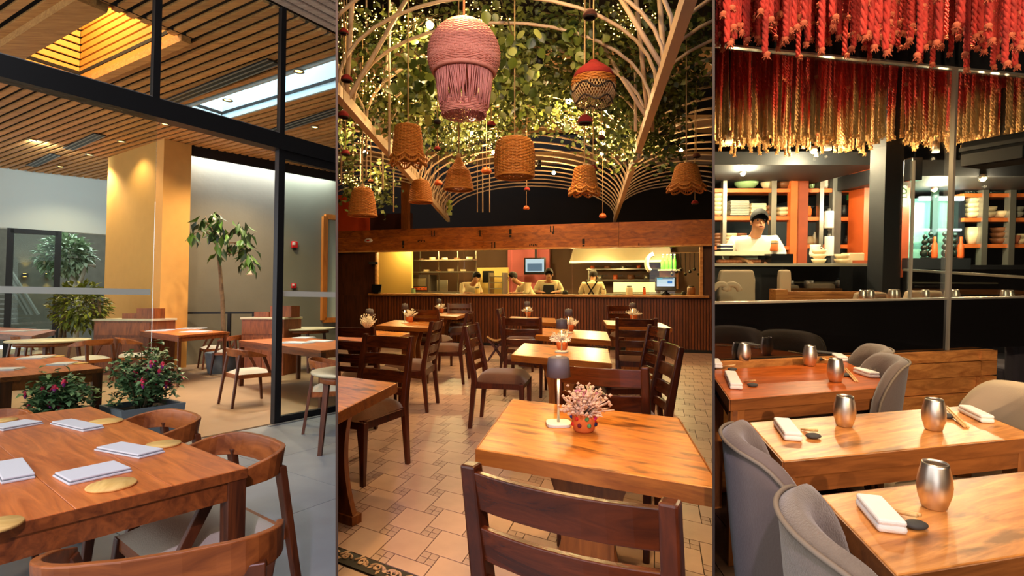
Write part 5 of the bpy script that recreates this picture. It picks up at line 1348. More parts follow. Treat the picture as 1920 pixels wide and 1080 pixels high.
specs = [
    ('leafy vine along the pergola by the daylit room', [(640, 30, 5), (700, 60, 5.2), (780, 40, 5.4), (860, 20, 5.2)], .22, 700),
    ('leafy vine behind the large pink fringed lamp', [(740, 110, 5.5), (790, 120, 5.2), (800, 200, 5.6), (850, 240, 6)], .22, 650),
    ('leafy vine along the valley beam by the orange wall', [(635, 150, 4.6), (690, 190, 5.2), (740, 200, 5.8), (790, 240, 6.4)], .16, 600),
    ('leafy vine hanging beside the orange wall', [(650, 40, 6), (650, 120, 6), (648, 220, 6.2), (650, 300, 6.5)], .13, 300),
    ('dense hanging vine curtain beside the pink fringed lamp', [(940, 0, 5), (960, 60, 5), (965, 120, 5.2), (950, 170, 5.3)], .22, 900),
    ('dense vine across the crown of the middle vault', [(930, 90, 5.4), (1000, 110, 5.6), (1060, 130, 5.8), (1120, 150, 6)], .26, 1000),
    ('leafy vine above the red and brown knitted lamp', [(1010, 20, 4.6), (1080, 40, 4.6), (1150, 30, 4.8), (1230, 60, 5)], .26, 900),
    ('vine with dark leaves before the heavy valley beam', [(1130, 60, 5.4), (1170, 120, 5.6), (1180, 190, 5.8), (1170, 250, 6)], .24, 900),
    ('vine hanging along the heavy valley beam', [(1240, 20, 4.2), (1230, 100, 4.8), (1215, 180, 5.6), (1195, 260, 6.4)], .22, 850),
    ('vine dropping in the vault by the rope room', [(1280, 60, 4.8), (1265, 140, 5.2), (1245, 210, 5.8), (1255, 290, 6.4)], .16, 550),
    ('low vine tangled with fairy lights over the drum lamp', [(830, 250, 7), (880, 240, 7.2), (940, 210, 7.2), (1010, 205, 7.4)], .18, 800),
    ('low vine tangled with fairy lights over the scalloped lamp', [(1010, 180, 7), (1070, 200, 7), (1120, 230, 7.2), (1160, 280, 7.4)], .18, 800),
    ('vine across the back of the middle vault', [(860, 170, 6.4), (930, 160, 6.4), (1010, 165, 6.6), (1070, 180, 6.8)], .2, 700),
    ('vine falling high against the divider of the rope room', [(1320, 20, 5.6), (1310, 60, 5.8), (1290, 120, 6), (1300, 150, 6)], .12, 260),
    ('thin vine dangling near the orange wall', [(652, 300, 7), (655, 330, 7), (660, 360, 7), (672, 350, 7)], .08, 110),
    ('dark vine clump beside the timber post', [(712, 310, 8), (716, 330, 8), (714, 350, 8), (712, 372, 8)], .12, 200),
]
for lb, pts, sp_, n in specs:
    vine('pergola_vine', lb, [(a, b, max(c_, 5.0) + .3) for a, b, c_ in pts], sp_ * .9, int(n * 1.1), .075, .052, nbig=8)
vine('broad_leaf_vine', 'pale broad leaved vine lit beside the brown dish ornament', [(1062, 25, 4.9), (1085, 30, 4.9), (1100, 80, 5), (1115, 100, 5)], .10, 50, .10, .08, 'vine_big', nbig=60)
vine('broad_leaf_vine', 'pale broad leaved vine glowing beside the pink fringed lamp', [(770, 90, 4.9), (790, 110, 4.9), (785, 150, 5), (790, 175, 5)], .08, 50, .10, .08, 'vine_big', nbig=50)
vine('broad_leaf_vine', 'broad leaved vine crossing between lamp and vine curtain', [(950, 30, 4.5), (965, 80, 4.5), (945, 130, 4.6), (985, 150, 4.6)], .10, 40, .10, .08, 'vine_leaf', nbig=45)
# ------------------------------------------------------------------ fairy lights
def fairy(label, pts, n, spread, mat='fairy_bulb', r=.0075):
    W_ = [Q(*p) for p in pts]; o = W_[0].copy(); t = thing('fairy_lights', label, 'string lights', o); L_ = [p - o for p in W_]
    cb = []; blb = MB(); k = 60
    for i in range(k + 1):
        f = (len(L_) - 1.001) * i / k; j = int(f); p = L_[j].lerp(L_[j + 1], f - j); cb.append(p + Vector((random.gauss(0, spread * .6), random.gauss(0, spread * .6), random.gauss(0, spread * .6))))
    MB().tube(cb, .0025, 4).build('wire', 'vine_stem', t)
    for i in range(n):
        f = U(0, k - .001); j = int(f); p = cb[j].lerp(cb[j + 1], f - j) + Vector((random.gauss(0, spread), random.gauss(0, spread), random.gauss(0, spread * .6)))
        blb.octa(p, r * U(.7, 1.2))
    tag(blb.build('bulb', mat, t), kind='stuff'); return t
for lb, pts, n, sp_ in (
    ('fairy lights strung high by the divider of the daylit room', [(638, 10, 5), (650, 60, 5), (665, 20, 5), (640, 130, 5)], 90, .10),
    ('fairy lights across the vine beside the pink lamp', [(690, 40, 5), (730, 55, 5), (770, 45, 5), (800, 40, 5)], 90, .09),
    ('fairy lights along the valley vine by the orange wall', [(650, 165, 5), (700, 160, 5.2), (750, 170, 5.4), (800, 165, 5.6)], 120, .09),
    ('fairy lights hung on the rib behind the scalloped lamp with two rims', [(655, 290, 7), (680, 262, 7), (710, 248, 7), (735, 245, 7)], 60, .05),
    ('fairy lights trailing over the bell lamp by the orange wall', [(640, 330, 7), (655, 335, 7), (665, 345, 7), (690, 352, 7)], 50, .05),
    ('fairy lights glowing under the pink fringed lamp', [(830, 235, 6.5), (870, 222, 6.5), (900, 215, 6.6), (935, 200, 6.8)], 170, .12),
    ('fairy lights falling toward the drum lamp', [(830, 260, 7), (860, 262, 7), (885, 275, 7), (920, 250, 7)], 130, .09),
    ('fairy lights on the rib behind the drum lamp', [(870, 305, 8), (900, 280, 8), (930, 265, 8), (960, 240, 8)], 70, .04),
    ('fairy lights across the crown of the middle vault', [(940, 135, 6), (990, 130, 6), (1040, 120, 6), (1080, 130, 6)], 90, .10),
    ('fairy lights behind the knitted red lamp', [(1060, 190, 6.6), (1100, 200, 6.6), (1140, 195, 6.6), (1160, 230, 6.8)], 180, .12),
    ('fairy lights over the scalloped lamp', [(1030, 215, 7), (1080, 225, 7), (1120, 250, 7), (1160, 285, 7)], 180, .10),
    ('fairy lights near the brown dish ornament', [(1150, 5, 5), (1180, 20, 5), (1160, 40, 5), (1200, 45, 5)], 90, .09),
    ('fairy lights on the lower crown rib', [(990, 235, 7), (1030, 228, 7), (1070, 232, 7), (1110, 245, 7)], 70, .05),
    ('fairy lights high over the vine curtain', [(880, 10, 5), (920, 20, 5), (900, 40, 5), (940, 30, 5)], 50, .08)):
    fairy(lb, pts, n, sp_)
for px, py, y_, lb in ((806, 46, 5.2, 'bright spotlight glaring beside the pink fringed lamp'), (673, 219, 6.4, 'bright square spotlight near the valley beam by the orange wall'), (885, 222, 6.5, 'bright bulb shining below the pink fringed lamp'), (1128, 256, 6.6, 'bright bulb shining behind the knitted cups'), (1135, 210, 6.6, 'bright bulb among fairy lights beside the vine on the heavy valley beam')):
    p = Q(px, py, y_); t = thing('spotlight', lb, 'spotlight', p)
    MB().lathe([(.035, .06), (.045, 0), (.04, -.005)], 12).build('housing', 'lamp_metal', t); MB().ball((0, 0, -.01), .034, 10, 6).build('bulb', 'bright_bulb', t)
    lamp('POINT', p + Vector((0, -.05, -.06)), 40, (1, .72, .36), .02)
# ------------------------------------------------------------------ wicker lampshades
def weave(prof, nst=26, seg=104, thick=.0055, pitch=None):
    """woven wall following prof [(r,z)...]: rings that pass in and out of upright stakes"""
    ring, stk = MB(), MB(); tot = sum(math.hypot(b[0] - a[0], b[1] - a[1]) for a, b in zip(prof, prof[1:]))
    pitch = pitch or thick * 2.1
    def at(s):
        for a, b in zip(prof, prof[1:]):
            l = math.hypot(b[0] - a[0], b[1] - a[1])
            if s <= l: f = s / l; return a[0] + (b[0] - a[0]) * f, a[1] + (b[1] - a[1]) * f
            s -= l
        return prof[-1]
    n = max(4, int(tot / pitch))
    for i in range(n + 1):
        r, z = at(tot * i / n)
        ph = i % 2 * math.pi
        ring.tube([((r + thick * .55 * math.cos(nst / 2 * a + ph)) * math.cos(a), (r + thick * .55 * math.cos(nst / 2 * a + ph)) * math.sin(a), z) for a in [2 * math.pi * k / seg for k in range(seg)]], thick, 4, closed=True)
    for k in range(nst):
        a = 2 * math.pi * k / nst; stk.tube([(r * math.cos(a), r * math.sin(a), z) for r, z in [at(tot * i / 12) for i in range(13)]], thick * .8, 4)
    return ring, stk
def shade(px, ytop, ybot, wpx, depth, label, prof01, mat='wicker', scallop=False, fringe=False, topcap=True, cord_top=0, nst=24, thick=.006):
    top, bot = Q(px, ytop, depth), Q(px, ybot, depth); H = top.z - bot.z; R = wpx / 2 / F * depth
    t = thing('wicker_lamp', label, 'hanging lamp', top)
    prof = [(max(r * R, .004), -f * H) for r, f in prof01]
    rg, sk_ = weave(prof, nst, nst * 4, thick)
    rg.build('woven_shade', mat, t); sk_.build('stakes', mat, t)
    rb, zb_ = prof[-1]
    MB().tube([(rb * math.cos(a), rb * math.sin(a), zb_) for a in [2 * math.pi * k / 40 for k in range(40)]], thick * 1.5, 5, closed=True).build('rim', mat, t)
    if scallop:
        m = MB(); ns = 8; q = []
        for k in range(96):
            a = 2 * math.pi * k / 96; s_ = abs(math.sin(ns * a / 2)); q.append(((rb * 1.04 + .03 * s_ * R / .16) * math.cos(a), (rb * 1.04 + .03 * s_ * R / .16) * math.sin(a), zb_ - H * (.06 + .16 * s_)))
        m.tube(q, thick * 1.5, 5, closed=True)
        for k in range(48):
            a = 2 * math.pi * k / 48; s_ = abs(math.sin(ns * a / 2)); rr = rb * 1.04 + .03 * s_ * R / .16
            m.tube([(rb * math.cos(a), rb * math.sin(a), zb_), (rr * math.cos(a), rr * math.sin(a), zb_ - H * (.06 + .16 * s_))], thick * .7, 4)
        q2 = [(p[0] * 1.005, p[1] * 1.005, p[2] + H * .16) for p in q]; m.tube(q2, thick * 1.3, 5, closed=True)
        m.build('scalloped_edge', mat, t)
    MB().tube([(0, 0, -.01), (0, 0, 1.6 if not cord_top else cord_top)], .006, 6).build('cord', 'rope_cord', t)
    MB().lathe([(.02, -.01), (.02, .03), (.008, .04)], 10).build('cord_cap', 'rope_cord', t)
    return t
bell = [(.25, 0), (.62, .02), (.78, .10), (.86, .35), (.93, .65), (1.0, 1.0)]
bucket = [(.1, 0), (.60, .0), (.70, .05), (.80, .45), (.92, 1.0)]
shade(765, 237, 296, 58, 4.5, 'scalloped wicker lamp with two wavy rims before the orange wall side of the vault', [(.1, 0), (.74, 0), (.80, .06), (.92, .6), (1, 1.0)], scallop=True)
shade(680, 352, 404, 52, 5.4, 'plain wicker bell lamp in front of the orange wall', [(.1, 0), (.5, .02), (.72, .15), (.85, .5), (1.0, 1.0)])
shade(789, 338, 379, 43, 6.2, 'small plain wicker bell lamp beside the timber post', [(.1, 0), (.55, .02), (.75, .15), (.9, .5), (1.0, 1.0)])
shade(860, 296, 356, 54, 4.9, 'pointed wicker lamp with pierced lower edge', [(.04, 0), (.14, .03), (.35, .22), (.72, .42), (.86, .65), (1.0, .98)])
shade(965, 261, 331, 74, 4.5, 'wide wicker drum lamp in the middle of the room', [(.1, 0), (.78, .02), (.92, .12), (1.0, .35), (1.0, .75), (.97, 1.0)], nst=30)
shade(1096, 314, 356, 52, 4.8, 'scalloped wicker lamp under the red knitted cup', [(.1, 0), (.62, 0), (.72, .08), (.88, .7), (.95, 1.0)], scallop=True)
shade(1287, 308, 350, 58, 5.2, 'fringed wicker lamp before the vault by the rope room', [(.1, 0), (.55, .02), (.68, .12), (.85, .55), (1.0, 1.0)], scallop=True)
# large pink fringed lamp
dp = 3.3; top = Q(870, 38, dp); k = dp / F; t = thing('wicker_lamp', 'large pink woven globe lamp with long fringe', 'hanging lamp', top)
R = 67 * k
prof = [(R * math.sin(a), -R * (1 - math.cos(a))) for a in [math.pi * (.03 + .62 * i / 16) for i in range(17)]]
rg, sk_ = weave(prof, 44, 176, .0045); rg.build('woven_globe', 'wicker_pink', t); sk_.build('stakes', 'wicker_pink', t)
m = MB(); z0 = -66 * k
for i in range(150):     # slanted plaited band
    a = 2 * math.pi * i / 150; a2 = a + .10; r0, r1 = 66 * k, 60 * k
    m.tube([(r0 * math.cos(a), r0 * math.sin(a), -62 * k), (r0 * 1.01 * math.cos(a + .05), r0 * 1.01 * math.sin(a + .05), -78 * k), (r1 * math.cos(a2), r1 * math.sin(a2), -94 * k)], .0042, 4)
m.build('plaited_band', 'wicker_pink', t)
MB().lathe([(60 * k, -92 * k), (61 * k, -98 * k), (57 * k, -104 * k), (56 * k, -96 * k)], 40).build('lower_ring', 'wicker_pink', t)
m = MB()
for i in range(120):
    a = 2 * math.pi * i / 120; a2 = a + U(-.16, .16); r0, r1 = 54 * k, 44 * k * U(.97, 1.05); zl = -U(150, 168) * k
    m.tube([(r0 * math.cos(a), r0 * math.sin(a), -100 * k), (r1 * math.cos(a2), r1 * math.sin(a2), zl)], .0042, 4)
m.build('fringe', 'wicker_fringe', t)
rg, sk_ = weave([(42 * k, -158 * k), (41 * k, -178 * k)], 34, 136, .004); rg.build('lower_collar', 'wicker_pink', t)
m = MB()
for i in range(90): a = 2 * math.pi * i / 90; m.tube([(42 * k * math.cos(a), 42 * k * math.sin(a), -150 * k), (40 * k * math.cos(a), 40 * k * math.sin(a), -U(172, 182) * k)], .003, 4)
m.build('lower_fringe', 'wicker_fringe', t)
MB().tube([(0, 0, -.01), (0, 0, 1.5)], .008, 6).build('cord', 'rope_cord', t)
# knitted red and brown dome lamp
dp = 4.2; top = Q(1113, 120, dp); k = dp / F; t = thing('knitted_lamp', 'red and brown knitted dome lamp with open net skirt', 'hanging lamp', top)
MB().lathe([(0, 0), (18 * k, -3 * k), (32 * k, -14 * k), (39 * k, -30 * k)], 28).build('dome', 'knit_brown', t)
MB().lathe([(19 * k, -3 * k), (33 * k, -14 * k), (39.5 * k, -26 * k), (38 * k, -28 * k)], 28).build('dome_patch', 'knit_red', t)
rg, sk_ = weave([(39.5 * k, -30 * k), (41 * k, -42 * k)], 30, 120, .006); rg.build('woven_band', 'wicker', t)
m = MB()
for i in range(44):
    for s in (-1, 1):
        a = 2 * math.pi * i / 44; m.tube([(41 * k * math.cos(a), 41 * k * math.sin(a), -40 * k), (40 * k * math.cos(a + s * .25), 40 * k * math.sin(a + s * .25), -58 * k), (34 * k * math.cos(a + s * .5), 34 * k * math.sin(a + s * .5), -74 * k)], .0035, 4)
m.build('net_skirt', 'rope_cord', t)
MB().tube([((41 * k) * math.cos(a), (41 * k) * math.sin(a), (-50 + 6 * math.sin(5 * a)) * k) for a in [2 * math.pi * i / 60 for i in range(60)]], .007, 5, closed=True).build('dark_piping', 'kitchen_dark', t)
MB().tube([((36 * k) * math.cos(a), (36 * k) * math.sin(a), (-72 + 5 * math.sin(5 * a)) * k) for a in [2 * math.pi * i / 60 for i in range(60)]], .007, 5, closed=True).build('dark_piping', 'kitchen_dark', t)
MB().tube([(0, 0, 0), (0, 0, .9)], .006, 6).build('cord', 'rope_cord', t); MB().ball((0, 0, .0), .05, 10, 6, (1, 1, .7)).build('top_knot', 'knit_red', t)
# small knitted cups hanging on cords
for px, py, w_, dp, col, lb in ((645, 60, 18, 5, 'knit_red', 'knitted cup hung high by the divider of the daylit room'), (650, 148, 22, 5, 'knit_red', 'knitted cup above the valley beam by the orange wall'), (644, 216, 22, 5.4, 'knit_red', 'dark red knitted cup below the valley beam by the divider'), (648, 287, 17, 6, 'knit_red', 'bright red knitted cup above the fairy light rib'), (921, 233, 17, 6, 'knit_red', 'red knitted cup between pink lamp and drum lamp'), (820, 279, 13, 6.4, 'knit_red', 'small red knitted cup above the pointed lamp'), (1097, 226, 29, 5.4, 'knit_red', 'large red knitted cup on the cord of the scalloped lamp'), (1128, 258, 14, 6.2, 'knit_brown', 'brown knitted cup beside a bright bulb'), (1112, 266, 16, 6.2, 'apron_dark', 'dark knitted cup beside the large red cup'), (820, 228, 14, 6.0, 'apron_dark', 'dark knitted cup hanging under the vine beside the drum lamp'), (695, 340, 12, 7.4, 'knit_brown', 'brown knitted cup behind the bell lamp by the orange wall'), (1106, 28, 28, 4.2, 'knit_brown', 'brown dish ornament beside the pale broad leaves'), (1130, 405, 14, 9, 'copper_orange', 'orange ornament just above the plank beam'), (987, 390, 12, 9.5, 'copper_orange', 'orange ornament in the dark middle of the vault'), (988, 355, 12, 9, 'knit_red', 'small red ornament in the dark middle of the vault'), (1303, 380, 13, 8.5, 'knit_red', 'small red ornament under the fringed lamp'), (1306, 292, 15, 7, 'knit_brown', 'brown ornament above the fringed lamp'), (912, 320, 20, 8.2, 'copper_orange', 'orange ornament just beside the drum lamp'), (822, 343, 16, 8.0, 'copper_orange', 'orange ornament between small bell lamp and pointed lamp'), (1112, 315, 16, 6.0, 'knit_red', 'red knitted cup resting on the scalloped lamp')):
    dp = dp * .82; p = Q(px, py, dp); r = w_ / 2 / F * dp; t = thing('knitted_cup', lb, 'ornament', p)
    MB().lathe([(0, r * .75), (r * .45, r * .68), (r * .85, r * .3), (r, -r * .15), (r * .95, -r * .3)], 16).build('cup', col, t)
    MB().lathe([(r * .93, -r * .28), (r * .75, -r * .5), (r * .7, -r * .3)], 16).build('lining', 'kitchen_dark' if col != 'copper_orange' else 'terracotta', t)
    MB().tube([(0, 0, r * .7), (0, 0, max(.5, 3.74 - p.z))], .004, 5).build('cord', 'rope_cord', t)
o = thing('paper_garland', 'yellow green paper ornament dangling below the pointed lamp', 'ornament', Q(843, 378, 6.6))
for i in range(6): MB().box((U(-.02, .02), 0, -.03 * i), (.05, .012, .035), rz=U(-.5, .5)).build('paper_tab', 'shrub_leaf', o)
MB().tube([(0, 0, 0), (.03, 0, .3)], .003, 4).build('thread', 'rope_cord', o)
# ------------------------------------------------------------------ lights of the middle room
for px, py, e in ((1090, 820, 92), (1050, 664, 90), (1075, 626, 90), (995, 598, 60), (1188, 605, 80), (700, 630, 100), (768, 608, 90), (838, 590, 70), (650, 730, 80), (905, 720, 70), (1290, 770, 90), (720, 960, 25)):
    p = P(px, py, .75); s_ = X2(p, 3.25) + Vector((U(-.2, .2), U(-.2, .2), 0))
    t = thing('aimed_spotlight', 'small black spotlight hidden among the pergola ribs', 'spotlight', s_, group='black spotlights in the pergola')
    MB().lathe([(.03, .10), (.035, .0), (.03, .0)], 12).build('housing', 'black_steel', t); MB().lathe([(.026, .004), (0, .003)], 12).build('lens', 'warm_lamp_soft', t)
    lamp('SPOT', s_ + Vector((0, 0, -.03)), e * 1.5, (1, .6, .19), .05, rot=(0, 0, 0), spot=.95, blend=.8, target=p)
for x, y_, z_, e, lb in ((-.5, 5.6, 3.55, 110, 'crown of the vault behind the pink lamp'), (.7, 6.6, 3.6, 110, 'crown of the vault'), (-.3, 8.8, 3.5, 120, 'far crown of the vault'), (.8, 10.2, 3.45, 100, 'crown of the vault beside the kitchen'), (-2.2, 8.0, 3.3, 70, 'vault by the orange wall'), (2.6, 8.2, 3.4, 80, 'vault by the rope room'), (.3, 3.6, 3.6, 60, 'front of the vault over the pompom table')):  # fill lamps added to brighten the vault, each given a bulb
    t = thing('fill_bulb', 'added warm fill bulb hanging in the ' + lb, 'bulb', (x, y_, z_))
    MB().ball((0, 0, 0), .035, 12, 8).build('globe', 'bright_bulb', t); MB().tube([(0, 0, .03), (0, 0, .5)], .004, 5).build('cord', 'black_steel', t); MB().lathe([(.018, .03), (.018, .07), (.008, .08)], 10).build('socket', 'black_steel', t)
    lamp('POINT', (x, y_ - .0, z_ - .06), e * .6, (1, .62, .26), .02)

for x, y_, z_, tg, e, c_, lb in ((-.25, -1.2, 2.9, Q(870, 120, 3.3), 260, (1, .8, .76), 'turned at the pink globe lamp'), (.2, -1.4, 2.9, (.2, 3.2, .7), 80, (1, .72, .6), 'turned at the pompom table'), (-.1, -1.0, 2.9, (-.75, 2.9, 0), 260, (.94, .74, 1), 'turned at the tiled floor'), (.35, -1.2, 2.6, (.1, 4.8, 2.45), 330, (1, .76, .48), 'turned at the wicker lamps')):  # unseen spotlights added behind the camera as frontal fill
    t = thing('aimed_spotlight', 'added black fill spotlight at the rear ' + lb, 'spotlight', (x, y_, z_))
    MB().lathe([(.04, .06), (.045, -.06), (.04, -.06)], 12).build('housing', 'black_steel', t); MB().tube([(0, 0, .05), (0, 0, .78)], .01, 6).build('stem', 'black_steel', t)
    lamp('SPOT', (x, y_ + .08, z_ - .02), e, c_, .04, spot=1.1, blend=.9, target=tg)
# ================================================================== RIGHT ROOM: setting
room('R')
wood('dark_floor', (40, 26, 18), (66, 44, 30), .5, 0, 8, 1.5)
S0, S1 = P(1340, 676, .77), P(1872, 652, .77); S0.z = S1.z = 0
rd = (S1 - S0).normalized(); rn = Vector((-rd.y, rd.x, 0)); RR = math.atan2(rd.y, rd.x)
def SP(px, py=500, off=0.0): return V(px, py, S0 + rn * off, S1 + rn * off)
def sbox(px0, px1, z0, z1, off, t, nm, mt, par=None, bevel=0):
    a, b = X2(SP(px0, off=off), 0), X2(SP(px1, off=off), 0); o = X2(par.location, 0) if par is not None else Vector()
    q = [p - o for p in (a, b, b + rn * t, a + rn * t)]
    return MB().hexa([X2(p, z) for z in (z0, z1) for p in q]).build(nm, mt, par, bevel=bevel)
frf = struct(MB().box((4, 4, -.05), (9, 13, .06)).build('floor', 'grout_dark'), 'dark plank floor under the light timber tables', 'floor')
for i in range(42):
    x = .1 + i * .18; MB().box((x, 4, -.01), (.176, 12, .02)).build('floor_plank', 'dark_floor', frf)
struct(MB().box((4, .4, 3.36), (9, 7.4, .08)).build('ceiling', 'ceiling_black'), 'black ceiling from which the red ropes hang', 'ceiling')
struct(MB().box((5, 6.6, 3.56), (11, 5.6, .08)).build('ceiling', 'ceiling_black'), 'black ceiling over the dyed ropes behind the glass', 'ceiling')
zh = SP(1345, 82).z
hdr = struct(sbox(1300, 2300, zh, 3.32, 0, .06, 'trim_5', 'ceiling_black'), 'black header above the glass wall', 'header')
struct(sbox(1300, 2300, zh - .012, zh, -.01, .03, 'trim_6', 'glass_edge'), 'thin metal edge below the black header', 'edge strip')
# low plank wall
pw = struct(thing('wall_low', 'low wall of warm horizontal timber planks', 'wall', S0.copy()))
zs = [0.0, .13, .26, .375, .49, .60, .70, .77]
for i, (a, b) in enumerate(zip(zs, zs[1:])):
    pa, pb = SP(1300), SP(1846)
    sbox(1300, 1846, a + .003, b - .003, -.05 + (.02 if i == 4 else .0) - .004 * (i % 2), .05, 'plank', 'plank_wood', pw)
    sbox(1847, 1876, a + .003, b - .003, -.065 + (.015 if i % 2 else 0), .065, 'end_plank', 'plank_wood', pw)
sbox(1300, 1876, .0, .768, -.002, .05, 'core', 'black_wall', pw)
# dark reflecting glass band and clear glass above
gw_ = struct(thing('window_6', 'glass wall, dark and mirror like below, clear above', 'window', S0.copy()))
sbox(1300, 2300, .77, 1.10, .01, .02, 'dark_pane', 'black_gloss', gw_)
sbox(1300, 2300, 1.10, 1.112, .0, .04, 'rail', 'glass_edge', gw_)
for a, b in ((1300, 1710), (1711, 1782), (1785, 2300)): sbox(a, b, 1.112, zh - .012, .015, .01, 'clear_pane', 'bar_glass', gw_)
sbox(1781.5, 1785.5, .77, zh - .012, -.005, .03, 'joint', 'glass_edge', gw_); sbox(1709.6, 1711.2, 1.112, zh - .6, .01, .02, 'joint', 'glass_edge', gw_)
# ================================================================== right room: tables
def bar_table(label, NL, FL, FRdir, w_, top='bar_top', z=.75, NR=None):
    nl, fl = P(*NL, z), P(*FL, z); fr = fl + (P(*FRdir, z) - fl).normalized() * w_; nr = nl + fr - fl
    return quad_table('timber_table', label, [nl, nr, fr, fl], z, .05, .055, .075, top, 'bar_edge', 'bar_leg', bev=.004, inset=.004)
bar_table('light timber table with single steel cup and one white towel', (1682, 1079), (1538, 929), (1920, 884), 1.15)
bar_table('light timber table with two steel cups, in the middle of the row', (1469, 865), (1404, 792), (1804, 761), (P(1804, 761, .75) - P(1404, 792, .75)).length)
nl_, nr_ = P(1369, 749, .75), P(1682, 724, .75); fl_ = P(1331, 694, .75)
quad_table('timber_table', 'reddish timber table against the low plank wall with three cups', [nl_, nr_, fl_ + nr_ - nl_, fl_], .75, .05, .055, .075, 'bar_top_red', 'bar_edge', 'bar_leg', bev=.004, inset=.004)
# ------------------------------------------------------------------ tub chairs
def make_tub(fabric, label):
    t = thing('tub_chair', label, 'chair'); N_, M_ = 26, 9; vs = []; fs = []
    A = 1.28
    def top(ph): u = abs(ph) / A; return .86 - .03 * u ** 2 - .30 * (1 - math.sqrt(max(0, 1 - max(0, (u - .48) / .52) ** 2)))
    out, inn = [], []
    for i in range(N_ + 1):
        ph = -A + 2 * A * i / N_; zt = top(ph)
        o_, n_ = [], []
        for j in range(M_ + 1):
            f = j / M_; z = .36 + (zt - .36) * f
            r = .235 + .035 * f ** .8; ri = r - .062 + .004 * f
            o_.append((r * math.sin(ph), -r * math.cos(ph) - .02 * f, z)); n_.append((ri * math.sin(ph), -ri * math.cos(ph) - .02 * f, z))
        out.append(o_); inn.append(n_)
    m = MB(); vs = []
    prof = []
    for i in range(N_ + 1):
        a, b = out[i], inn[i]; tp = ((a[-1][0] + b[-1][0]) / 2, (a[-1][1] + b[-1][1]) / 2, a[-1][2] + .022)
        prof.append(a + [tp] + b[::-1])
    K = len(prof[0])
    for p in prof: vs += p
    for i in range(N_):
        for j in range(K - 1): fs.append((i * K + j, i * K + j + 1, (i + 1) * K + j + 1, (i + 1) * K + j))
    fs += [tuple(range(K)), tuple(N_ * K + q for q in range(K))[::-1]]
    m.add(vs, fs, True).build('back_shell', fabric, t)
    MB().tube([(p[M_][0] * 1.01, p[M_][1] * 1.01, p[M_][2] + .004) for p in prof], .0055, 6).build('piping', 'piping', t)
    MB().lathe([(0, .34), (.20, .34), (.225, .37), (.225, .44), (.20, .475), (.10, .487), (0, .488)], 28, (0, .01, 0), sy=1.02).build('seat_cushion', fabric, t)
    MB().lathe([(.15, .29), (.205, .29), (.215, .34), (.15, .34)], 24, (0, .01, 0)).build('base_ring', 'bar_leg', t)
    for sx in (-1, 1):
        for sy in (-1, 1): MB().taper((sx * .21, sy * .21, 0), (sx * .155, sy * .155, .30), .028, .045).build('leg', 'bar_leg', t, bevel=.003)
    return t
def tub(fabric, loc_, face, label, sc=1.0):
    t = make_tub(fabric, label); f = Vector(face); t.location = loc_; t.rotation_euler.z = math.atan2(f[1], f[0]) - math.pi / 2
    if sc != 1: t.scale = (sc, sc, sc)
    return t
def tubback(px, py, face, back=.27, z=.87): p = P(px, py, z); f = Vector((face[0], face[1], 0)).normalized(); return X2(p, 0) + f * back
def tubat(fabric, bx, by, face, label):
    f = Vector((face[0], face[1], 0)).normalized(); tub(fabric, Vector((bx, by, 0)) + f * .27, face, label)
tubat('seat_taupe', .605, 1.46, (1, -.22), 'smooth taupe tub chair at the middle timber table')
tubat('seat_linen', .535, 1.00, (1, -.26), 'coarse grey linen tub chair at the table with one cup')
tubat('seat_linen', 2.08, 2.94, (-.93, .36), 'ribbed grey tub chair at the plank wall end of the reddish table')
tubat('seat_taupe', 1.93, 2.62, (-.93, .36), 'grey tub chair at the rolled towel end of the reddish table')
tubat('seat_light', 1.99, 1.98, (-.97, .15), 'pale tub chair at the rolled towel end of the middle timber table')
bc = thing('dark_chair', 'tall dark upholstered chair beyond the end of the plank wall', 'chair', P(1935, 720, .35), RR)
bc.location.z = 0
m = MB(); m.hexa([Vector(q) for q in ((-.24, -.05, .35), (.24, -.05, .35), (.24, .05, .35), (-.24, .05, .35), (-.27, -.06, .88), (.27, -.06, .88), (.27, .04, .88), (-.27, .04, .88))]).build('backrest', 'seat_black', bc, bevel=.03, seg=3)
MB().box((0, .28, .42), (.46, .5, .12)).build('seat', 'seat_black', bc, bevel=.03)
for sx in (-1, 1):
    for y_ in (.06, .48): MB().taper((sx * .2, y_, 0), (sx * .18, y_, .37), .03, .045).build('leg', 'chair_wood', bc)
# ------------------------------------------------------------------ cups, towels, chopsticks
cupm = MB().lathe([(0, 0), (.022, 0), (.026, .004), (.0345, .035), (.0365, .055), (.034, .08), (.0285, .105), (.0268, .112), (.0255, .112), (.0272, .104), (.032, .08), (.034, .055), (.032, .035), (.02, .006), (0, .005)], 36).mesh('steel_cup', 'steel_cup')
def cup(px, py, label, sc=1.0):
    o = inst('steel_cup', cupm, None, P(px, py, .75), sc=sc); tag(o, label, 'cup')
for px, py, lb, sc in ((1751, 952, 'single steel cup on the table with one white towel', 1.0), (1583, 799, 'steel cup beside the towel on the middle timber table', 1.0), (1750, 806, 'steel cup near the chopsticks on the middle timber table', 1.0), (1395, 681, 'steel cup on the reddish table beside the divider', 1.05), (1518, 686, 'steel cup on the reddish table beside the plank wall', 1.05), (1566, 716, 'dark banded steel cup by the rolled towel on the reddish table', 1.05)): cup(px, py, lb, sc)
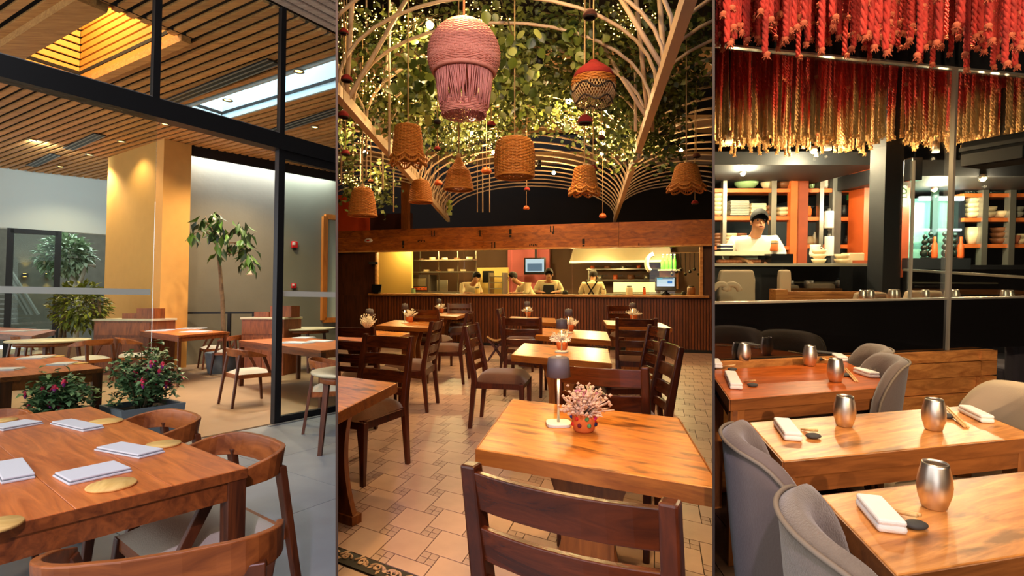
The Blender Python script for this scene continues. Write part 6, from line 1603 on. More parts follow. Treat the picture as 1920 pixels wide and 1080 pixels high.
def towel(p4, label):
    q = [P(a, b, .75) for a, b in p4]; c = sum(q, Vector()) / 4; d = ((q[3] - q[0]) + (q[2] - q[1])).normalized(); L_ = ((q[3] - q[0]).length + (q[2] - q[1]).length) / 2; n = Vector((-d.y, d.x, 0)); w_ = abs(((q[1] - q[0]) + (q[2] - q[3])).dot(n)) / 2
    t = thing('towel', label, 'towel', c, math.atan2(d.y, d.x)); w_ = max(w_, .04)
    MB().box((0, 0, .010), (L_, w_, .018)).build('lower_fold', 'towel_white', t, bevel=.008, seg=3); MB().box((0, 0, .024), (L_ * .98, w_ * .96, .014)).build('upper_fold', 'towel_white', t, bevel=.0065, seg=3)
towel([(1605, 952), (1650, 944), (1694, 998), (1655, 1008)], 'folded white towel on the table with one steel cup')
towel([(1450, 799), (1480, 796), (1502, 826), (1473, 831)], 'folded white towel near the taupe chair on the middle table')
towel([(1358, 706), (1379, 704), (1392, 730), (1369, 732)], 'folded white towel beside the towel on the reddish table')
towel([(1334, 680), (1345, 678), (1355, 690), (1340, 693)], 'folded white towel on the reddish table against the divider')
towel([(1800, 774), (1815, 771), (1860, 792), (1845, 797)], 'rolled white towel near the pale chair on the middle table')
towel([(1604, 700), (1612, 697), (1645, 707), (1636, 712)], 'rolled white towel at the rolled towel end of the reddish table')
towel([(1560, 672), (1576, 670), (1588, 677), (1572, 680)], 'rolled white towel behind the cups on the reddish table')
def sticks(rx, ry, a, b, label):
    c = P(rx, ry, .75); t = thing('chopstick_rest', 'dark stone chopstick rest ' + label, 'chopstick rest', c)
    MB().ball((0, 0, .009), .026, 16, 8, (1, .7, .36)).build('stone', 'slate_rest', t)
    pa, pb = P(*a, .752), P(*b, .752); s = thing('chopsticks', 'pale wooden chopsticks ' + label, 'chopsticks', X2((pa + pb) / 2, .75)); h = (pb - pa) / 2; n = Vector((-h.y, h.x, 0)).normalized() * .005
    up = .020 if (pb - c).length < (pa - c).length else 0
    for k in (-1, 1): MB().tube([-h * 1.0 + n * k + Vector((0, 0, .004 + (0 if up else .018))), h + n * k + Vector((0, 0, .004 + up))], [.0036, .0048], 6).build("stick", "chopstick_wood", s)
for a in ((1717, 991, (1668, 958), (1722, 984), 'on the table with one cup'), (1525, 822, (1505, 806), (1529, 819), 'beside the towel on the middle table'), (1411, 725, (1396, 716), (1414, 722), 'beside the towel on the reddish table'), (1373, 695, (1352, 688), (1378, 692), 'against the divider on the reddish table'), (1776, 784, (1772, 771), (1812, 802), 'near the pale chair on the middle table'), (1587, 706, (1584, 697), (1606, 716), 'by the rolled towel on the reddish table'), (1540, 676, (1537, 669), (1550, 682), 'behind the cups on the reddish table')): sticks(*a)
# ================================================================== ropes
plain('rope_dye_end', (206, 156, 92), .95)
def ropemesh(L_, seg, r, mat, turns, sides=5, bend=0.0, name='twisted_cord'):
    m = MB()
    for k in range(3):
        pts = []
        for i in range(seg + 1):
            f = i / seg; a = 2 * math.pi * (turns * f + k / 3); pts.append((r * .55 * math.cos(a) + bend * math.sin(math.pi * f * 1.5), r * .55 * math.sin(a) + bend * .6 * math.sin(f * 5), -L_ * f))
        m.tube(pts, r * .62, sides)
    return m.mesh(name, mat)
def knotmesh(r, mat):
    m = MB(); m.ball((0, 0, -r * .4), r * 1.35, 8, 6, (1, 1, .85))
    for i in range(12):
        a = 2 * math.pi * i / 12; rr = r * U(1.0, 1.7); m.tube([(r * .5 * math.cos(a), r * .5 * math.sin(a), -r), (rr * math.cos(a), rr * math.sin(a), -r * U(1.6, 2.6))], [r * .28, r * .12], 4)
    return m.mesh('frayed_knot', mat)
RD = [ropemesh(1.0, 80, .0112, 'rope_red', t_, 5, b) for t_, b in ((14, 0.004), (11, .010), (17, -.006))]
DY = [ropemesh(1.0, 64, .013, 'rope_dyed', t_, 4, b) for t_, b in ((12, 0.004), (10, .012), (15, -.008))]
KN = [knotmesh(.0100, 'rope_end') for _ in range(3)]; KD = [knotmesh(.012, 'rope_dye_end') for _ in range(2)]
def rope(p, ztop, cords, knots, nm, label, group, extra=False):
    L_ = ztop - p.z; t = thing(nm, label, 'rope', (p.x, p.y, ztop), U(0, 6.28), group)
    c = inst('twisted_cord', random.choice(cords), t); c.scale = (1, 1, L_)
    inst('frayed_knot', random.choice(knots), t, (0, 0, -L_))
    if extra: inst('upper_knot', random.choice(knots), t, (.004, 0, -L_ + U(.08, .2)))
    return t
random.seed(11)
n_front = 0
for i in range(150):
    px = 1344 + (1928 - 1344) * (i + U(0, 1)) / 150; rowd = random.choice((2.0, 2.25, 2.5, 2.75, 2.95))
    pyb = U(8, 92) + (px - 1345) / 575 * U(10, 56)
    if SP(px).y - .12 < rowd: rowd = SP(px).y - .2
    rope(Q(px, pyb, rowd), 3.32, RD, KN, 'hanging_rope', 'thick red twisted rope with frayed end, hung before the black header', 'red ropes before the black header', extra=random.random() < .3)
for i in range(220):
    px = 1338 + (1925 - 1338) * (i + U(0, 1)) / 220; dd = U(3.75, 5.3) + (px - 1340) / 580 * .3
    pyb = 250 + (dd - 3.75) / 1.5 * 32 + U(-14, 8) - max(0, (px - 1640)) / 280 * 16
    rope(Q(px, pyb, dd), 3.5, DY, KD, 'dyed_rope', 'long rope dyed red above and natural below, behind the glass', 'dyed ropes behind the glass')
for i in range(34):
    px = U(1340, 1920); dd = U(3.75, 4.6); rope(Q(px, U(140, 205), dd), 3.5, RD, KN, 'hanging_rope', 'short red rope hanging among dyed ropes behind the glass', 'short red ropes behind the glass')
# ================================================================== right room: bar kitchen behind the glass
random.seed(5)
def QB(px, py, y): return Q(px, py, y)
def rthing(nm, lb, cat, px, py, y, group=None, rz=0.0): return thing(nm, lb, cat, Q(px, py, y), rz, group)
def front(px0, px1, py0, py1, y, t, nm, mt, par=None, bevel=0):
    a, b = Q(px0, py0, y), Q(px1, py1, y); o = par.location if par is not None else Vector()
    x0, x1 = sorted((a.x, b.x)); z0, z1 = sorted((a.z, b.z))
    return MB().box(Vector(((x0 + x1) / 2, y + t / 2, (z0 + z1) / 2)) - o, (x1 - x0, t, z1 - z0)).build(nm, mt, par, bevel=bevel)
YK = 6.6
struct(front(1300, 2100, 120, 700, 8.6, .1, 'wall_back', 'black_wall'), 'dark back wall of the bar kitchen', 'wall')
struct(front(1300, 1662, 284, 309, 5.5, 3.0, 'ceiling_soffit', 'pillar_navy'), 'dark soffit over the bar shelves with bright spotlights', 'soffit')
struct(front(1700, 2100, 300, 330, 5.6, 3.0, 'ceiling_soffit', 'black_wall'), 'dark soffit over the bottle shelves', 'soffit')
pil = struct(thing('wall_pillar', 'dark navy square pillar behind the glass wall', 'pillar', X2(Q(1672, 500, 4.6), 0)))
MB().box((0, .1, 1.7), (.155, .2, 3.4)).build('shaft', 'pillar_navy', pil)
# spotlights
for px, py, y_, lb in ((1525, 284, 5.3, 'brightest spotlight under the bar soffit'), (1548, 299, 5.8, 'second spotlight under the bar soffit'), (1607, 301, 6.0, 'spotlight under the bar soffit near the navy pillar'), (1393, 326, 5.9, 'spotlight in front of the red framed shelf unit'), (1843, 336, 5.6, 'spotlight over the bottle shelves'), (1752, 356, 6.4, 'small spotlight over the teal panel')):
    p = Q(px, py, y_); t = thing('bar_spotlight', lb, 'spotlight', p)
    MB().lathe([(.03, .05), (.035, .005), (.03, .0)], 12).build('housing', 'steel_post', t); MB().ball((0, 0, .002), .026, 10, 6).build('bulb', 'spot_white', t)
    lamp('POINT', p + Vector((0, -.05, -.08)), 90, (1, .78, .5), .015)
# shelf units
def unit(px0, px1, y_, label, posts, shelves, top=None, mat='shelf_orange', bot=497):
    t = thing('shelf_unit', label, 'shelves', X2(Q((px0 + px1) / 2, 500, y_), 0))
    for py in shelves: front(px0, px1, py - 3.5, py + 3.5, y_, .32, 'shelf', mat, t)
    for a, b, mt in posts: front(a, b, top or 308, 497, y_ - .02, .08, 'post', mt, t)
    if top: front(px0, px1, top, top + 11, y_ - .03, .1, 'head_rail', 'red_wood', t)
    front(px0, px1, bot, 720, y_ - .05, .5, 'base_cabinet', 'black_wall', t)
    return t
unit(1338, 1513, YK, 'red framed shelf unit above the chef', ((1497, 1513, 'red_wood'), (1484, 1496, 'shelf_orange'), (1357, 1361, 'steel_post'), (1448, 1454, 'steel_post')), (357, 409, 465), 307)
unit(1513, 1624, YK + .2, 'shelf unit with kitchen rolls between red frame and orange panel', ((1563, 1575, 'metal_grey'), (1539, 1542, 'steel_post')), (357, 410, 462))
unit(1808, 2000, YK + .1, 'shelf unit with a row of dark bottles and piled bowls', ((1846, 1850, 'steel_post'), (1897, 1901, 'steel_post')), (366, 412, 461))
struct(front(1622, 1656, 312, 497, YK - .1, .3, 'wall_panel', 'copper_orange'), 'glowing orange panel beside the navy pillar', 'wall panel')
struct(front(1686, 1702, 310, 520, YK - .1, .3, 'wall_panel', 'red_wood'), 'red brown panel behind the white sign', 'wall panel')
sg = rthing('safety_sign', 'white and green sign with letter S beside the pillar', 'sign', 1694, 363, 6.3)
MB().box((0, 0, 0), (.085, .012, .31)).build('plate', 'sign_white', sg); MB().box((0, -.007, .045), (.075, .004, .19)).build('green_frame', 'sign_green', sg); MB().box((0, -.0095, .045), (.06, .004, .17)).build('white_field', 'sign_white', sg)
textmesh('S', .17, 'sign_green', 'letter', sg, (0, -.0125, .045), (math.pi / 2, 0, 0))
# teal lit niche with tubes and goblet trees
nic = thing('teal_niche', 'pale teal lit niche with white tubes above and below', 'niche', X2(Q(1755, 500, 6.9), 0))
front(1705, 1806, 372, 500, 6.9, .06, 'teal_panel', 'teal_panel', nic); front(1727, 1808, 368, 376, 6.7, .04, 'upper_tube', 'tube_white', nic); front(1722, 1803, 429, 433, 6.7, .03, 'lower_tube', 'tube_white', nic)
front(1798, 1806, 372, 500, 6.75, .1, 'side_frame', 'pillar_navy', nic); front(1703, 1820, 484, 505, 6.4, .6, 'ledge', 'pillar_navy', nic); front(1752, 1757, 300, 484, 6.6, .04, 'dark_rod', 'dark_bottle', nic)
lamp('AREA', Q(1765, 400, 6.5), 14, (.7, 1, .88), .5, rot=(math.pi / 2, 0, 0))
for px, py, n in ((1732, 442, 4), (1744, 436, 4), (1771, 436, 4), (1789, 438, 4)):
    t = thing('goblet_stack', 'stack of dark glass goblets standing before the teal niche', 'goblets', Q(px, 484, 6.55), 0, 'goblet stacks before the teal niche')
    H = Q(px, py, 6.55).z - Q(px, 484, 6.55).z
    for i in range(n): MB().ball((U(-.01, .01), 0, .03 + H * (i + .4) / n), .045 - .006 * i, 12, 8, (1, 1, 1.1)).build('goblet', 'dark_bottle', t)
    MB().lathe([(.035, 0), (.035, .01), (.008, .015), (.008, H)], 12).build('stem', 'dark_bottle', t)
for px in (1752, 1779, 1801): 
    t = tag(MB().lathe([(.03, 0), (.035, .02), (.03, .16), (.014, .2), (.014, .26), (0, .26)], 14).build('copper_shaker', 'copper_orange', None, loc=Q(px, 484, 6.5)), 'copper shaker among the dark goblets', 'shaker', 'copper shakers before the teal niche')
# crockery on the shelves
def stack(px, pybase, y_, r, h, n, mat, nm, lb, cat, grp, conical=True):
    t = thing(nm, lb, cat, Q(px, pybase, y_), U(0, 3), grp)
    for i in range(n):
        z = h * i / n; pr = [(r * .6, z), (r * .9, z + h / n * .5), (r, z + h / n * 1.05), (r * .93, z + h / n * 1.0), (r * .55, z + h / n * .3)] if conical else [(r, z), (r, z + h / n * .86), (r * .96, z + h / n * .9), (0, z + h / n * .9)]
        MB().lathe(pr, 18).build('piece', mat, t)
    return t
yk = YK + .12
struct(MB().box((4.2, 6.35, .10), (6, .62, .2)).build('floor_platform', 'black_wall'), 'raised dark platform behind the chef counter', 'platform')
stack(1346, 405, yk, .10, .27, 5, 'ceramic_cream', 'bowl_stack', 'tall stack of cream bowls on the middle shelf against the divider', 'bowls', None)
def trays(px0, px1, pyb, pyt, mat, lb):
    t = thing('tray_stack', lb, 'trays', Q((px0 + px1) / 2, pyb, yk)); w_ = (px1 - px0) / F * yk; H = Q(px0, pyt, yk).z - Q(px0, pyb, yk).z; n = 9
    for i in range(n): MB().box((U(-.004, .004), 0, H * (i + .45) / n), (w_, .26, H / n * .8)).build('tray', mat, t)
trays(1362, 1396, 405, 378, 'ceramic_grey', 'wide stack of grey green trays on the middle shelf')
trays(1400, 1427, 405, 383, 'ceramic_cream', 'stack of cream trays on the middle shelf')
stack(1437, 405, yk, .085, .12, 2, 'bowl_brown', 'bowl_stack', 'brown basket bowls beside the cream trays', 'bowls', None)
stack(1466, 405, yk, .09, .10, 2, 'ceramic_cream', 'bowl_stack', 'two tilted cream bowls on the middle shelf by the red frame', 'bowls', None)
stack(1399, 353, yk, .15, .08, 1, 'green_glass', 'glass_bowl', 'wide green glass bowl on the top shelf', 'bowls', None)
stack(1440, 353, yk, .09, .07, 1, 'ceramic_cream', 'cream_bowl', 'single cream bowl on the top shelf', 'bowls', None)
stack(1469, 353, yk, .10, .14, 2, 'bowl_brown', 'brown_bowl', 'round brown bowls on the top shelf by the red frame', 'bowls', None)
for i, px in enumerate((1345, 1370, 1388)): stack(px, 461, yk, .075, .16, 4, ('bowl_brown', 'ceramic_cream', 'bowl_brown')[i], 'steamer_stack', ['brown steamer stack on the low shelf against the divider', 'pale steamer stack behind the chef', 'low steamer stack beside the chef'][i], 'steamers', None, False)
BG = 'dark bottles on the top shelf of the bottle unit'
for i in range(20):
    px = 1811 + i * 5.2; o = MB().lathe([(.018, 0), (.019, .01), (.019, .09), (.008, .13), (.007, .17), (0, .17)], 10).build('dark_bottle', 'dark_bottle', None, loc=Q(px, 362.5, YK + .22)); tag(o, 'small dark bottle in the row on the top shelf of the bottle unit', 'bottle', BG)
for i, (px, n, mt, r) in enumerate(((1822, 4, 'ceramic_cream', .085), (1852, 2, 'ceramic_cream', .09), (1872, 1, 'ceramic_cream', .10), (1884, 1, 'copper_orange', .05), (1905, 2, 'ceramic_grey', .08))):
    stack(px, 408, YK + .22, r, .055 * n + .02, n, mt, 'bowl_stack', ['tall pile of cream bowls on the shelf below the dark bottles', 'pair of cream bowls beside the tall pile', 'wide single cream bowl on the shelf below the dark bottles', 'small orange bowl on the shelf below the dark bottles', 'grey bowls at the end of the shelf below the dark bottles'][i], 'bowls', None)
for i, (px, n, mt, r, h) in enumerate(((1822, 1, 'ceramic_cream', .08, .20), (1840, 1, 'ceramic_cream', .06, .13), (1872, 3, 'bowl_brown', .09, .20), (1898, 1, 'food_red', .08, .10), (1912, 2, 'ceramic_cream', .07, .12))):
    stack(px, 457, YK + .22, r, h, n, mt, 'low_shelf_bowls', ['tall cream crock on the low shelf below the dark bottles', 'short cream crock beside the tall one', 'dark brown stack on the low shelf below the dark bottles', 'bowl of red food on the low shelf below the dark bottles', 'cream bowls at the end of the low shelf'][i], 'bowls', None)
for i, (px, pyb, mt, r, h) in enumerate(((1522, 353, 'green_glass', .035, .10), (1530, 353, 'steel_post', .03, .08), (1549, 353, 'paper_white', .04, .14), (1588, 353, 'ceramic_cream', .04, .07), (1603, 353, 'ceramic_cream', .05, .09), (1516, 406, 'terracotta', .035, .13), (1531, 406, 'black_steel', .06, .12), (1582, 406, 'black_steel', .06, .13), (1605, 406, 'bowl_brown', .07, .20), (1519, 458, 'ceramic_cream', .05, .10), (1530, 458, 'paper_white', .04, .16), (1588, 458, 'black_steel', .05, .10), (1609, 458, 'ceramic_cream', .09, .22), (1605, 378, 'green_box', .07, .001))):
    if h < .01: continue
    o = thing('shelf_jar', ['green glass jar', 'small steel tin', 'white paper canister', 'squat cream cup', 'rounder cream cup', 'terracotta bottle', 'black bowl pot', 'black lidded pot', 'brown ringed crock', 'cream jar', 'white tall jar', 'black kettle pot', 'large cream patterned jar', 'x'][i] + [' on the top shelf', ' on the middle shelf', ' on the low shelf'][0 if pyb < 360 else 1 if pyb < 420 else 2] + ' between frame and orange panel', 'jar', Q(px, pyb, YK + .35))
    o.name = 'shelf_jar'
    MB().lathe([(r * .75, 0), (r, h * .25), (r, h * .7), (r * .7, h * .92), (r * .72, h), (0, h)], 16).build('body', mt, o); MB().lathe([(r * .5, h), (r * .45, h + .015), (0, h + .018)], 12).build('lid', 'kitchen_dark', o)
o = tag(front(1597, 1620, 363, 374, YK + .22, .1, 'green_box', 'green_box'), 'bright green box under the top shelf beside the orange panel', 'box')
for i, (pt, pb, lb) in enumerate(((396, 428, 'white kitchen roll hanging at the middle shelf'), (443, 480, 'white kitchen roll standing below the middle shelf'))):
    a, b = Q(1554, pt, YK - .05), Q(1554, pb, YK - .05); o = thing('kitchen_roll', lb, 'kitchen roll', b); h = a.z - b.z
    MB().lathe([(.05, 0), (.052, .01), (.052, h - .01), (.05, h), (.018, h), (.018, h - .03)], 20).build('paper', 'paper_white', o); MB().lathe([(.017, -.03), (.017, h + .03), (0, h + .03)], 10).build('core', 'metal_grey', o)
# chef's counter
cn_ = thing('chef_counter', 'dark chef counter with pale glass display case', 'counter', X2(Q(1400, 500, 5.5), 0))
front(1330, 1660, 498, 760, 5.55, .5, 'counter_body', 'black_wall', cn_); front(1330, 1660, 494, 499, 5.45, .65, 'counter_top', 'ceramic_grey', cn_); front(1332, 1446, 471, 479, 5.75, .25, 'case_top', 'kitchen_white', cn_); front(1332, 1444, 479, 494, 5.72, .01, 'case_glass', 'clear_glass', cn_); front(1446, 1487, 476, 494, 5.6, .3, 'dark_box', 'screen_black', cn_)
for i in range(16):
    o = MB().ball((0, 0, .022), .04, 10, 6, (1.2, .8, .6)).build('food_piece', 'food_red', None, loc=Q(1350 + i * 5.9, 494, 5.85)); tag(o, 'piece of pink food in the glass display case', 'food', 'food in the display case')
o = tag(front(1633, 1655, 488, 497, 5.5, .3, 'red_ledge', 'red_wood'), 'red wooden block on the counter beside the pillar', 'block')
o = tag(front(1589, 1621, 474, 494, 5.9, .12, 'napkin_box', 'ceramic_cream', bevel=.01), 'square cream box on the counter beside the pillar', 'box')
for i, (px, pyb, n) in enumerate(((1535, 494, 3), (1578, 494, 2))):
    stack(px, pyb, 5.85, .075, .05 * n, n, 'ceramic_cream', 'cushion_bowls', ['stack of cream dishes on the counter below the kitchen rolls', 'two cream dishes on the counter beside the grey post'][i], 'dishes', None)
o = thing('white_jug', 'white jug on the counter below the kitchen rolls', 'jug', Q(1528, 482, 6.0)); MB().lathe([(.05, 0), (.06, .04), (.05, .11), (.055, .14), (.045, .14), (.04, .1), (0, .02)], 18).build('body', 'paper_white', o); MB().tube(arc((.055, 0, .075), .035, -1.4, 1.4, 8), .007, 6).build('handle', 'paper_white', o)
tw = thing('folded_cloths', 'blue and white folded cloths on the display case', 'cloths', Q(1359, 471, 5.9))
for i, mt in enumerate(('pillar_navy', 'chef_white', 'pom_navy', 'chef_white')): MB().box((0, 0, .012 + i * .018), (.14, .12, .017)).build('cloth', mt, tw, bevel=.006)
o = thing('wooden_bucket', 'light wooden tub on the display case beside the chef', 'tub', Q(1449, 471, 5.9)); MB().lathe([(.045, 0), (.052, .01), (.055, .11), (.05, .115), (.046, .11), (.043, .02), (0, .02)], 20).build('tub', 'shelf_orange', o); MB().lathe([(.054, .08), (.0565, .085), (.0565, .095), (.054, .10)], 20).build('band', 'kitchen_steel', o)
person('chef in white coat and black cap looking down behind the display case', X2(Q(1408, 500, 6.15), .20), math.pi - .25, lean=.42, shirt='chef_white', hat='cap_black', H=1.74, headdown=1.5, arms={1: ((.28, .16, 1.18), (.12, .38, 1.13)), -1: ((-.28, .16, 1.18), (-.12, .38, 1.13))})
# dark bar front, wooden bench and seats just behind the glass
tag(front(1475, 1656, 499, 546, 4.9, .06, 'bar_screen', 'black_gloss'), 'gleaming black bar front with bench beside the pillar', 'bar front')
tag(front(1702, 2000, 505, 552, 5.0, .06, 'bar_screen', 'black_gloss'), 'gleaming black bar front below the teal niche', 'bar front')
tag(MB().bar(Q(1695, 506, 4.95), Q(1925, 520, 4.2), .03, .02).build('steel_edge', 'steel_post'), 'thin slanting steel edge before the teal niche', 'edge strip')
be = thing('wooden_bench', 'long wooden bench below the black bar front', 'bench', X2(Q(1560, 550, 4.6), 0))
for i in range(3): front(1455, 1662, 547 + i * 6, 552.4 + i * 6, 4.6 + .01 * (i % 2), .05, 'plank', 'plank_wood', be)
front(1455, 1475, 543, 640, 4.55, .12, 'end_post', 'plank_wood', be); front(1476, 1662, 565, 640, 4.66, .05, 'lower_panel', 'black_wall', be)
def highback(px0, px1, py, y_, lb, mat='seat_light'):
    a, b = Q(px0, py, y_), Q(px1, py, y_); w_ = (b.x - a.x); c = (a + b) / 2; t = thing('high_chair', lb, 'chair', X2(c, 0)); H = c.z
    n = 10; prof = [(w_ / 2 * (1 - .12 * (1 - i / n)) * (1 if i < n - 2 else (.97 if i < n else .84)), .45 + (H - .45) * i / n) for i in range(n + 1)]
    MB().vprism(prof + [(-u, v_) for u, v_ in prof[::-1]], (0, 0, 0), (1, 0, 0), (0, 0, 1), (0, 1, 0), .07).build('backrest', mat, t, bevel=.02, seg=3)
    MB().box((0, -.24, .48), (w_, .46, .1)).build('seat', mat, t, bevel=.03)
    for sx in (-1, 1):
        for y2 in (-.42, -.04): MB().taper((sx * w_ * .42, y2, 0), (sx * w_ * .38, y2, .44), .028, .04).build('leg', 'bar_leg', t)
highback(1345, 1416, 506, 4.4, 'cream high backed chair between divider and dark bar'); highback(1459, 1482, 506, 4.75, 'cream high backed chair half hidden by the wooden bench')
highback(1600, 1664, 548, 4.25, 'low cream chair before the wooden bench'); highback(1695, 1768, 545, 4.2, 'low cream chair beside the navy pillar below the sign')
for px, py, lb in ((1352, 545, 'curved cream chair arm before the high backed chair'), (1372, 549, 'second curved cream chair arm before the high backed chair')):
    p = Q(px, py, 3.95); o = tag(MB().tube(arc((0, 0, 0), .06, .2, 2.9, 10), .022, 8).build('chair_arm', 'seat_light', None, loc=X2(p, 1.12)), lb, 'chair arm')
for px, y_ in ((1618, 3.9), (1632, 3.9), (1672, 4.0), (1680, 4.0), (1735, 3.95), (1778, 3.95), (1791, 3.95), (1884, 3.9), (1893, 3.9)):
    o = inst('steel_cup', cupm, None, Q(px, 557, y_), sc=.8); o.location.z = 1.05; tag(o, 'steel cup standing on the dark table behind the glass', 'cup', 'cups behind the glass')
tbk = thing('dark_table', 'long dark table just behind the glass wall', 'table', X2(SP(1640, off=.5), 0), RR)
MB().box((.4, .05, 1.03), (4.4, .5, .04)).build('tabletop', 'bar_edge', tbk)
for x_ in (-1.6, .4, 2.4): MB().box((x_, .05, .505), (.08, .08, 1.01)).build('leg', 'black_wall', tbk)
# air conditioner at the upper right
pa, pb = Q(1806, 300, 4.3), Q(1935, 272, 3.9); ac = thing('air_conditioner', 'long black air conditioner hanging before the bottle shelves', 'air conditioner', (pa + pb) / 2, math.atan2(pb.y - pa.y, pb.x - pa.x)); Lx = (X2(pb, 0) - X2(pa, 0)).length
MB().box((0, .1, .02), (Lx, .3, .20)).build('body', 'ceiling_black', ac, bevel=.02); MB().box((0, -.06, -.03), (Lx * .9, .02, .09)).build('flap', 'black_steel', ac); MB().box((0, -.065, .055), (Lx * .96, .02, .03)).build('vent', 'black_steel', ac)
MB().box((0, .1, .30), (.04, .04, .4)).build('hanger', 'black_steel', ac)
sp_ = rthing('wall_speaker', 'small black loudspeaker above the white sign', 'speaker', 1712, 318, 5.2); MB().box((0, 0, 0), (.10, .12, .22)).build('cabinet', 'screen_black', sp_, bevel=.01); MB().lathe([(.035, -.062), (0, -.06)], 14).build('cone', 'black_steel', sp_)
# ------------------------------------------------------------------ lights of the right room
for px, py, e in ((1740, 960, 36), (1560, 820, 62), (1800, 800, 62), (1480, 715, 90), (1640, 720, 70), (1380, 990, 40), (1860, 960, 24), (1770, 700, 160)):
    p = P(px, py, .75); s_ = X2(p, 3.2) + Vector((U(-.1, .1), U(-.1, .1), 0))
    t = thing('ceiling_spotlight', 'small black spotlight fixed to the ceiling among red ropes', 'spotlight', s_, group='ceiling spotlights among the ropes')
    MB().lathe([(.03, .12), (.035, .0), (.03, .0)], 12).build('housing', 'black_steel', t); MB().lathe([(.026, .004), (0, .003)], 12).build('lens', 'warm_lamp_soft', t)
    lamp('SPOT', s_ + Vector((0, 0, -.03)), e, (1, .74, .44), .03, spot=1.0, blend=.7, target=p)
for x, y_, tx, ty, tz, e in ((.5, -.4, 1.0, 2.6, 2.7, 64), (1.3, -.4, 1.9, 2.9, 2.7, 64), (2.0, -.2, 2.8, 3.2, 2.7, 64), (.9, -1.6, 1.3, 1.8, .6, 100), (1.7, -1.4, 2.4, 3.4, .5, 420)):  # unseen spotlights added to lift the ropes, tables and plank wall
    t = thing('aimed_spotlight', 'added black fill spotlight hanging at the rear of the rope room', 'spotlight', (x, y_, 2.3), group='added fill spotlights at the rear of the rope room')
    MB().lathe([(.04, .06), (.045, -.06), (.04, -.06)], 12).build('housing', 'black_steel', t); MB().tube([(0, 0, .05), (0, 0, 1.0)], .01, 6).build('stem', 'black_steel', t)
    lamp('SPOT', (x, y_ + .08, 2.3), e, (1, .72, .46), .03, spot=1.0, blend=.8, target=(tx, ty, tz))
for i, (x, y_) in enumerate(((1.75, 4.35), (2.7, 4.6), (3.7, 4.7))):  # fill points added below the dyed ropes, each given a housing
    t = thing('rope_fill_light', 'small added fill light hanging under the dyed ropes ' + ['near the divider', 'before the navy pillar', 'beside the air conditioner'][i], 'spotlight', (x, y_, 2.30))
    MB().lathe([(.025, .10), (.028, 0), (.024, 0)], 12).build('housing', 'steel_post', t); MB().tube([(0, 0, .08), (0, 0, 1.2)], .006, 6).build('stem', 'black_steel', t); MB().lathe([(.02, .002), (0, 0)], 10).build('lens', 'warm_lamp', t)
    lamp('POINT', (x, y_, 2.25), 34, (1, .7, .4), .012)
# ================================================================== dividers between the three rooms, and final placing
room('W')
PXL, PXR = 631.5, 1338.0
def divider(px, nm, label, mat):
    d = Vector(((px - CX) / F, 1, 0)); n = Vector((d.y, -d.x, 0)).normalized() * .003
    a, b = d * 1.35, d * 21
    struct(MB().hexa([Vector((p.x, p.y, z)) for z in (-2.2, 7.5) for p in (a - n, b - n, b + n, a + n)]).build(nm, mat), label, 'wall')
plain('divider_brown', (62, 44, 30), .8); plain('divider_dark', (50, 36, 24), .8)
divider(PXL, 'wall_left', 'thin brown divider between the daylit room and the vine covered room', 'divider_brown')
divider(PXR, 'wall_right', 'thin brown divider between the vine covered room and the rope hung room', 'divider_dark')
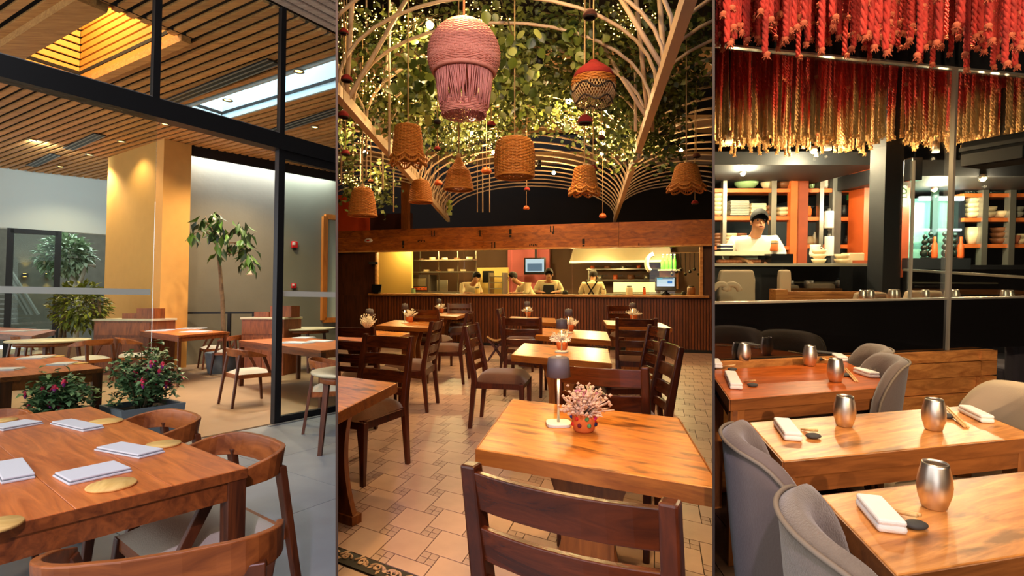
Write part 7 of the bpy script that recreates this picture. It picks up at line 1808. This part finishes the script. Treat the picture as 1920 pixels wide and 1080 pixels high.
# the unseen rear end of the two evening rooms: dark wall, ceiling, floor
plain('rear_dark', (46, 34, 26), .9)
struct(MB().box((4.1, -4.0, 1.4), (8.8, .1, 4.6)).build('wall_rear', 'rear_dark'), 'dark rear wall of the evening rooms', 'wall')
struct(MB().box((8.6, 2.5, 1.6), (.1, 13, 5.0)).build('wall_far_side', 'rear_dark'), 'dark outer side wall of the rope hung room', 'wall')
struct(MB().box((4.1, -1.6, 3.75), (8.8, 4.9, .1)).build('ceiling_rear', 'rear_dark'), 'dark ceiling at the rear of the evening rooms', 'ceiling')
struct(MB().box((3.8, -1.9, -.2), (9.4, 4.3, .1)).build('floor_rear', 'rear_dark'), 'dark floor at the rear of the evening rooms', 'floor')
def mw(o):
    m = o.matrix_basis.copy()
    while o.parent is not None:
        o = o.parent; m = o.matrix_basis @ m
    return m
def planes(k):
    res = []
    def pl(px, side):
        d = Vector(((px - CX) / F, 1, 0)); n = Vector((d.y, -d.x, 0)).normalized()     # n points to larger px
        return (n if side > 0 else -n, .0035)
    if k == 'L': res.append(pl(PXL, 1))
    if k == 'M': res.append(pl(PXL, -1)); res.append(pl(PXR, 1))
    if k == 'R': res.append(pl(PXR, -1))
    return res
dead = []
for k in 'LMR':
    T = tilt(k); pls = planes(k)
    for r in ROOMS[k]:
        r.matrix_basis = T @ r.matrix_basis
        stack = [r]
        while stack:
            o = stack.pop(); stack += list(o.children)
            if o.type != 'MESH' or not len(o.data.vertices): continue
            M = mw(o)
            for n, off in pls:
                bb = [M @ Vector(q) for q in o.bound_box]
                if all(n.dot(p) < -off for p in bb): continue
                ds = [n.dot(M @ v.co) for v in o.data.vertices]
                if max(ds) <= -off: continue
                if min(ds) > -off: dead.append(o); break
                Mi = M.inverted(); co = Mi @ (-n * off); no = (M.to_3x3().transposed() @ n).normalized()
                bm = bmesh.new(); bm.from_mesh(o.data)
                res = bmesh.ops.bisect_plane(bm, geom=list(bm.verts) + list(bm.edges) + list(bm.faces), plane_co=co, plane_no=no, clear_outer=True, dist=1e-5)
                if o.get('kind') != 'stuff':
                    es = [e for e in bm.edges if e.is_boundary and all(abs((v.co - co).dot(no)) < 1e-4 for v in e.verts)]
                    if es: bmesh.ops.holes_fill(bm, edges=es, sides=0)
                nm = o.data.copy(); bm.to_mesh(nm); bm.free(); o.data = nm
gone = set()
for o in dead:
    if o.name in gone or o.children: continue
    gone.add(o.name); bpy.data.objects.remove(o)
for k in ROOMS:
    for r in ROOMS[k]:
        try:
            if r.type == 'EMPTY' and not r.children: bpy.data.objects.remove(r)
        except ReferenceError: pass
bpy.context.view_layer.update()
